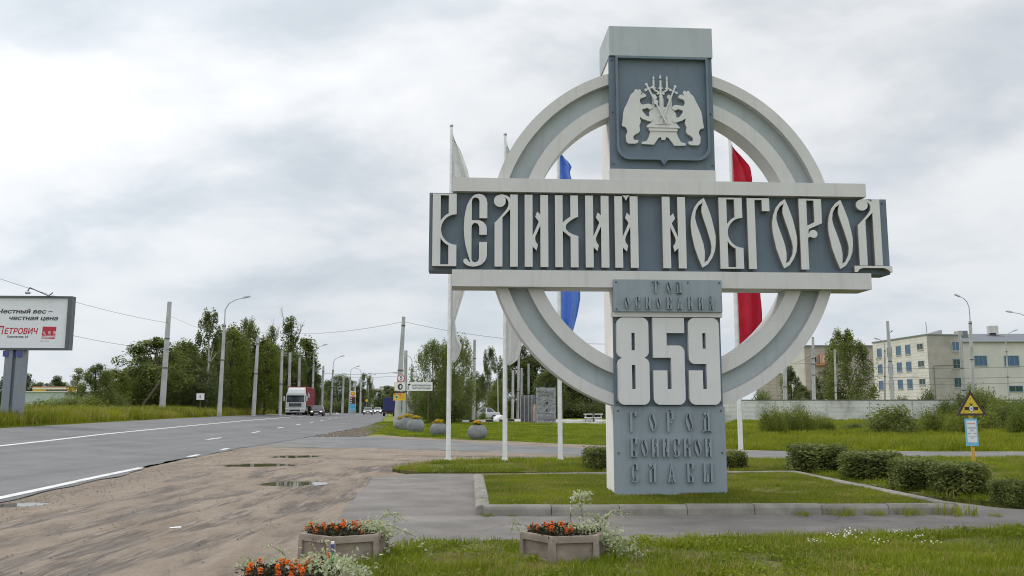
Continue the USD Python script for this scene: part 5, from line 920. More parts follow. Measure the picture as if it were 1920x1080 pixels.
PC = (-1.66, 6.82, 0.47, 20); z = planter(*PC, 'hexagonal concrete planter cut off by the bottom edge of the picture')
leafbed('dark bedding leaves in the planter at the bottom edge', PC[0], PC[1], z, 0.38, 3)
fill(PC[0], PC[1], z, 0.4, scattered(28, 0.40, 34, -1, 0.45), 'marigolds in the planter at the bottom edge', 'orange marigold in the planter at the bottom edge', 3)
trailing('trailing_plant', 'spreading white leaved plant filling the planter at the bottom edge', PC[0], PC[1], z, 7, None,
         [([(0.2, 0.2, 0), (0.4, 0.25, 0.08), (0.55, 0.2, 0.02)], 40), ([(-0.1, 0.3, 0), (-0.2, 0.4, 0.14), (-0.3, 0.45, 0.2)], 26), ([(0.1, 0.35, 0), (0.15, 0.42, 0.18), (0.14, 0.42, 0.27)], 22), ([(-0.3, 0.2, 0), (-0.42, 0.3, 0.1), (-0.55, 0.3, 0.08)], 24)],
         [((0.22, 0.16, 0.07), (0.14, 0.14, 0.045), 520), ((0.0, 0.30, 0.06), (0.18, 0.06, 0.04), 260), ((-0.2, 0.28, 0.05), (0.12, 0.06, 0.035), 130), ((0.38, 0.05, 0.03), (0.07, 0.12, 0.045), 220)])
t = thing('plastic_bottle', 'green plastic bottle with blue cap part lodged between the two left planters', 'bottle', (-1.60, 7.9, 0.06), 0.2)
obj('body', revolve([(0, 0), (0.035, 0), (0.038, 0.02), (0.038, 0.17), (0.030, 0.21), (0.014, 0.255), (0.013, 0.27), (0, 0.27)], 18), M['green_sign'], t, smooth=40)
obj('label_band', revolve([(0.014, 0.255), (0.0165, 0.27), (0.0165, 0.33), (0.0, 0.33)], 14), M['navy_sign'], t, smooth=40); obj('cap', revolve([(0, 0.33), (0.016, 0.33), (0.016, 0.352), (0, 0.352)], 14), M['white_metal'], t)
p = spot(328, 991, 0.03); tag(obj('paper_scrap', place(plate([(-0.07, -0.03, 0), (0.08, -0.025, 0.004), (0.07, 0.03, 0.012), (-0.06, 0.03, 0.004)], 0.002), (p[0], p[1], 0.04), 0.2), M['poster_white']), 'white paper scrap lying on the open dirt lot', 'litter')

# round planters on the grass island
BPOS = [(752, 806, 'hindmost round concrete planter at the road corner'), (765, 808, 'second round concrete planter from the back at the road corner'), (779, 811, 'round concrete planter just left of the direction sign post'), (822, 818, 'round concrete planter half hidden by the leftmost flagpole'), (895, 824, 'nearest round concrete planter, right of the leftmost flagpole')]
for k, (px, py, lb) in enumerate(BPOS):
    p = spot(px, py, 0.0); wpx = [26, 33, 33, 32, 36][k]; r = wpx * p[1] / FOC / 2; t = thing('round_planter', lb, 'planter', (p[0], p[1], -0.03), k * 0.7)
    a = np.linspace(-pi / 2 + 0.55, pi / 2 - 0.62, 20); prof = [(0, 0)] + [(r * cos(q), r * 0.92 * (sin(q) + sin(pi / 2 - 0.55))) for q in a]; top = prof[-1][1]; rt = prof[-1][0]
    prof += [(rt - 0.06, top), (rt - 0.08, top - 0.08), (0, top - 0.08)]
    obj('bowl', revolve(prof, 32), M['ball_concrete'], t, smooth=50); obj('soil', disc((0, 0, top - 0.075), rt - 0.08, 'z', 0.03, 20), M['soil'], t)
    f = thing('yellow_flowers', 'yellow bedding flowers in the ' + lb.replace(' concrete', ''), 'flowers', (p[0], p[1], top - 0.06)); rg = np.random.default_rng(k)
    q = rg.normal(size=(520, 3)) * [rt * 0.44, rt * 0.44, 0.06] + [0, 0, 0.10]; obj('leaves', diamonds(q, 0.08, rg, 0.45), M['leaf_mid'], f)
    q = rg.normal(size=(260, 3)) * [rt * 0.38, rt * 0.38, 0.05] + [0, 0, 0.14]; obj('blooms', diamonds(q, 0.07, rg, 0.8), M['yellow_bloom'], f)

# ------------------------------------------------------------------ poles, lamps, wires
def pole(name, label, cat, base, top, Y, d0, d1, group=None, collars=(), ground=None):
    """Tapered concrete pole seen from base to top at depth Y."""
    t1 = at(*top, Y); b = at(*base, Y); z0 = float(height(b[0], Y)) if ground is None else ground
    k = (t1[2] - z0) / (t1[2] - b[2]); foot = t1 + (b - t1) * k; h = t1[2] - z0; lean = t1[0] - foot[0]
    t = thing(name, label, cat, (foot[0], Y, z0 - 0.1), 0.0, group)
    obj('shaft', tube([(0, 0, 0), (lean * 0.5, 0, h / 2), (lean, 0, h + 0.1)], [d0 / 2, (d0 + d1) / 4, d1 / 2], 14), M['pole_concrete'], t, smooth=40)
    for c in collars: obj('clamp', tube([(lean * c, 0, h * c - 0.06), (lean * c, 0, h * c + 0.06)], (d0 + (d1 - d0) * c) / 2 + 0.025, 12), M['dark_steel'], t)
    return t, np.array([lean, 0, h + 0.1]), np.array([foot[0], Y, z0 - 0.1])
def lamp(label, base, top, head, Y, d0=0.42, d1=0.26, group=None):
    t, tp, o = pole('street_lamp', label, 'street lamp', base, top, Y, d0, d1, group, (0.62, 0.985))
    h = at(*head, Y) - o; p = [tp, tp + np.array([0, 0, 0.55 * (h[2] - tp[2])])]; s = 1 if h[0] > tp[0] else -1
    e = h; m1 = p[1] + (e - p[1]) * [0.22, 0, 0.55]; m2 = p[1] + (e - p[1]) * [0.62, 0, 0.88]
    obj('bracket', tube([p[0] - [0, 0, 0.3], p[1], m1, m2, e], [0.06, 0.05, 0.045, 0.04, 0.035], 8), M['steel_grey'], t, smooth=50)
    dx = (e - m2) / np.linalg.norm(e - m2)
    pts = []
    for u, w, hh in ((-0.05, 0.06, 0.05), (0.15, 0.15, 0.11), (0.5, 0.16, 0.11), (0.75, 0.08, 0.05)):
        c = e + dx * u
        for a, b in ((-1, -0.4), (1, -0.4), (-0.6, 1), (0.6, 1)): pts.append(c + np.array([0, a * w, b * hh]))
    obj('lamp_head', hull(pts), M['steel_grey'], t, smooth=40)
    return t
pole('trolley_pole', 'nearest bare trolley pole, tall and slightly leaning, left of the lamps', 'utility pole', (303, 781), (318, 566), 78, 0.56, 0.38, None, (0.42, 0.68))
lamp('nearest street lamp, its curved arm reaching over the road', (411, 779), (421, 607), (455, 559), 80)
pole('trolley_pole', 'second bare trolley pole, right of the nearest street lamp', 'utility pole', (475, 777), (484, 633), 92, 0.46, 0.30, None, (0.55, 0.93))
pole('trolley_pole', 'thin trolley pole against the trees left of the lorry cab', 'utility pole', (525, 776), (529, 657), 100, 0.40, 0.28, None, (0.5,))
pole('trolley_pole', 'trolley pole rising just above the lorry cab', 'utility pole', (541, 774), (544, 661), 119, 0.46, 0.34)
pole('trolley_pole', 'trolley pole rising above the middle of the red container', 'utility pole', (559, 774), (562, 670), 123, 0.44, 0.32)
lamp('street lamp behind the right end of the lorry', (585, 774), (588, 679), (605, 648), 130)
pole('trolley_pole', 'trolley pole with dark top right of the lorry', 'utility pole', (603, 771), (606.5, 686), 136, 0.44, 0.3, None, (0.9,))
lamp('street lamp left of the petrol station, second beyond the lorry', (620, 773), (624.5, 693), (638, 669), 142)
pole('trolley_pole', 'trolley pole midway between lorry and petrol station sign', 'utility pole', (642, 773), (644.5, 705), 158, 0.42, 0.28)
lamp('street lamp right behind the petrol station sign', (655, 772), (657, 707), (668, 688), 172)
pole('trolley_pole', 'thin trolley pole at the right edge of the petrol station sign', 'utility pole', (665, 772), (666.5, 714), 176, 0.40, 0.28)
lamp('street lamp right of the petrol station sign, arm to the left', (675.5, 772), (677, 706), (671, 692), 186)
pole('utility_pole', 'far thin pole beside the yellow warning board', 'utility pole', (690, 770), (690.5, 722), 225, 0.3, 0.2); pole('utility_pole', 'far thin pole left of the blue lorry', 'utility pole', (715, 770), (715, 730), 260, 0.3, 0.2); pole('utility_pole', 'far thin pole above the blue lorry', 'utility pole', (730, 770), (730, 728), 270, 0.3, 0.2)
pole('trolley_pole', 'tallest tapered pole behind the round speed sign', 'utility pole', (744, 801), (757, 594), 70, 0.58, 0.27, None, (0.33, 0.52, 0.93), 0)
pole('trolley_pole', 'grey pole just right of the tallest tapered pole', 'utility pole', (758, 795), (761, 657), 84, 0.50, 0.32, None, (0.45,), 0)
lamp('street lamp behind the direction sign, arm to the left', (771, 782), (772.5, 690), (764, 667), 118, 0.4, 0.25)
for px, pt, Y, lb in ((766, 720, 120, 'thin grey pole below the direction sign, leftmost'), (769.5, 715, 128, 'thin grey pole below the direction sign, middle'), (775, 712, 138, 'thin grey pole below the direction sign, right of the middle'), (779, 722, 150, 'thin grey pole below the direction sign, rightmost')): pole('utility_pole', lb, 'utility pole', (px, 776), (px + .5, pt), Y, 0.36, 0.28, None, (), 0)
pole('trolley_pole', 'tall grey trolley pole before the parked pale car', 'utility pole', (888, 781), (890, 637), 96, 0.42, 0.30, None, (0.5, 0.55, 0.78), 0)
for (b, tp, Y, lb) in (((961, 772), (962, 694), 112, 'pole right of the second flagpole among dark trees'), ((971, 760), (973, 668), 116, 'tallest pole among the dark trees left of the ring'), ((977.5, 758), (978, 690), 120, 'short pole beside the tallest one among the dark trees'), ((991, 755), (991, 682), 122, 'pole among dark trees just under the ring')): pole('utility_pole', lb, 'utility pole', b, tp, Y, 0.40, 0.30, None, (0.45,), 0)
pole('bare_birch', 'white bare birch stem left of the second flagpole', 'tree', (934, 770), (933, 700), 110, 0.16, 0.10, None, (), 0)
pole('trolley_pole', 'thick pole under the ring, behind the concrete fence', 'utility pole', (1473, 790), (1471, 660), 104, 0.52, 0.44, None, (0.5,), 0)
pole('trolley_pole', 'tall white pole beside the brick building', 'utility pole', (1527, 790), (1524, 632), 104, 0.52, 0.30, None, (0.55, 0.68, 0.75), 0)
pole('trolley_pole', 'slender white pole in front of the tall birch', 'utility pole', (1568.5, 790), (1565, 655), 108, 0.24, 0.26, None, (0.4, 0.5), 0)
t, tp, o = pole('trolley_pole', 'thick white pole before the three storey block', 'utility pole', (1676, 790), (1664, 602), 102, 0.56, 0.34, None, (0.6,), 0)
obj('lamp_head', hull([tp + np.array([x, y, z]) for x, y, z in ((0.25, -.06, -1.35), (0.3, .06, -1.38), (0.55, -.06, -1.1), (0.5, .06, -1.08), (0.28, 0, -1.25), (0.55, 0, -1.18))]), M['dark_steel'], t)
obj('bracket', tube([tp + [0.05, 0, -1.45], tp + [0.35, 0, -1.3]], 0.03, 5), M['dark_steel'], t)
lamp('thin street lamp left of the thick white pole', (1659.5, 790), (1659, 655), (1649, 637), 118, 0.30, 0.2)
pole('trolley_pole', 'leaning white pole at the grey corner of the hall', 'utility pole', (1811, 790), (1799, 623), 100, 0.46, 0.30, None, (0.35, 0.6), 0)
lamp('tall street lamp above the triangular warning sign, arm to the left', (1827, 790), (1819, 602), (1801, 557), 98, 0.46, 0.34)
lamp('street lamp before the hall windows, arm to the right', (1893, 790), (1887, 656), (1898, 622), 112, 0.30, 0.18)
lamp('street lamp at the right edge, only its head reaching into the picture', (1946, 790), (1940, 632), (1899, 586), 92, 0.4, 0.25)
# overhead wires
def wire(label, a, b, sag, r=0.012, group=None):
    a, b = np.array(a, float), np.array(b, float); u = np.linspace(0, 1, 22)[:, None]; p = a + (b - a) * u; p[:, 2] -= 4 * sag * (u * (1 - u))[:, 0]
    o = p[0].copy(); tag(obj('overhead_wire', tube(p, r, 4, False), M['dark_steel']), label, 'wire', group)
wire('cable from the nearest bare trolley pole to the left, above the billboard', at(318, 606, 78), at(-20, 516, 52), 0.3, 0.013)
wire('second cable from the nearest bare trolley pole to the left, below the first', at(317, 655, 78), at(-20, 585, 60), 0.5, 0.014)
wire('long cable crossing the road to the tallest tapered pole', at(484, 622, 92), at(757, 603, 70), 0.55, 0.016)
wire('cable from the tallest tapered pole towards the flags', at(757, 603, 70), at(1160, 645, 62), 0.5, 0.015)
wire('cable between the nearest trolley pole and the nearest lamp', at(318, 592, 78), at(421, 632, 80), 0.1, 0.012)
wire('cross wire over the far road', at(606, 700, 136), at(757, 697, 118), 0.25, 0.03)
wire('lower cross wire over the far road', at(644, 706, 158), at(760, 704, 128), 0.2, 0.025)
for (a, b, Y) in ((640, 655, 150), (690, 705, 140), (735, 752, 120)):
    tag(obj('wire_insulator', tube([at(a, 700 if a < 700 else 699, Y), at(b, 702 if a < 700 else 700, Y)], 0.045, 5), M['dark_steel']), f'dark wire spreader hanging over the far road, {"left" if a == 640 else "middle" if a == 690 else "right"} one of three', 'spreader')
for (y0, y1, lb) in ((700, 706, 'upper contact wire before the three storey block'), (714, 716, 'middle contact wire before the three storey block'), (684, 686, 'topmost contact wire before the hall')):
    wire(lb, at(1527, y0, 104), at(1950, y1, 96), 0.35, 0.02)
wire('contact wire from the thick ring pole to the tall white pole', at(1471, 682, 104), at(1527, 681, 104), 0.05, 0.02); wire('drooping wire left of the tall white pole', at(1490, 680, 106), at(1524, 664, 104), 0.15, 0.02)
tag(obj('wooden_strut', tube([at(262, 768, 79), at(300, 716, 79)], 0.11, 7), M['bark']), 'dark leaning wooden strut beside the nearest trolley pole', 'strut')

# ------------------------------------------------------------------ vehicles (built facing -y at the origin, then turned)
def wheel(parent, x, y, r, w):
    o = obj('wheel', revolve([(r * .55, -w / 2), (r * .93, -w / 2), (r, -w * .35), (r, w * .35), (r * .93, w / 2), (r * .55, w / 2)], 20).apply_transform(trimesh.transformations.rotation_matrix(pi / 2, [0, 1, 0])).apply_translation((x, y, r)), M['tyre'], parent, smooth=40)
    obj('rim', disc((x, y, r), r * .58, 'x', w * .8, 16), M['chrome'], o)
def car(label, loc, rz, paint, L=4.2, W=1.66, H=1.42, wagon=False, lit=True, group=None):
    t = thing('parked_car' if 'parked' in label else 'car', label, 'car', loc, rz, group); f = -L / 2
    sec = [(f, .32, .50, .72), (f + .08, .26, .66, .76), (f + .9, .24, .86, .80), (f + 1.25, .24, .90, .82), (0.4, .24, .92, .83), (L / 2 - .7, .25, .94, .81), (L / 2 - .06, .28, .90, .76), (L / 2, .36, .62, .72)]
    pts, faces = [], []
    for y, z0, z1, w in sec:
        w = w * W / 1.66; pts += [(-w * .94, y, z0), (-w, y, z0 + .22), (-w, y, z1 - .14), (-w * .90, y, z1), (w * .90, y, z1), (w, y, z1 - .14), (w, y, z0 + .22), (w * .94, y, z0)]
    for i in range(len(sec) - 1):
        for j in range(8):
            a, b = i * 8 + j, i * 8 + (j + 1) % 8; faces += [[a, b, b + 8], [a, b + 8, a + 8]]
    for j in range(1, 7): faces += [[0, j + 1, j], [len(pts) - 8, len(pts) - 8 + j, len(pts) - 8 + j + 1]]
    m = trimesh.Trimesh(pts, faces, process=False); m.fix_normals(); body = obj('body', m, M[paint], t, smooth=30)
    y0, y1, r0, r1 = f + 1.15, L / 2 - (.15 if wagon else .55), f + 1.85, L / 2 - (.35 if wagon else 1.15); bw, rw = W / 2 - .07, W / 2 - .26
    B = [(-bw, y0, .89), (bw, y0, .89), (bw, y1, .91), (-bw, y1, .91)]; R = [(-rw, r0, H - .03), (rw, r0, H - .03), (rw, r1, H - .04), (-rw, r1, H - .04)]; crown = [(-rw * .8, (r0 * .7 + r1 * .3), H), (rw * .8, (r0 * .7 + r1 * .3), H), (rw * .8, (r0 * .3 + r1 * .7), H), (-rw * .8, (r0 * .3 + r1 * .7), H)]
    obj('cabin', hull(B + R + crown), M[paint], t, smooth=25); B, R = np.array(B), np.array(R)
    def inset(q, k=0.09, e=0.0):
        q = np.array(q, float); c = q.mean(0); return c + (q - c) * (1 - k)
    obj('windscreen', plate(inset([B[0], B[1], R[1], R[0]]), 0.012), M['car_glass'], t); obj('rear_window', plate(inset([B[2], B[3], R[3], R[2]], .14), 0.012), M['car_glass'], t)
    for a, b, s in ((1, 2, 1), (3, 0, 1)):
        q0, q1, q2, q3 = B[a], B[b], R[b], R[a]
        for u0, u1 in ((0.05, 0.49), (0.53, 0.95)):
            q = [q0 + (q1 - q0) * u0, q0 + (q1 - q0) * u1, q3 + (q2 - q3) * u1, q3 + (q2 - q3) * u0]; obj('side_window', plate(inset(q, .12), 0.012), M['car_glass'], t)
    for s in (-1, 1):
        obj('headlight', bevbox((s * (W / 2 - .25), f + .02, .60), (.26, .10, .13), .02), M['headlight' if lit else 'chrome'], t); obj('tail_light', bevbox((s * (W / 2 - .2), L / 2 - .02, .70), (.26, .08, .18), .02), M['red_paint'], t)
        obj('mirror', bevbox((s * (W / 2 + .06), y0 + .25, .96), (.18, .10, .13), .02), M[paint], t)
        for y in (f + .75, L / 2 - .78): wheel(t, s * (W / 2 - .10), y, .30, .19)
    obj('grille', boxm((0, f - .005, .58), (W * .42, .03, .14)), M['black'], t); obj('front_bumper', bevbox((0, f + .02, .38), (W * .96, .16, .18), .03), M['black'], t); obj('rear_bumper', bevbox((0, L / 2 - .02, .40), (W * .96, .14, .18), .03), M['black'], t); obj('number_plate', boxm((0, f - .07, .38), (.52, .015, .11)), M['poster_white'], t)
    return t
M['headlight'] = mat('headlight', {'p': ('principled_bsdf', {'base_color': (0.8, 0.8, 0.75), 'roughness': 0.1, 'emission_color': (1.0, 0.97, 0.9), 'emission_strength': 2.0})}, [], 'p.BSDF')
def on_road(px, py_hint, Y): p = at(px, py_hint, Y); return (p[0], Y, float(height(p[0], Y)) + 0.03)
car('maroon saloon driving towards us beside the lorry, headlights on', on_road(595.5, 775, 115), 0.14, 'car_maroon', 4.1, 1.66, 1.42)
car('first silver oncoming car, left of the farther white one', on_road(690, 772, 168), 0.13, 'car_silver', 4.3, 1.72, 1.46)
car('farther white oncoming car left of the blue lorry', on_road(708.5, 770, 196), 0.13, 'car_white', 4.3, 1.72, 1.46)
car('dark car half hidden right of the blue lorry', on_road(740.5, 772, 182), 0.13 + pi, 'car_dark', 4.2, 1.7, 1.45, lit=False)
p = at(906, 775, 108); car('pale parked car behind the tall grey trolley pole', (p[0], 108, 0.05), -pi / 2 + 0.12, 'car_silver', 4.1, 1.66, 1.46, lit=False)
# lorry with red container
p = on_road(553, 775, 113); lorry = thing('container_lorry', 'white lorry with red shipping container parked at the far roadside', 'lorry', p, 0.135)
W = 2.46
obj('cab', hull([(s * (W / 2 - .02), y, z) for s in (-1, 1) for y, z in ((-.02, .62), (-.10, 1.25), (-.02, 1.75), (.20, 2.78), (1.7, 2.78), (1.7, .62))]), M['truck_white'], lorry, smooth=20)
obj('roof_fairing', hull([(s * w, y, z) for s in (-1, 1) for w, y, z in ((1.12, .18, 2.79), (1.02, .55, 3.32), (1.1, 1.75, 3.62), (1.16, 1.75, 2.79))]), M['truck_white'], lorry, smooth=20)
obj('windscreen', plate([(-1.12, -.04, 1.70), (1.12, -.04, 1.70), (1.06, .115, 2.44), (-1.06, .115, 2.44)], .025), M['car_glass'], lorry)
obj('sun_visor', bevbox((0, .10, 2.52), (2.2, .30, .14), .03), M['car_dark'], lorry)
obj('grille', plate([(-.78, -.10, 1.12), (.78, -.10, 1.12), (.78, -.07, 1.55), (-.78, -.07, 1.55)], .025), M['black'], lorry)
for k in range(4): obj('grille_bar', boxm((0, -.125, 1.17 + .11 * k), (1.44, .03, .025)), M['steel_grey'], lorry)
bump = obj('bumper', bevbox((0, -.12, .62), (W, .30, .56), .06), M['truck_white'], lorry); obj('lower_intake', boxm((0, -.275, .60), (1.3, .02, .22)), M['black'], bump); obj('number_plate', boxm((0, -.29, .47), (.52, .015, .11)), M['poster_white'], bump)
for s in (-1, 1):
    obj('headlight', bevbox((s * .98, -.265, .70), (.36, .05, .2), .02), M['chrome'], lorry); obj('side_window', plate([(s * 1.225, .25, 1.8), (s * 1.225, 1.05, 1.8), (s * 1.225, 1.05, 2.5), (s * 1.225, .42, 2.5)][::s], .015), M['car_glass'], lorry)
    mi = obj('mirror', bevbox((s * 1.42, .10, 2.15), (.2, .14, .62), .03), M['truck_white'], lorry); obj('mirror_arm', tube([(s * 1.2, .25, 2.48), (s * 1.4, .12, 2.42)], .025, 5), M['black'], mi)
    for y in (.85, 3.9, 9.6, 10.9): wheel(lorry, s * 1.04, y, .50, .32)
obj('chassis', boxm((0, 6.2, .95), (.95, 11.2, .28)), M['black'], lorry); obj('fuel_tank', bevbox((1.0, 2.9, .72), (.5, 1.0, .55), .06), M['steel_grey'], lorry); obj('mudguard', boxm((1.0, 3.9, 1.08), (.5, 1.3, .05)), M['black'], lorry)
cont = obj('container', boxm((0, 8.1, 2.48), (2.38, 12.0, 2.56)), M['container_red'], lorry)
for s in (-1, 1):
    rib = MB()
    for k in range(42): rib.box((s * 1.195, 2.4 + k * .272, 2.48), (.035, .13, 2.3))
    obj('corrugation', rib, M['container_red'], cont)
for q in ((-1.2, 2.1), (1.2, 2.1), (-1.2, 14.1), (1.2, 14.1)): obj('corner_post', boxm((q[0], q[1], 2.48), (.12, .16, 2.6)), M['container_red'], cont)
tx = text('Tex', 0.62, 0, 0, 0, .01, True); v = tx.vertices.copy(); tx.vertices = np.stack([1.222 - v[:, 1], 3.6 + v[:, 0] * 1.6, 2.35 + v[:, 2]], 1); obj('lettering', tx, M['poster_white'], cont)
# blue box lorry
p = on_road(729, 772, 150); bl = thing('box_lorry', 'dark blue box lorry driving away down the road', 'lorry', p, 0.125)
obj('box_body', bevbox((0, 1.9, 1.98), (2.1, 4.0, 2.35), .05), M['truck_blue'], bl); obj('rear_frame', boxm((0, -.12, .80), (2.1, .06, .10)), M['black'], bl)
for s in (-1, 1): obj('rear_door', boxm((s * .51, -.115, 2.0), (1.0, .02, 2.2)), M['truck_blue'], bl); obj('tail_light', boxm((s * .85, -.13, .66), (.3, .04, .12)), M['red_paint'], bl)
obj('cab', hull([(s * .95, y, z) for s in (-1, 1) for y, z in ((4.1, .6), (4.1, 2.0), (5.4, 1.95), (5.9, 1.2), (5.9, .6))]), M['truck_blue'], bl); obj('rear_bumper', boxm((0, -.10, .46), (1.9, .1, .14)), M['black'], bl); obj('chassis', boxm((0, 2.5, .62), (.8, 5.4, .2)), M['black'], bl)
for s in (-1, 1):
    for y in (.9, 4.7): wheel(bl, s * .85, y, .40, .3)

# ------------------------------------------------------------------ signs
def post(parent, h, r, m, x=0, z0=0): return obj('post', tube([(x, 0, z0 - .1), (x, 0, h)], r, 10), m, parent, smooth=40)
# gas pipeline warning sign
g = spot(1826, 868, 0.085); gs = thing('gas_warning_sign', 'triangular yellow gas pipe warning sign with blue notice on yellow post', 'warning sign', (g[0], g[1], 0.085), 0.03); Yg = g[1]
sc_ = Yg / FOC; zt = at(1827, 731, Yg)[2] - .085; zb = at(1827, 779, Yg)[2] - .085; hw = 29.5 * sc_
post(gs, zt - .2, 0.045, M['post_yellow'])
tri = lambda k: P_((-hw * k, 0), (hw * k, 0), (0, (zt - zb) * k))
big = affinity.translate(tri(1), 0, zb); small = affinity.translate(tri(0.72), 0, zb + (zt - zb) * 0.082)
w1 = obj('triangle_board', wall(big, 0.05, 0.065), M['sign_brown'], gs); obj('yellow_field', wall(small, 0.065, 0.069), M['warning_yellow'], w1)
zc = zb + (zt - zb) * 0.27
obj('pipe_symbol', wall(unary_union([rect(-.19, .19, zc - .042, zc + .042), rect(-.065, .065, zc - .06, zc + .06), rect(-.018, .018, zc, zc + .13), rect(-.055, .055, zc + .115, zc + .135), Point(0, zc).buffer(.075)]), 0.069, 0.072), M['black'], w1)
obj('symbol_disc', wall(Point(0, zc).buffer(.066), .072, .074), M['poster_white'], w1); obj('symbol_lettering', text('ГАЗ', .05, 0, zc - .024, .074, .002, True, centre=True), M['black'], w1); obj('small_plate', wall(rect(-.06, .06, zc - .125, zc - .098), .069, .072), M['poster_white'], w1); obj('plate_lettering', text('ГАЗПРОМ', .015, 0, zc - .118, .072, .001, True, centre=True), M['black'], w1)
for x, z_ in ((0, zb + (zt - zb) * .66), (-.21, zb + .09), (.21, zb + .09)): obj('screw', disc((x, -.071, z_), .012, 'y', .006, 8), M['bolt_metal'], w1)
nz1, nz0 = at(1825, 785, Yg)[2] - .085, at(1825, 836, Yg)[2] - .085; nw = 11.5 * sc_; nx = -2.2 * sc_
nb = obj('notice_board', wall(rect(nx - nw, nx + nw, nz0, nz1), .045, .07), M['sign_blue'], gs); nh = nz1 - nz0; obj('notice_sheet', wall(rect(nx - nw * .78, nx + nw * .78, nz0 + nh * .13, nz1 - nh * .07), .07, .073), M['poster_white'], nb)
L_ = lambda s, h, f, m_, b=True: obj('notice_lettering', text(s, h, nx, nz0 + nh * f, .073, .001, b, centre=True, fit=nw * (1.35 if len(s) > 4 else .6)), m_, nb)
L_('ВНИМАНИЕ!', .034, .80, M['orange_red']); L_('ОХРАННАЯ', .046, .63, M['billboard_grey']); L_('ЗОНА', .046, .54, M['billboard_grey']); L_('газопровода', .025, .34, M['billboard_grey'], False); L_('104', .03, .27, M['billboard_grey'], False)
obj('notice_bar', wall(unary_union([rect(nx - .12, nx - .04, nz0 + nh * .445, nz0 + nh * .46), rect(nx + .04, nx + .12, nz0 + nh * .445, nz0 + nh * .46)]), .073, .075), M['black'], nb)
# direction sign, tyre sign, yellow sign, round weight sign
def board(parent, name, x0, x1, z0, z1, m, v=0.05, t=0.02): return obj(name, wall(rect(x0, x1, z0, z1), v, v + t), m, parent)
Y = 64.0; k = Y / FOC; g = at(802, 800, Y); ds = thing('direction_sign', 'white arrow sign to the tourist information area on a thin post', 'direction sign', (g[0], Y, 0), 0.0); zz = lambda py: at(800, py, Y)[2]
post(ds, zz(732), .035, M['bark']); b = board(ds, 'board', -40 * k, 8.0 * k, zz(733), zz(716.5), M['white_metal'])
obj('arrow', wall(unary_union([rect(-38 * k, -36.6 * k, zz(731.5), zz(720)), rect(-38 * k, -35 * k, zz(722), zz(720)), P_((-35.2 * k, zz(723.5)), (-32.6 * k, zz(721)), (-35.2 * k, zz(718.5)))]), .07, .075), M['black'], b)
obj('lettering', text('ИНФОРМАЦИОННАЯ', 3.2 * k, -12.5 * k, zz(724.3), .07, .004, True, centre=True, fit=36 * k), M['black'], b); obj('lettering', text('ТУРИСТСКАЯ ПЛОЩАДКА', 3.2 * k, -12.5 * k, zz(729.6), .07, .004, True, centre=True, fit=36 * k), M['black'], b)
Y = 66.0; k = Y / FOC; g = at(750.5, 800, Y); rs = thing('sign_post', 'stack of signs: round 5 tonne limit over tyre and yellow adverts', 'road sign', (g[0], Y, 0)); zz = lambda py: at(750, py, Y)[2]
post(rs, zz(704), .05, M['steel_grey'])
rd = obj('round_sign', wall(Point(0, zz(709.5)).buffer(7.0 * k), .08, .10), M['red_paint'], rs); obj('round_field', wall(Point(0, zz(709.5)).buffer(5.6 * k), .10, .104), M['white_metal'], rd); obj('lettering', text('5', 6.6 * k, 0, zz(712.0), .104, .004, True, centre=True, wide=.95), M['black'], rd)
obj('lettering', text('т', 2.0 * k, 0, zz(714.4), .104, .004, True, centre=True), M['black'], rd)
ts = board(rs, 'tyre_board', -12 * k, 8.5 * k, zz(733), zz(716.5), M['yellow_paint'], .05, .03); obj('board_field', wall(rect(-11.2 * k, 7.8 * k, zz(732.4), zz(717)), .08, .085), M['white_metal'], ts)
tc_ = (-1.2 * k, zz(725.2)); obj('tyre_picture', wall(affinity.scale(Point(tc_).buffer(5.6 * k), .85, 1.0).difference(affinity.scale(Point(tc_[0] + .6 * k, tc_[1]).buffer(3.0 * k), .62, 1.1)), .085, .09), M['black'], ts)
ys_ = board(rs, 'yellow_board', -13.5 * k, 9.5 * k, zz(751), zz(737.5), M['yellow_paint'], .05, .03); obj('top_strip', wall(rect(-12 * k, 8 * k, zz(737), zz(735.4)), .05, .08), M['sign_brown'], rs); obj('green_emblem', wall(Point(-7.6 * k, zz(744.5)).buffer(2.6 * k), .08, .085), M['green_sign'], ys_); obj('emblem_field', wall(rect(-10.6 * k, -4.6 * k, zz(748), zz(741)), .0795, .082), M['poster_white'], ys_)
obj('lettering', text('ШИНЫ', 3.2 * k, -5.5 * k, zz(741), .082, .003, True, shear=.1, centre=True), M['orange_red'], ys_); obj('lettering', text('24 ч', 4.5 * k, 3.5 * k, zz(746.5), .08, .003, False, centre=True), M['orange_red'], ys_)
# small square sign seen from behind at the far verge
Y = 80; k = Y / FOC; g = at(374.5, 775, Y); z0 = float(height(g[0], Y)); sq = thing('square_sign', 'small square sign on a thin rusty post, left of the nearest street lamp', 'road sign', (g[0], Y, z0)); zz = lambda py: at(374, py, Y)[2] - z0
post(sq, zz(738), .035, M['bark']); board(sq, 'board', -7.2 * k, 7.2 * k, zz(750), zz(737.5), M['white_metal'], .04, .02); board(sq, 'bracket', -1.2 * k, 1.2 * k, zz(747), zz(740.5), M['steel_grey'], .06, .02)
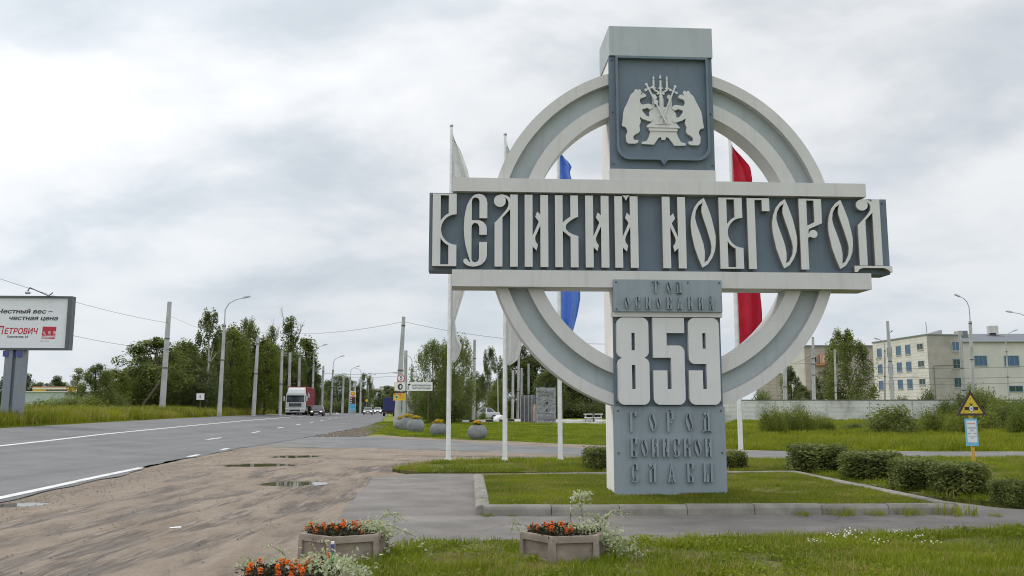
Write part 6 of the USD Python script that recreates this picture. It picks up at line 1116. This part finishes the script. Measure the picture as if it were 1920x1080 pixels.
# petrol station totem
Y = 168; k = Y / FOC; g = at(661, 772, Y); z0 = float(height(g[0], Y)); sh = thing('petrol_station_sign', 'petrol station price totem with yellow scallop emblem', 'station sign', (g[0], Y, z0)); zz = lambda py: at(661, py, Y)[2] - z0
obj('totem', boxm((0, 0.2, zz(733) / 2), (9.6 * k, .4, zz(733))), M['steel_grey'], sh); board(sh, 'emblem_panel', -5 * k, 5 * k, zz(743.3), zz(733), M['white_metal'], 0, .05)
em = Point(0, zz(738.3)); a = np.linspace(0.12 * pi, 0.88 * pi, 9)
scal = unary_union([P_(*([(-1.6 * k, zz(741.6)), (-1.6 * k, zz(740.8)), (-3.6 * k, zz(739.6))] + [(-4.0 * k * cos(q) * (1.0 if j % 2 == 0 else .98), zz(739.6) + 5.2 * k * sin(q) * (1.0 if j % 2 == 0 else .96)) for j, q in enumerate(a)] + [(3.6 * k, zz(739.6)), (1.6 * k, zz(740.8)), (1.6 * k, zz(741.6))]))])
se = obj('scallop_emblem', wall(scal.buffer(.05), .05, .07), M['red_paint'], sh); obj('scallop_face', wall(scal.buffer(-.035), .07, .08), M['yellow_paint'], se)
board(sh, 'price_panel', -4.8 * k, 4.8 * k, zz(757), zz(744), M['sign_brown'], 0, .04); board(sh, 'red_strip', -4.8 * k, 4.8 * k, zz(745.5), zz(744), M['red_paint'], .04, .02); board(sh, 'blue_panel', -5 * k, 4.2 * k, zz(765), zz(758), M['cyan_sign'], 0, .04); board(sh, 'navy_panel', -5 * k, 4.2 * k, zz(770), zz(765.2), M['sign_blue'], 0, .04)
for q in (748, 752, 756): board(sh, 'price_row', -4.0 * k, -1.8 * k, zz(q), zz(q - 1.8), M['poster_white'], .04, .02)
p = at(687.5, 760, 210); z0 = float(height(p[0], 210)); t = thing('warning_board', 'small yellow warning board beside the far thin pole', 'road sign', (p[0], 210, z0)); post(t, at(687, 748, 210)[2] - z0, .05, M['steel_grey']); obj('board', wall(Point(0, at(687, 751, 210)[2] - z0).buffer(.36, 2), .05, .08), M['yellow_paint'], t)

# ------------------------------------------------------------------ billboard
Y = 46.0; k = Y / FOC; g = at(17, 780, Y); z0 = float(height(g[0], Y)); bb = thing('billboard', 'large billboard with white cement poster on a grey steel column', 'billboard', (g[0], Y, z0), 0.06); zz = lambda py: at(100, py, Y)[2] - z0
xat = lambda px, py: at(px, py, Y)[0] - g[0]; xr = xat(131, 606); xl = xr - 6.2; zt, zb = zz(555), zz(656)
obj('column', join([boxm((-9 * k, 0.25, zb / 2), (14 * k, .55, zb)), boxm((11 * k, 0.25, zb / 2), (13 * k, .55, zb)), boxm((1 * k, 0.34, zb / 2), (10 * k, .4, zb))]), M['billboard_grey'], bb)
fr = obj('frame', wall(rect(xl, xr, zb, zt).difference(rect(xl + .12, xr - .22, zb + .10, zt - .10)), -.35, .10), M['dark_steel'], bb); obj('backing', wall(rect(xl + .05, xr - .1, zb + .05, zt - .05), -.3, 0.0), M['billboard_grey'], bb)
ps = obj('poster', wall(rect(xl + .12, xr - .22, zb + .10, zt - .10), 0, .02), M['poster_white'], bb)
T = lambda s, h, px0, py0, m_, b=True, sh_=.0, px1=0: obj('lettering', text(s, h * k, xat(px0, py0), zz(py0), .02, .006, b, sh_, fit=(px1 - px0) * k), m_, ps)
T('Честный вес –', 8.2, -4, 587.5, M['black'], True, .22, 98.5); T('честная цена', 8.2, 16, 600, M['black'], True, .22, 108)
T('П', 15, -4, 626.5, M['poster_red'], True, .16, 8); T('ЕТРОВИЧ', 11, 8, 626, M['poster_red'], True, .16, 70); T('Сырковская, 28', 3.6, 14, 633, M['black'], True, 0, 52)
lg = obj('logo_square', wall(P_((xat(79.5, 600), zz(634.5)), (xat(80, 600), zz(612)), (xat(105, 600), zz(612.5)), (xat(103.5, 600), zz(635))), .02, .026), M['poster_red'], ps)
for s_, x_ in (('L', 80.5), ('S', 89), ('R', 98.5)): obj('logo_lettering', text(s_, 5.6 * k, xat(x_, 620), zz(626.5), .026, .004, True), M['poster_white'], lg)
obj('logo_lettering', text('цемент', 5.2 * k, xat(80.2, 600), zz(633), .026, .004, True, wide=.95), M['poster_white'], lg); obj('lettering', text('р о с с и я', 2.2 * k, xat(78, 600), zz(640), .02, .004, False), M['black'], ps)
obj('lamp_bracket', join([tube([(xat(88, 600), -.1, zt), (xat(66, 600), -.9, zt + 12 * k)], .03, 6), tube([(xat(66, 600), -.9, zt + 12 * k), (xat(62, 600), -.9, zt + 4 * k)], .03, 6), tube([(xat(88, 600), -.1, zt), (xat(106, 600), -.8, zt + 3 * k)], .03, 6)]), M['dark_steel'], bb); obj('flood_lamp', bevbox((xat(63, 600), -.9, zt + 2.2 * k), (8 * k, .2, 4.5 * k), .03), M['steel_grey'], bb)
for px in (3, 16, 28): obj('small_plate', wall(rect((px - 5 - 17) * k, (px + 4.5 - 17) * k, zz(669), zz(657.5)), .06 if px != 16 else -.1, .07 if px != 16 else -.09), M['navy_sign'], bb)

# ------------------------------------------------------------------ concrete fence of cast panels
M['fence_concrete'] = noisy('fence_concrete', (0.53, 0.53, 0.525), (0.64, 0.64, 0.635), scale=1.0, rough=0.9, c=(0.34, 0.34, 0.32), cscale=0.5)
FY = 97.0
fence = thing('concrete_fence', 'long grey concrete panel fence with sunk squares across the field', 'fence', (0, 0, 0))
ftop = at(1600, 749, FY)[2]; pw = 79.5 * FY / FOC; x_start = at(1389, 760, FY)[0]
for k in range(-3, 8):
    if k == 5: continue
    x0 = x_start + pw * k; xe = x0 + pw
    pnl = obj('fence_panel', boxm(((x0 + xe) / 2, FY, ftop / 2 - .1), (pw - .10, .12, ftop)), M['fence_concrete'], fence)
    rib = MB(); nx_, nz_ = 9, 4
    for i in range(nx_ + 1): rib.box((x0 + .12 + (pw - .24) * i / nx_, FY - .072, ftop * .47), (.11, .03, ftop * .82))
    for j in range(nz_ + 1): rib.box(((x0 + xe) / 2, FY - .071, ftop * (.08 + .80 * j / nz_)), (pw - .16, .026, .11))
    obj('panel_ribs', rib, M['fence_concrete'], pnl); obj('fence_post', boxm((x0, FY + .03, ftop / 2), (.16, .24, ftop + .05)), M['pole_concrete'], fence)
    obj('capping', boxm(((x0 + xe) / 2, FY, ftop - .07), (pw - .02, .2, .1)), M['dark_steel'], pnl)
gt = thing('gate_panel', 'white gate leaf with green lettering beside the pillar and the fence end', 'gate', (at(1374, 770, 99)[0], 99, 0)); obj('leaf', boxm((0, 0, 1.0), (1.9, .1, 2.1)), M['white_metal'], gt); obj('green_panel', boxm((0, -.06, 1.75), (1.9, .04, .5)), M['ball_concrete'], gt); obj('lettering', text('ООО', .42, -.3, 1.56, .085, .01, True), M['green_sign'], gt)

# ------------------------------------------------------------------ buildings on the right
M['block_pale'] = noisy('block_pale', (0.60, 0.575, 0.55), (0.68, 0.655, 0.63), scale=0.6, rough=0.9, c=(0.53, 0.505, 0.48), cscale=0.35)
M['block_grey'] = noisy('block_grey', (0.335, 0.315, 0.30), (0.40, 0.375, 0.355), scale=0.8, rough=0.9, c=(0.29, 0.27, 0.26), cscale=0.35)
M['hall_wall'] = noisy('hall_wall', (0.54, 0.525, 0.50), (0.61, 0.595, 0.57), scale=0.5, rough=0.9)
M['roof_grey'] = plain('roof_grey', (0.16, 0.18, 0.20), rough=0.7)
M['pane_blue'] = plain('pane_blue', (0.045, 0.10, 0.18), rough=0.12, spec=0.6); M['pane_green'] = plain('pane_green', (0.012, 0.035, 0.025), rough=0.15, spec=0.5); M['frame_blue'] = plain('frame_blue', (0.17, 0.26, 0.35), rough=0.5); M['frame_grey'] = plain('frame_grey', (0.42, 0.43, 0.43), rough=0.6)
M['joint_dark'] = plain('joint_dark', (0.27, 0.25, 0.23), rough=0.9)
def brickmat(name, c1, c2, mortar, scale=1.0):
    n = {'tc': ('texture_coordinate', {}), 'map': ('mapping', {'rotation': (pi / 2, 0, 0)}), 'b': ('brick_texture', {'color1': c1, 'color2': c2, 'mortar': mortar, 'scale': scale, 'mortar_size': 0.03, 'brick_width': 1.2, 'row_height': 0.6, 'offset': 0.0}), 'p': ('principled_bsdf', {'roughness': 0.9})}
    return mat(name, n, [('tc.object', 'map.vector'), ('map.vector', 'b.vector'), ('b.color', 'p.base_color')], 'p.BSDF')
M['brick_grey'] = brickmat('brick_grey', (0.36, 0.315, 0.285), (0.42, 0.37, 0.33), (0.27, 0.24, 0.22)); M['balcony_orange'] = plain('balcony_orange', (0.50, 0.19, 0.08), rough=0.7)
def window(parent, frame_of, x, z, w, h, fm, pm, sill=True, mull=1):
    """A window in a wall whose outside is local y = 0: frame, pane, sill."""
    fr = obj('window', frame_of(wall(rect(x - w / 2, x + w / 2, z - h / 2, z + h / 2).difference(rect(x - w / 2 + .09, x + w / 2 - .09, z - h / 2 + .09, z + h / 2 - .09)), -.05, .05)), fm, parent)
    obj('pane', frame_of(wall(rect(x - w / 2 + .08, x + w / 2 - .08, z - h / 2 + .08, z + h / 2 - .08), -.04, .012)), pm, fr)
    for q in range(mull): obj('mullion', frame_of(wall(rect(x - w / 2 + w * (q + 1) / (mull + 1) - .04, x - w / 2 + w * (q + 1) / (mull + 1) + .04, z - h / 2 + .09, z + h / 2 - .09), .014, .045)), fm, fr)
    if sill: obj('sill', frame_of(wall(rect(x - w / 2 - .08, x + w / 2 + .08, z - h / 2 - .10, z - h / 2 - .01), .0, .12)), M['frame_grey'], fr)
# white three storey block: long face to the left, grey gable to the right
C = at(1737, 630, 150.0); Lf = at(1636, 645, 169.0); Rt = at(1803, 630, 151.5)
blk = thing('office_block', 'white three storey block with blue windows and a grey brick gable end', 'building', (C[0], C[1], 0))
va = (Lf - C)[:2]; la = float(np.linalg.norm(va)); ang_a = atan2(va[1], va[0]); vb = (Rt - C)[:2]; lb_ = float(np.linalg.norm(vb)); ang_b = atan2(vb[1], vb[0])
Hc = C[2] + .15
foot = [(0, 0), tuple(vb), tuple(va + vb), tuple(va)]
body = ext(Polygon(foot), Hc); obj('wall', body, M['block_pale'], blk)
R2 = trimesh.transformations.rotation_matrix
def face(ang, off=(0, 0)):
    def f(m): m = m.copy(); m.apply_transform(R2(ang, [0, 0, 1])); m.apply_translation((off[0], off[1], 0)); return m
    return f
fb = face(ang_b); fa = face(ang_a + pi, (va[0], va[1]))     # local x runs left to right, outside towards -y
obj('gable_wall', fb(wall(rect(0.004, lb_, 0, Hc - .004), 0, .06)), M['block_grey'], blk)
def zpx(px, py, Yd): return at(px, py, Yd)[2]
for z in (zpx(1790, 649, 151), zpx(1790, 682, 151), zpx(1790, 717, 151)):
    top_ = z > zpx(1790, 660, 151); window(blk, lambda m: fb(m).apply_translation((0, -.06, 0)), lb_ * .80, z, 1.55, 1.7, M['frame_grey'] if top_ else M['frame_blue'], M['pane_blue'] if top_ else M['pane_green'])
zs3 = (zpx(1700, 655, 155.5), zpx(1700, 686.5, 155.5), zpx(1700, 719.5, 155.5))
# columns of the long face: fraction along from its far end to the corner
for u, small in ((.13, 0), (.33, 0), (.50, 0), (.67, 0), (.885, 1)):
    for z in zs3:
        if small: window(blk, fa, la * u, z + .25, 2.0, 1.15, M['frame_grey'], M['pane_green'])
        else: window(blk, fa, la * u, z, 1.75, 1.75, M['frame_blue'], M['pane_blue'])
for j in range(1, 24): obj('course_joint', fa(wall(rect(0.1, la - .1, Hc * j / 24 - .012, Hc * j / 24 + .012), 0, .008)), M['joint_dark'], blk)
obj('roof_edge', join([fa(wall(rect(-.1, la, Hc - .02, Hc + .22), -.6, .14)), fb(wall(rect(.15, lb_ + .1, Hc - .02, Hc + .2), -.6, .16))]), M['roof_grey'], blk)
pr = obj('roof_shed', hull([(0.5 + x, 1.0 + y, Hc + z) for x, y, z in ((-.2, 0, .2), (3.0, 0.4, .2), (3.0, 0.4, 1.0), (2.6, .4, 1.05), (-.2, 8, .2), (3.0, 8, .2), (2.8, 8, .6))]), M['frame_grey'], blk); obj('aerial', tube([(1.6, 3, Hc + .2), (1.5, 3, Hc + 2.6)], .05, 5), M['dark_steel'], blk)
obj('drain_pipe', fb(tube([(lb_ * .14, -.12, 0), (lb_ * .14, -.12, Hc * .62), (lb_ * .98, -.12, Hc * .64)], .05, 5)), M['roof_grey'], blk)
# hall
hx0 = Rt[0] + .02; hall = thing('factory_hall', 'long cream hall with dark sloping roof and wide blue windows', 'building', (hx0, 155.0, 0)); hl = 46.0; he = zpx(1860, 642, 155)
fh = face(-0.03)
obj('wall', fh(wall(rect(0, hl, 0, he), -20, 0)), M['hall_wall'], hall); rt_ = zpx(1860, 631, 160)
obj('roof', fh(hull([(0, -.4, he), (hl, -.4, he), (0, -.4, he + .12), (hl, -.4, he + .12), (0, 9, rt_ + .8), (hl, 9, rt_ + .8), (0, 18, he + .2), (hl, 18, he + .2)])), M['roof_grey'], hall)
kx = lambda px: at(px, 680, 155)[0] - hx0
for p0, p1 in ((1826.5, 1850), (1881.5, 1909), (1935, 1962)): window(hall, fh, (kx(p0) + kx(p1)) / 2, zpx(1850, 676.5, 155), kx(p1) - kx(p0), 1.85, M['frame_blue'], M['pane_blue'], mull=2)
window(hall, fh, (kx(1884) + kx(1912)) / 2, zpx(1890, 729, 155), kx(1912) - kx(1884), 1.1, M['frame_blue'], M['pane_green'])
vx = at(1858, 630, 162)[0] - hx0; ven = obj('roof_vent', fh(revolve([(0, 0), (.85, 0), (.55, .9), (.5, 1.1), (0, 1.1)], 20, (vx, 7, rt_ - .3))), M['dark_steel'], hall); obj('vent_drum', fh(revolve([(0, 0), (1.0, 0), (.98, .15), (.95, .15), (.98, 1.35), (0, 1.4)], 24, (vx, 7, rt_ + .75))), M['hall_wall'], ven)
obj('roof_box', fh(boxm((kx(1832), 5, rt_ + .35), (1.6, 1.4, 1.3))), M['roof_grey'], hall); obj('roof_box', fh(boxm((kx(1826), 5, rt_ + .5), (.9, 1.6, .9))), M['block_grey'], hall)
# brick block behind the ring
Bc = at(1507, 650, 200.0); Hb = Bc[2]; br = thing('brick_building', 'grey brick apartment block with an orange boarded balcony', 'building', (Bc[0], 200.0, 0)); bl_ = at(1641, 650, 204.0)[0] - Bc[0]; fbb = face(0.02)
obj('gable_wall', fbb(wall(rect(0, bl_, 0, Hb), -14, 0)), M['brick_grey'], br); obj('white_end_wall', face(2.2)(wall(rect(-.1, 8, 0, Hb - .3), -.4, 0.1)).apply_translation((0, 0, 0)), M['block_pale'], br)
obj('roof_edge', fbb(wall(rect(-.2, bl_ + .2, Hb, Hb + .35), -14, .3)), M['roof_grey'], br)
bz = lambda py: at(1540, py, 199)[2]; bx = lambda px: at(px, 670, 199.5)[0] - Bc[0]
bal = obj('balcony', fbb(boxm(((bx(1536) + bx(1551)) / 2, -.5, (bz(665) + bz(683)) / 2), (bx(1551) - bx(1536), 1.0, bz(665) - bz(683)))), M['balcony_orange'], br)
for q in range(6): obj('balcony_slat', fbb(boxm((bx(1536) + (bx(1551) - bx(1536)) * (q + .5) / 6, -1.03, (bz(666) + bz(680)) / 2), (.12, .05, bz(666) - bz(680)))), M['block_pale'], bal)
obj('balcony_floor', fbb(boxm(((bx(1527) + bx(1552)) / 2, -.5, bz(684)), (bx(1552) - bx(1527), 1.1, .3))), M['balcony_orange'], bal)
for p0, p1, a, b in ((1525, 1533, 668, 680), (1569, 1578, 666, 678), (1590, 1600, 666, 678)): window(br, fbb, (bx(p0) + bx(p1)) / 2, (bz(a) + bz(b)) / 2, bx(p1) - bx(p0), 1.4, M['frame_grey'], M['pane_green'])
lw = thing('brick_annex', 'low brick wall of an annex left of the thick pole under the ring', 'building', (at(1430, 720, 150)[0], 150, 0)); obj('wall', boxm(((at(1466, 720, 150)[0] - at(1430, 720, 150)[0]) / 2, 2.0, at(1450, 702, 150)[2] / 2), (at(1466, 720, 150)[0] - at(1430, 720, 150)[0], 4, at(1450, 702, 150)[2])), M['brick_grey'], lw); obj('roof_edge', boxm(((at(1466, 720, 150)[0] - at(1430, 720, 150)[0]) / 2, 2.0, at(1450, 702, 150)[2] + .1), (3.6, 4.3, .2)), M['roof_grey'], lw)
fg = thing('grey_building', 'dark banded building between the birch and the white block', 'building', (at(1612, 700, 215)[0], 215, 0)); fw = at(1640, 700, 215)[0] - at(1612, 700, 215)[0]
for a, b, m_ in ((790, 700, 'hall_wall'), (700, 691, 'roof_grey'), (691, 673, 'hall_wall'), (673, 665, 'roof_grey')): obj('facade_band', boxm((fw / 2, 3 + (0.05 if m_ == 'roof_grey' else 0.1), (at(1620, a, 215)[2] + at(1620, b, 215)[2]) / 2), (fw, 6, at(1620, b, 215)[2] - at(1620, a, 215)[2] - .01)), M[m_], fg)
# far town block at the end of the road
ft = thing('distant_block', 'pale flat roofed block just above the far trees at the road end', 'building', (at(730, 730, 330)[0], 330, 0)); obj('wall', boxm((0, 0, at(730, 727, 330)[2] / 2), (6.0, 8, at(730, 727, 330)[2])), M['block_pale'], ft); obj('roof', boxm((0, 0, at(730, 727, 330)[2] + .2), (6.4, 8.4, .4)), M['block_grey'], ft)

# ------------------------------------------------------------------ information place on the island
PLZ = Polygon([(-6, 92), (-3, 86.5), (2, 84.5), (8, 83), (14, 84), (17, 100), (2, 112), (-7, 104)])
slab('plaza_paving', PLZ, -.05, .06, M['paving'])
M['carved_stone'] = mat('carved_stone', {'tc': ('texture_coordinate', {}), 'map': ('mapping', {'scale': (1, 1, 1.6)}), 'n': ('noise_texture', {'scale': 3.4, 'detail': 4.0, 'roughness': 0.7, 'distortion': 1.2}), 'r': ('rgb_ramp', {'ramp': [(0.38, (0.10, 0.105, 0.115)), (0.46, (0.24, 0.25, 0.265)), (0.60, (0.34, 0.35, 0.365))]}), 'b': ('bump', {'strength': 0.7, 'distance': 0.06}), 'p': ('principled_bsdf', {'roughness': 0.75})}, [('tc.object', 'map.vector'), ('map.vector', 'n.vector'), ('n.fac', 'r.fac'), ('r.color', 'p.base_color'), ('n.fac', 'b.height'), ('b.normal', 'p.normal')], 'p.BSDF')
M['slab_grey'] = noisy('slab_grey', (0.15, 0.15, 0.165), (0.21, 0.21, 0.225), scale=2.0, rough=0.6)
M['pink_stone'] = noisy('pink_stone', (0.46, 0.30, 0.23), (0.58, 0.42, 0.34), scale=3.0, rough=0.8)
SY = 86.0; k = SY / FOC; zt = at(1022, 728, SY)[2]
xa, xb = at(1005.5, 760, SY)[0], at(1042, 760, SY)[0]
cs = thing('carved_slab', 'tall dark stone slab carved with a town relief, edges rough hewn', 'information slab', ((xa + xb) / 2, SY, .05)); w_ = xb - xa
core = boxm((0, .3, zt / 2), (w_, .6, zt)).subdivide().subdivide().subdivide(); v = core.vertices; core.vertices = v + (meshkit.fbm(v * 4.0 + 7, 3, 2)[:, None] - .5) * .16 * np.sign(v - [0, .3, zt / 2]) * (np.abs(v - [0, .3, zt / 2]) > np.array([w_ / 2 - .02, 9, zt / 2 - .02])); obj('slab', core, M['carved_stone'], cs)
obj('relief_panel', wall(rect(-w_ * .40, w_ * .42, zt * .27, zt * .72), 0.0, .05), M['carved_stone'], cs); obj('heading_panel', wall(rect(-w_ * .38, w_ * .38, zt * .78, zt * .93), .0, .05), M['carved_stone'], cs); obj('foot_band', wall(rect(-w_ * .40, w_ * .42, zt * .10, zt * .18), .0, .06), M['slab_grey'], cs)
rgn = np.random.default_rng(3); rel = MB()
for q in range(60):
    x, z = rgn.uniform(-w_ * .38, w_ * .40), zt * rgn.uniform(.28, .71); rel.box((x, -.055, z), (rgn.uniform(.05, .22), .05, rgn.uniform(.04, .2)), ry=rgn.uniform(-.6, .6))
obj('relief', rel, M['carved_stone'], cs)
hd = MB()
for q in range(12): hd.box((-w_ * .34 + w_ * .062 * q, -.055, zt * .87), (.07, .04, .22), ry=rgn.uniform(-.5, .5)); hd.box((-w_ * .34 + w_ * .062 * q, -.055, zt * .81), (.05, .04, .1), ry=rgn.uniform(-.5, .5))
obj('heading_relief', hd, M['slab_grey'], cs)
gl = ['leftmost of the four plain grey slabs beside the carved slab', 'second from the left of the four plain grey slabs', 'third from the left of the four plain grey slabs', 'plain grey slab next to the carved slab, pink stone behind it']
for q, lb in enumerate(gl):
    Yq = SY + 2.6 - .5 * q; x0, x1 = at(976.5 + 7 * q, 760, Yq)[0], at(983.6 + 7 * q, 760, Yq)[0]; zt2 = at(980, 742.5 - .4 * q, Yq)[2]
    t = thing('grey_slab', lb, 'information slab', (x0, Yq, .05)); obj('slab', boxm(((x1 - x0) / 2, .5, zt2 / 2), (x1 - x0 - .02, .5, zt2)), M['slab_grey'], t); obj('light_edge', boxm((.0, .2, zt2 / 2), (.06, .2, zt2 + .02)), M['frame_grey'], t)
t = thing('pink_stone', 'rough pink stone between the grey slabs and the carved slab', 'stone', (at(1003, 760, SY + .6)[0], SY + .7, .05)); obj('block', hull(rgn.uniform(-1, 1, (60, 3)) * [.2, .2, .95] + [0, 0, .95]), M['pink_stone'], t)
for q, (px, py, Yq) in enumerate(((873, 783, 88), (887, 783, 88), (903, 782.5, 90), (918, 782.5, 90), (930, 782, 92), (942, 782, 92), (958, 781.5, 94), (1066, 781, 92), (1090, 781, 92), (1123, 781, 90))):
    x = at(px, py, Yq)[0]; dark = q in (1, 3, 5, 6)
    tag(obj('border_stone', bevbox((x, Yq, .16), (.75, .2, .26), .03), M['black'] if dark else M['white_metal']), ['white border stone at the left end of the paved place', 'dark border stone before the tall grey trolley pole', 'white border stone right of the tall grey trolley pole', 'second dark border stone of the paved place', 'white border stone left of the second flagpole', 'dark border stone left of the second flagpole', 'dark border stone just right of the second flagpole', 'white border stone right of the carved slab', 'white border stone midway to the picnic tables', 'white border stone right of the picnic tables'][q], 'border stone')
for px, lb in ((1105, 'left white picnic table behind the info slabs'), (1120, 'right white picnic table behind the info slabs')):
    x = at(px, 778, 92)[0]; t = thing('picnic_table', lb, 'table', (x, 92, .06)); obj('table_top', bevbox((0, 0, .78), (1.15, .8, .07), .02), M['white_metal'], t)
    for s in (-1, 1): obj('leg', boxm((s * .4, 0, .38), (.12, .55, .74)), M['pole_concrete'], t)
    obj('bench', bevbox((-.1, -.75, .44), (1.0, .28, .07), .02), M['white_metal'], t); obj('bench_leg', boxm((-.1, -.75, .2), (.5, .2, .4)), M['pole_concrete'], t)
t = thing('boulder', 'pale boulder beside the second flagpole on the paved place', 'boulder', (at(937, 778, 93)[0], 93, 0)); obj('stone', hull(rgn.normal(size=(40, 3)) * [.3, .3, .22] + [0, 0, .35]), M['white_metal'], t)
# ------------------------------------------------------------------ far left: pale wall, yellow striped carriage, dish
M['pale_green'] = noisy('pale_green', (0.40, 0.47, 0.46), (0.46, 0.53, 0.52), scale=0.8, rough=0.8)
Yw = 120.0; zb_ = .8; x0, x1 = at(20, 745, Yw)[0], at(150, 745, Yw)[0]; pwall = thing('pale_shed', 'long pale green windowless shed behind the roadside bushes', 'shed', ((x0 + x1) / 2, Yw, 0)); zt = at(80, 735, Yw)[2]; obj('wall', boxm((0, 3, zt / 2), (x1 - x0, 6, zt)), M['pale_green'], pwall); obj('roof_edge', boxm((0, 3, zt + .06), (x1 - x0 + .2, 6.3, .1)), M['white_metal'], pwall)
Yw = 150; x0, x1 = at(61, 730, Yw)[0], at(128, 730, Yw)[0]; z0, z1 = at(90, 737, Yw)[2], at(90, 725.5, Yw)[2]; cr = thing('striped_carriage', 'yellow and cream striped carriage showing above the pale shed', 'carriage', ((x0 + x1) / 2, Yw, 0)); Lc = x1 - x0
obj('body', boxm((0, 1.4, z1 / 2), (Lc, 2.8, z1 - .05)), M['yellow_paint'], cr); obj('cream_stripe', boxm((0, -.02, z1 - .9 * .28), (Lc, .06, .26)), M['white_metal'], cr); obj('roof', boxm((0, 1.4, z1 + .03), (Lc, 2.9, .12)), M['balcony_orange'], cr)
for q in range(7): obj('window', boxm((Lc * (-.08 + .085 * q), -.02, z1 - .62), (.42, .05, .32)), M['car_glass'], cr)
Yw = 119; p = at(36, 730, Yw); t = thing('satellite_dish', 'small white satellite dish on the left end of the pale shed', 'satellite dish', (p[0], Yw, 0)); z_ = p[2]; obj('dish', revolve([(0, 0), (.2, .03), (.34, .1), (.3, .1), (0, .03)], 18).apply_transform(R2(pi / 2 + .2, [1, 0, 0])).apply_translation((0, 0, z_)), M['white_metal'], t, smooth=30); obj('mast', tube([(0, .15, z_ - 1.2), (0, .1, z_)], .04, 6), M['dark_steel'], t)
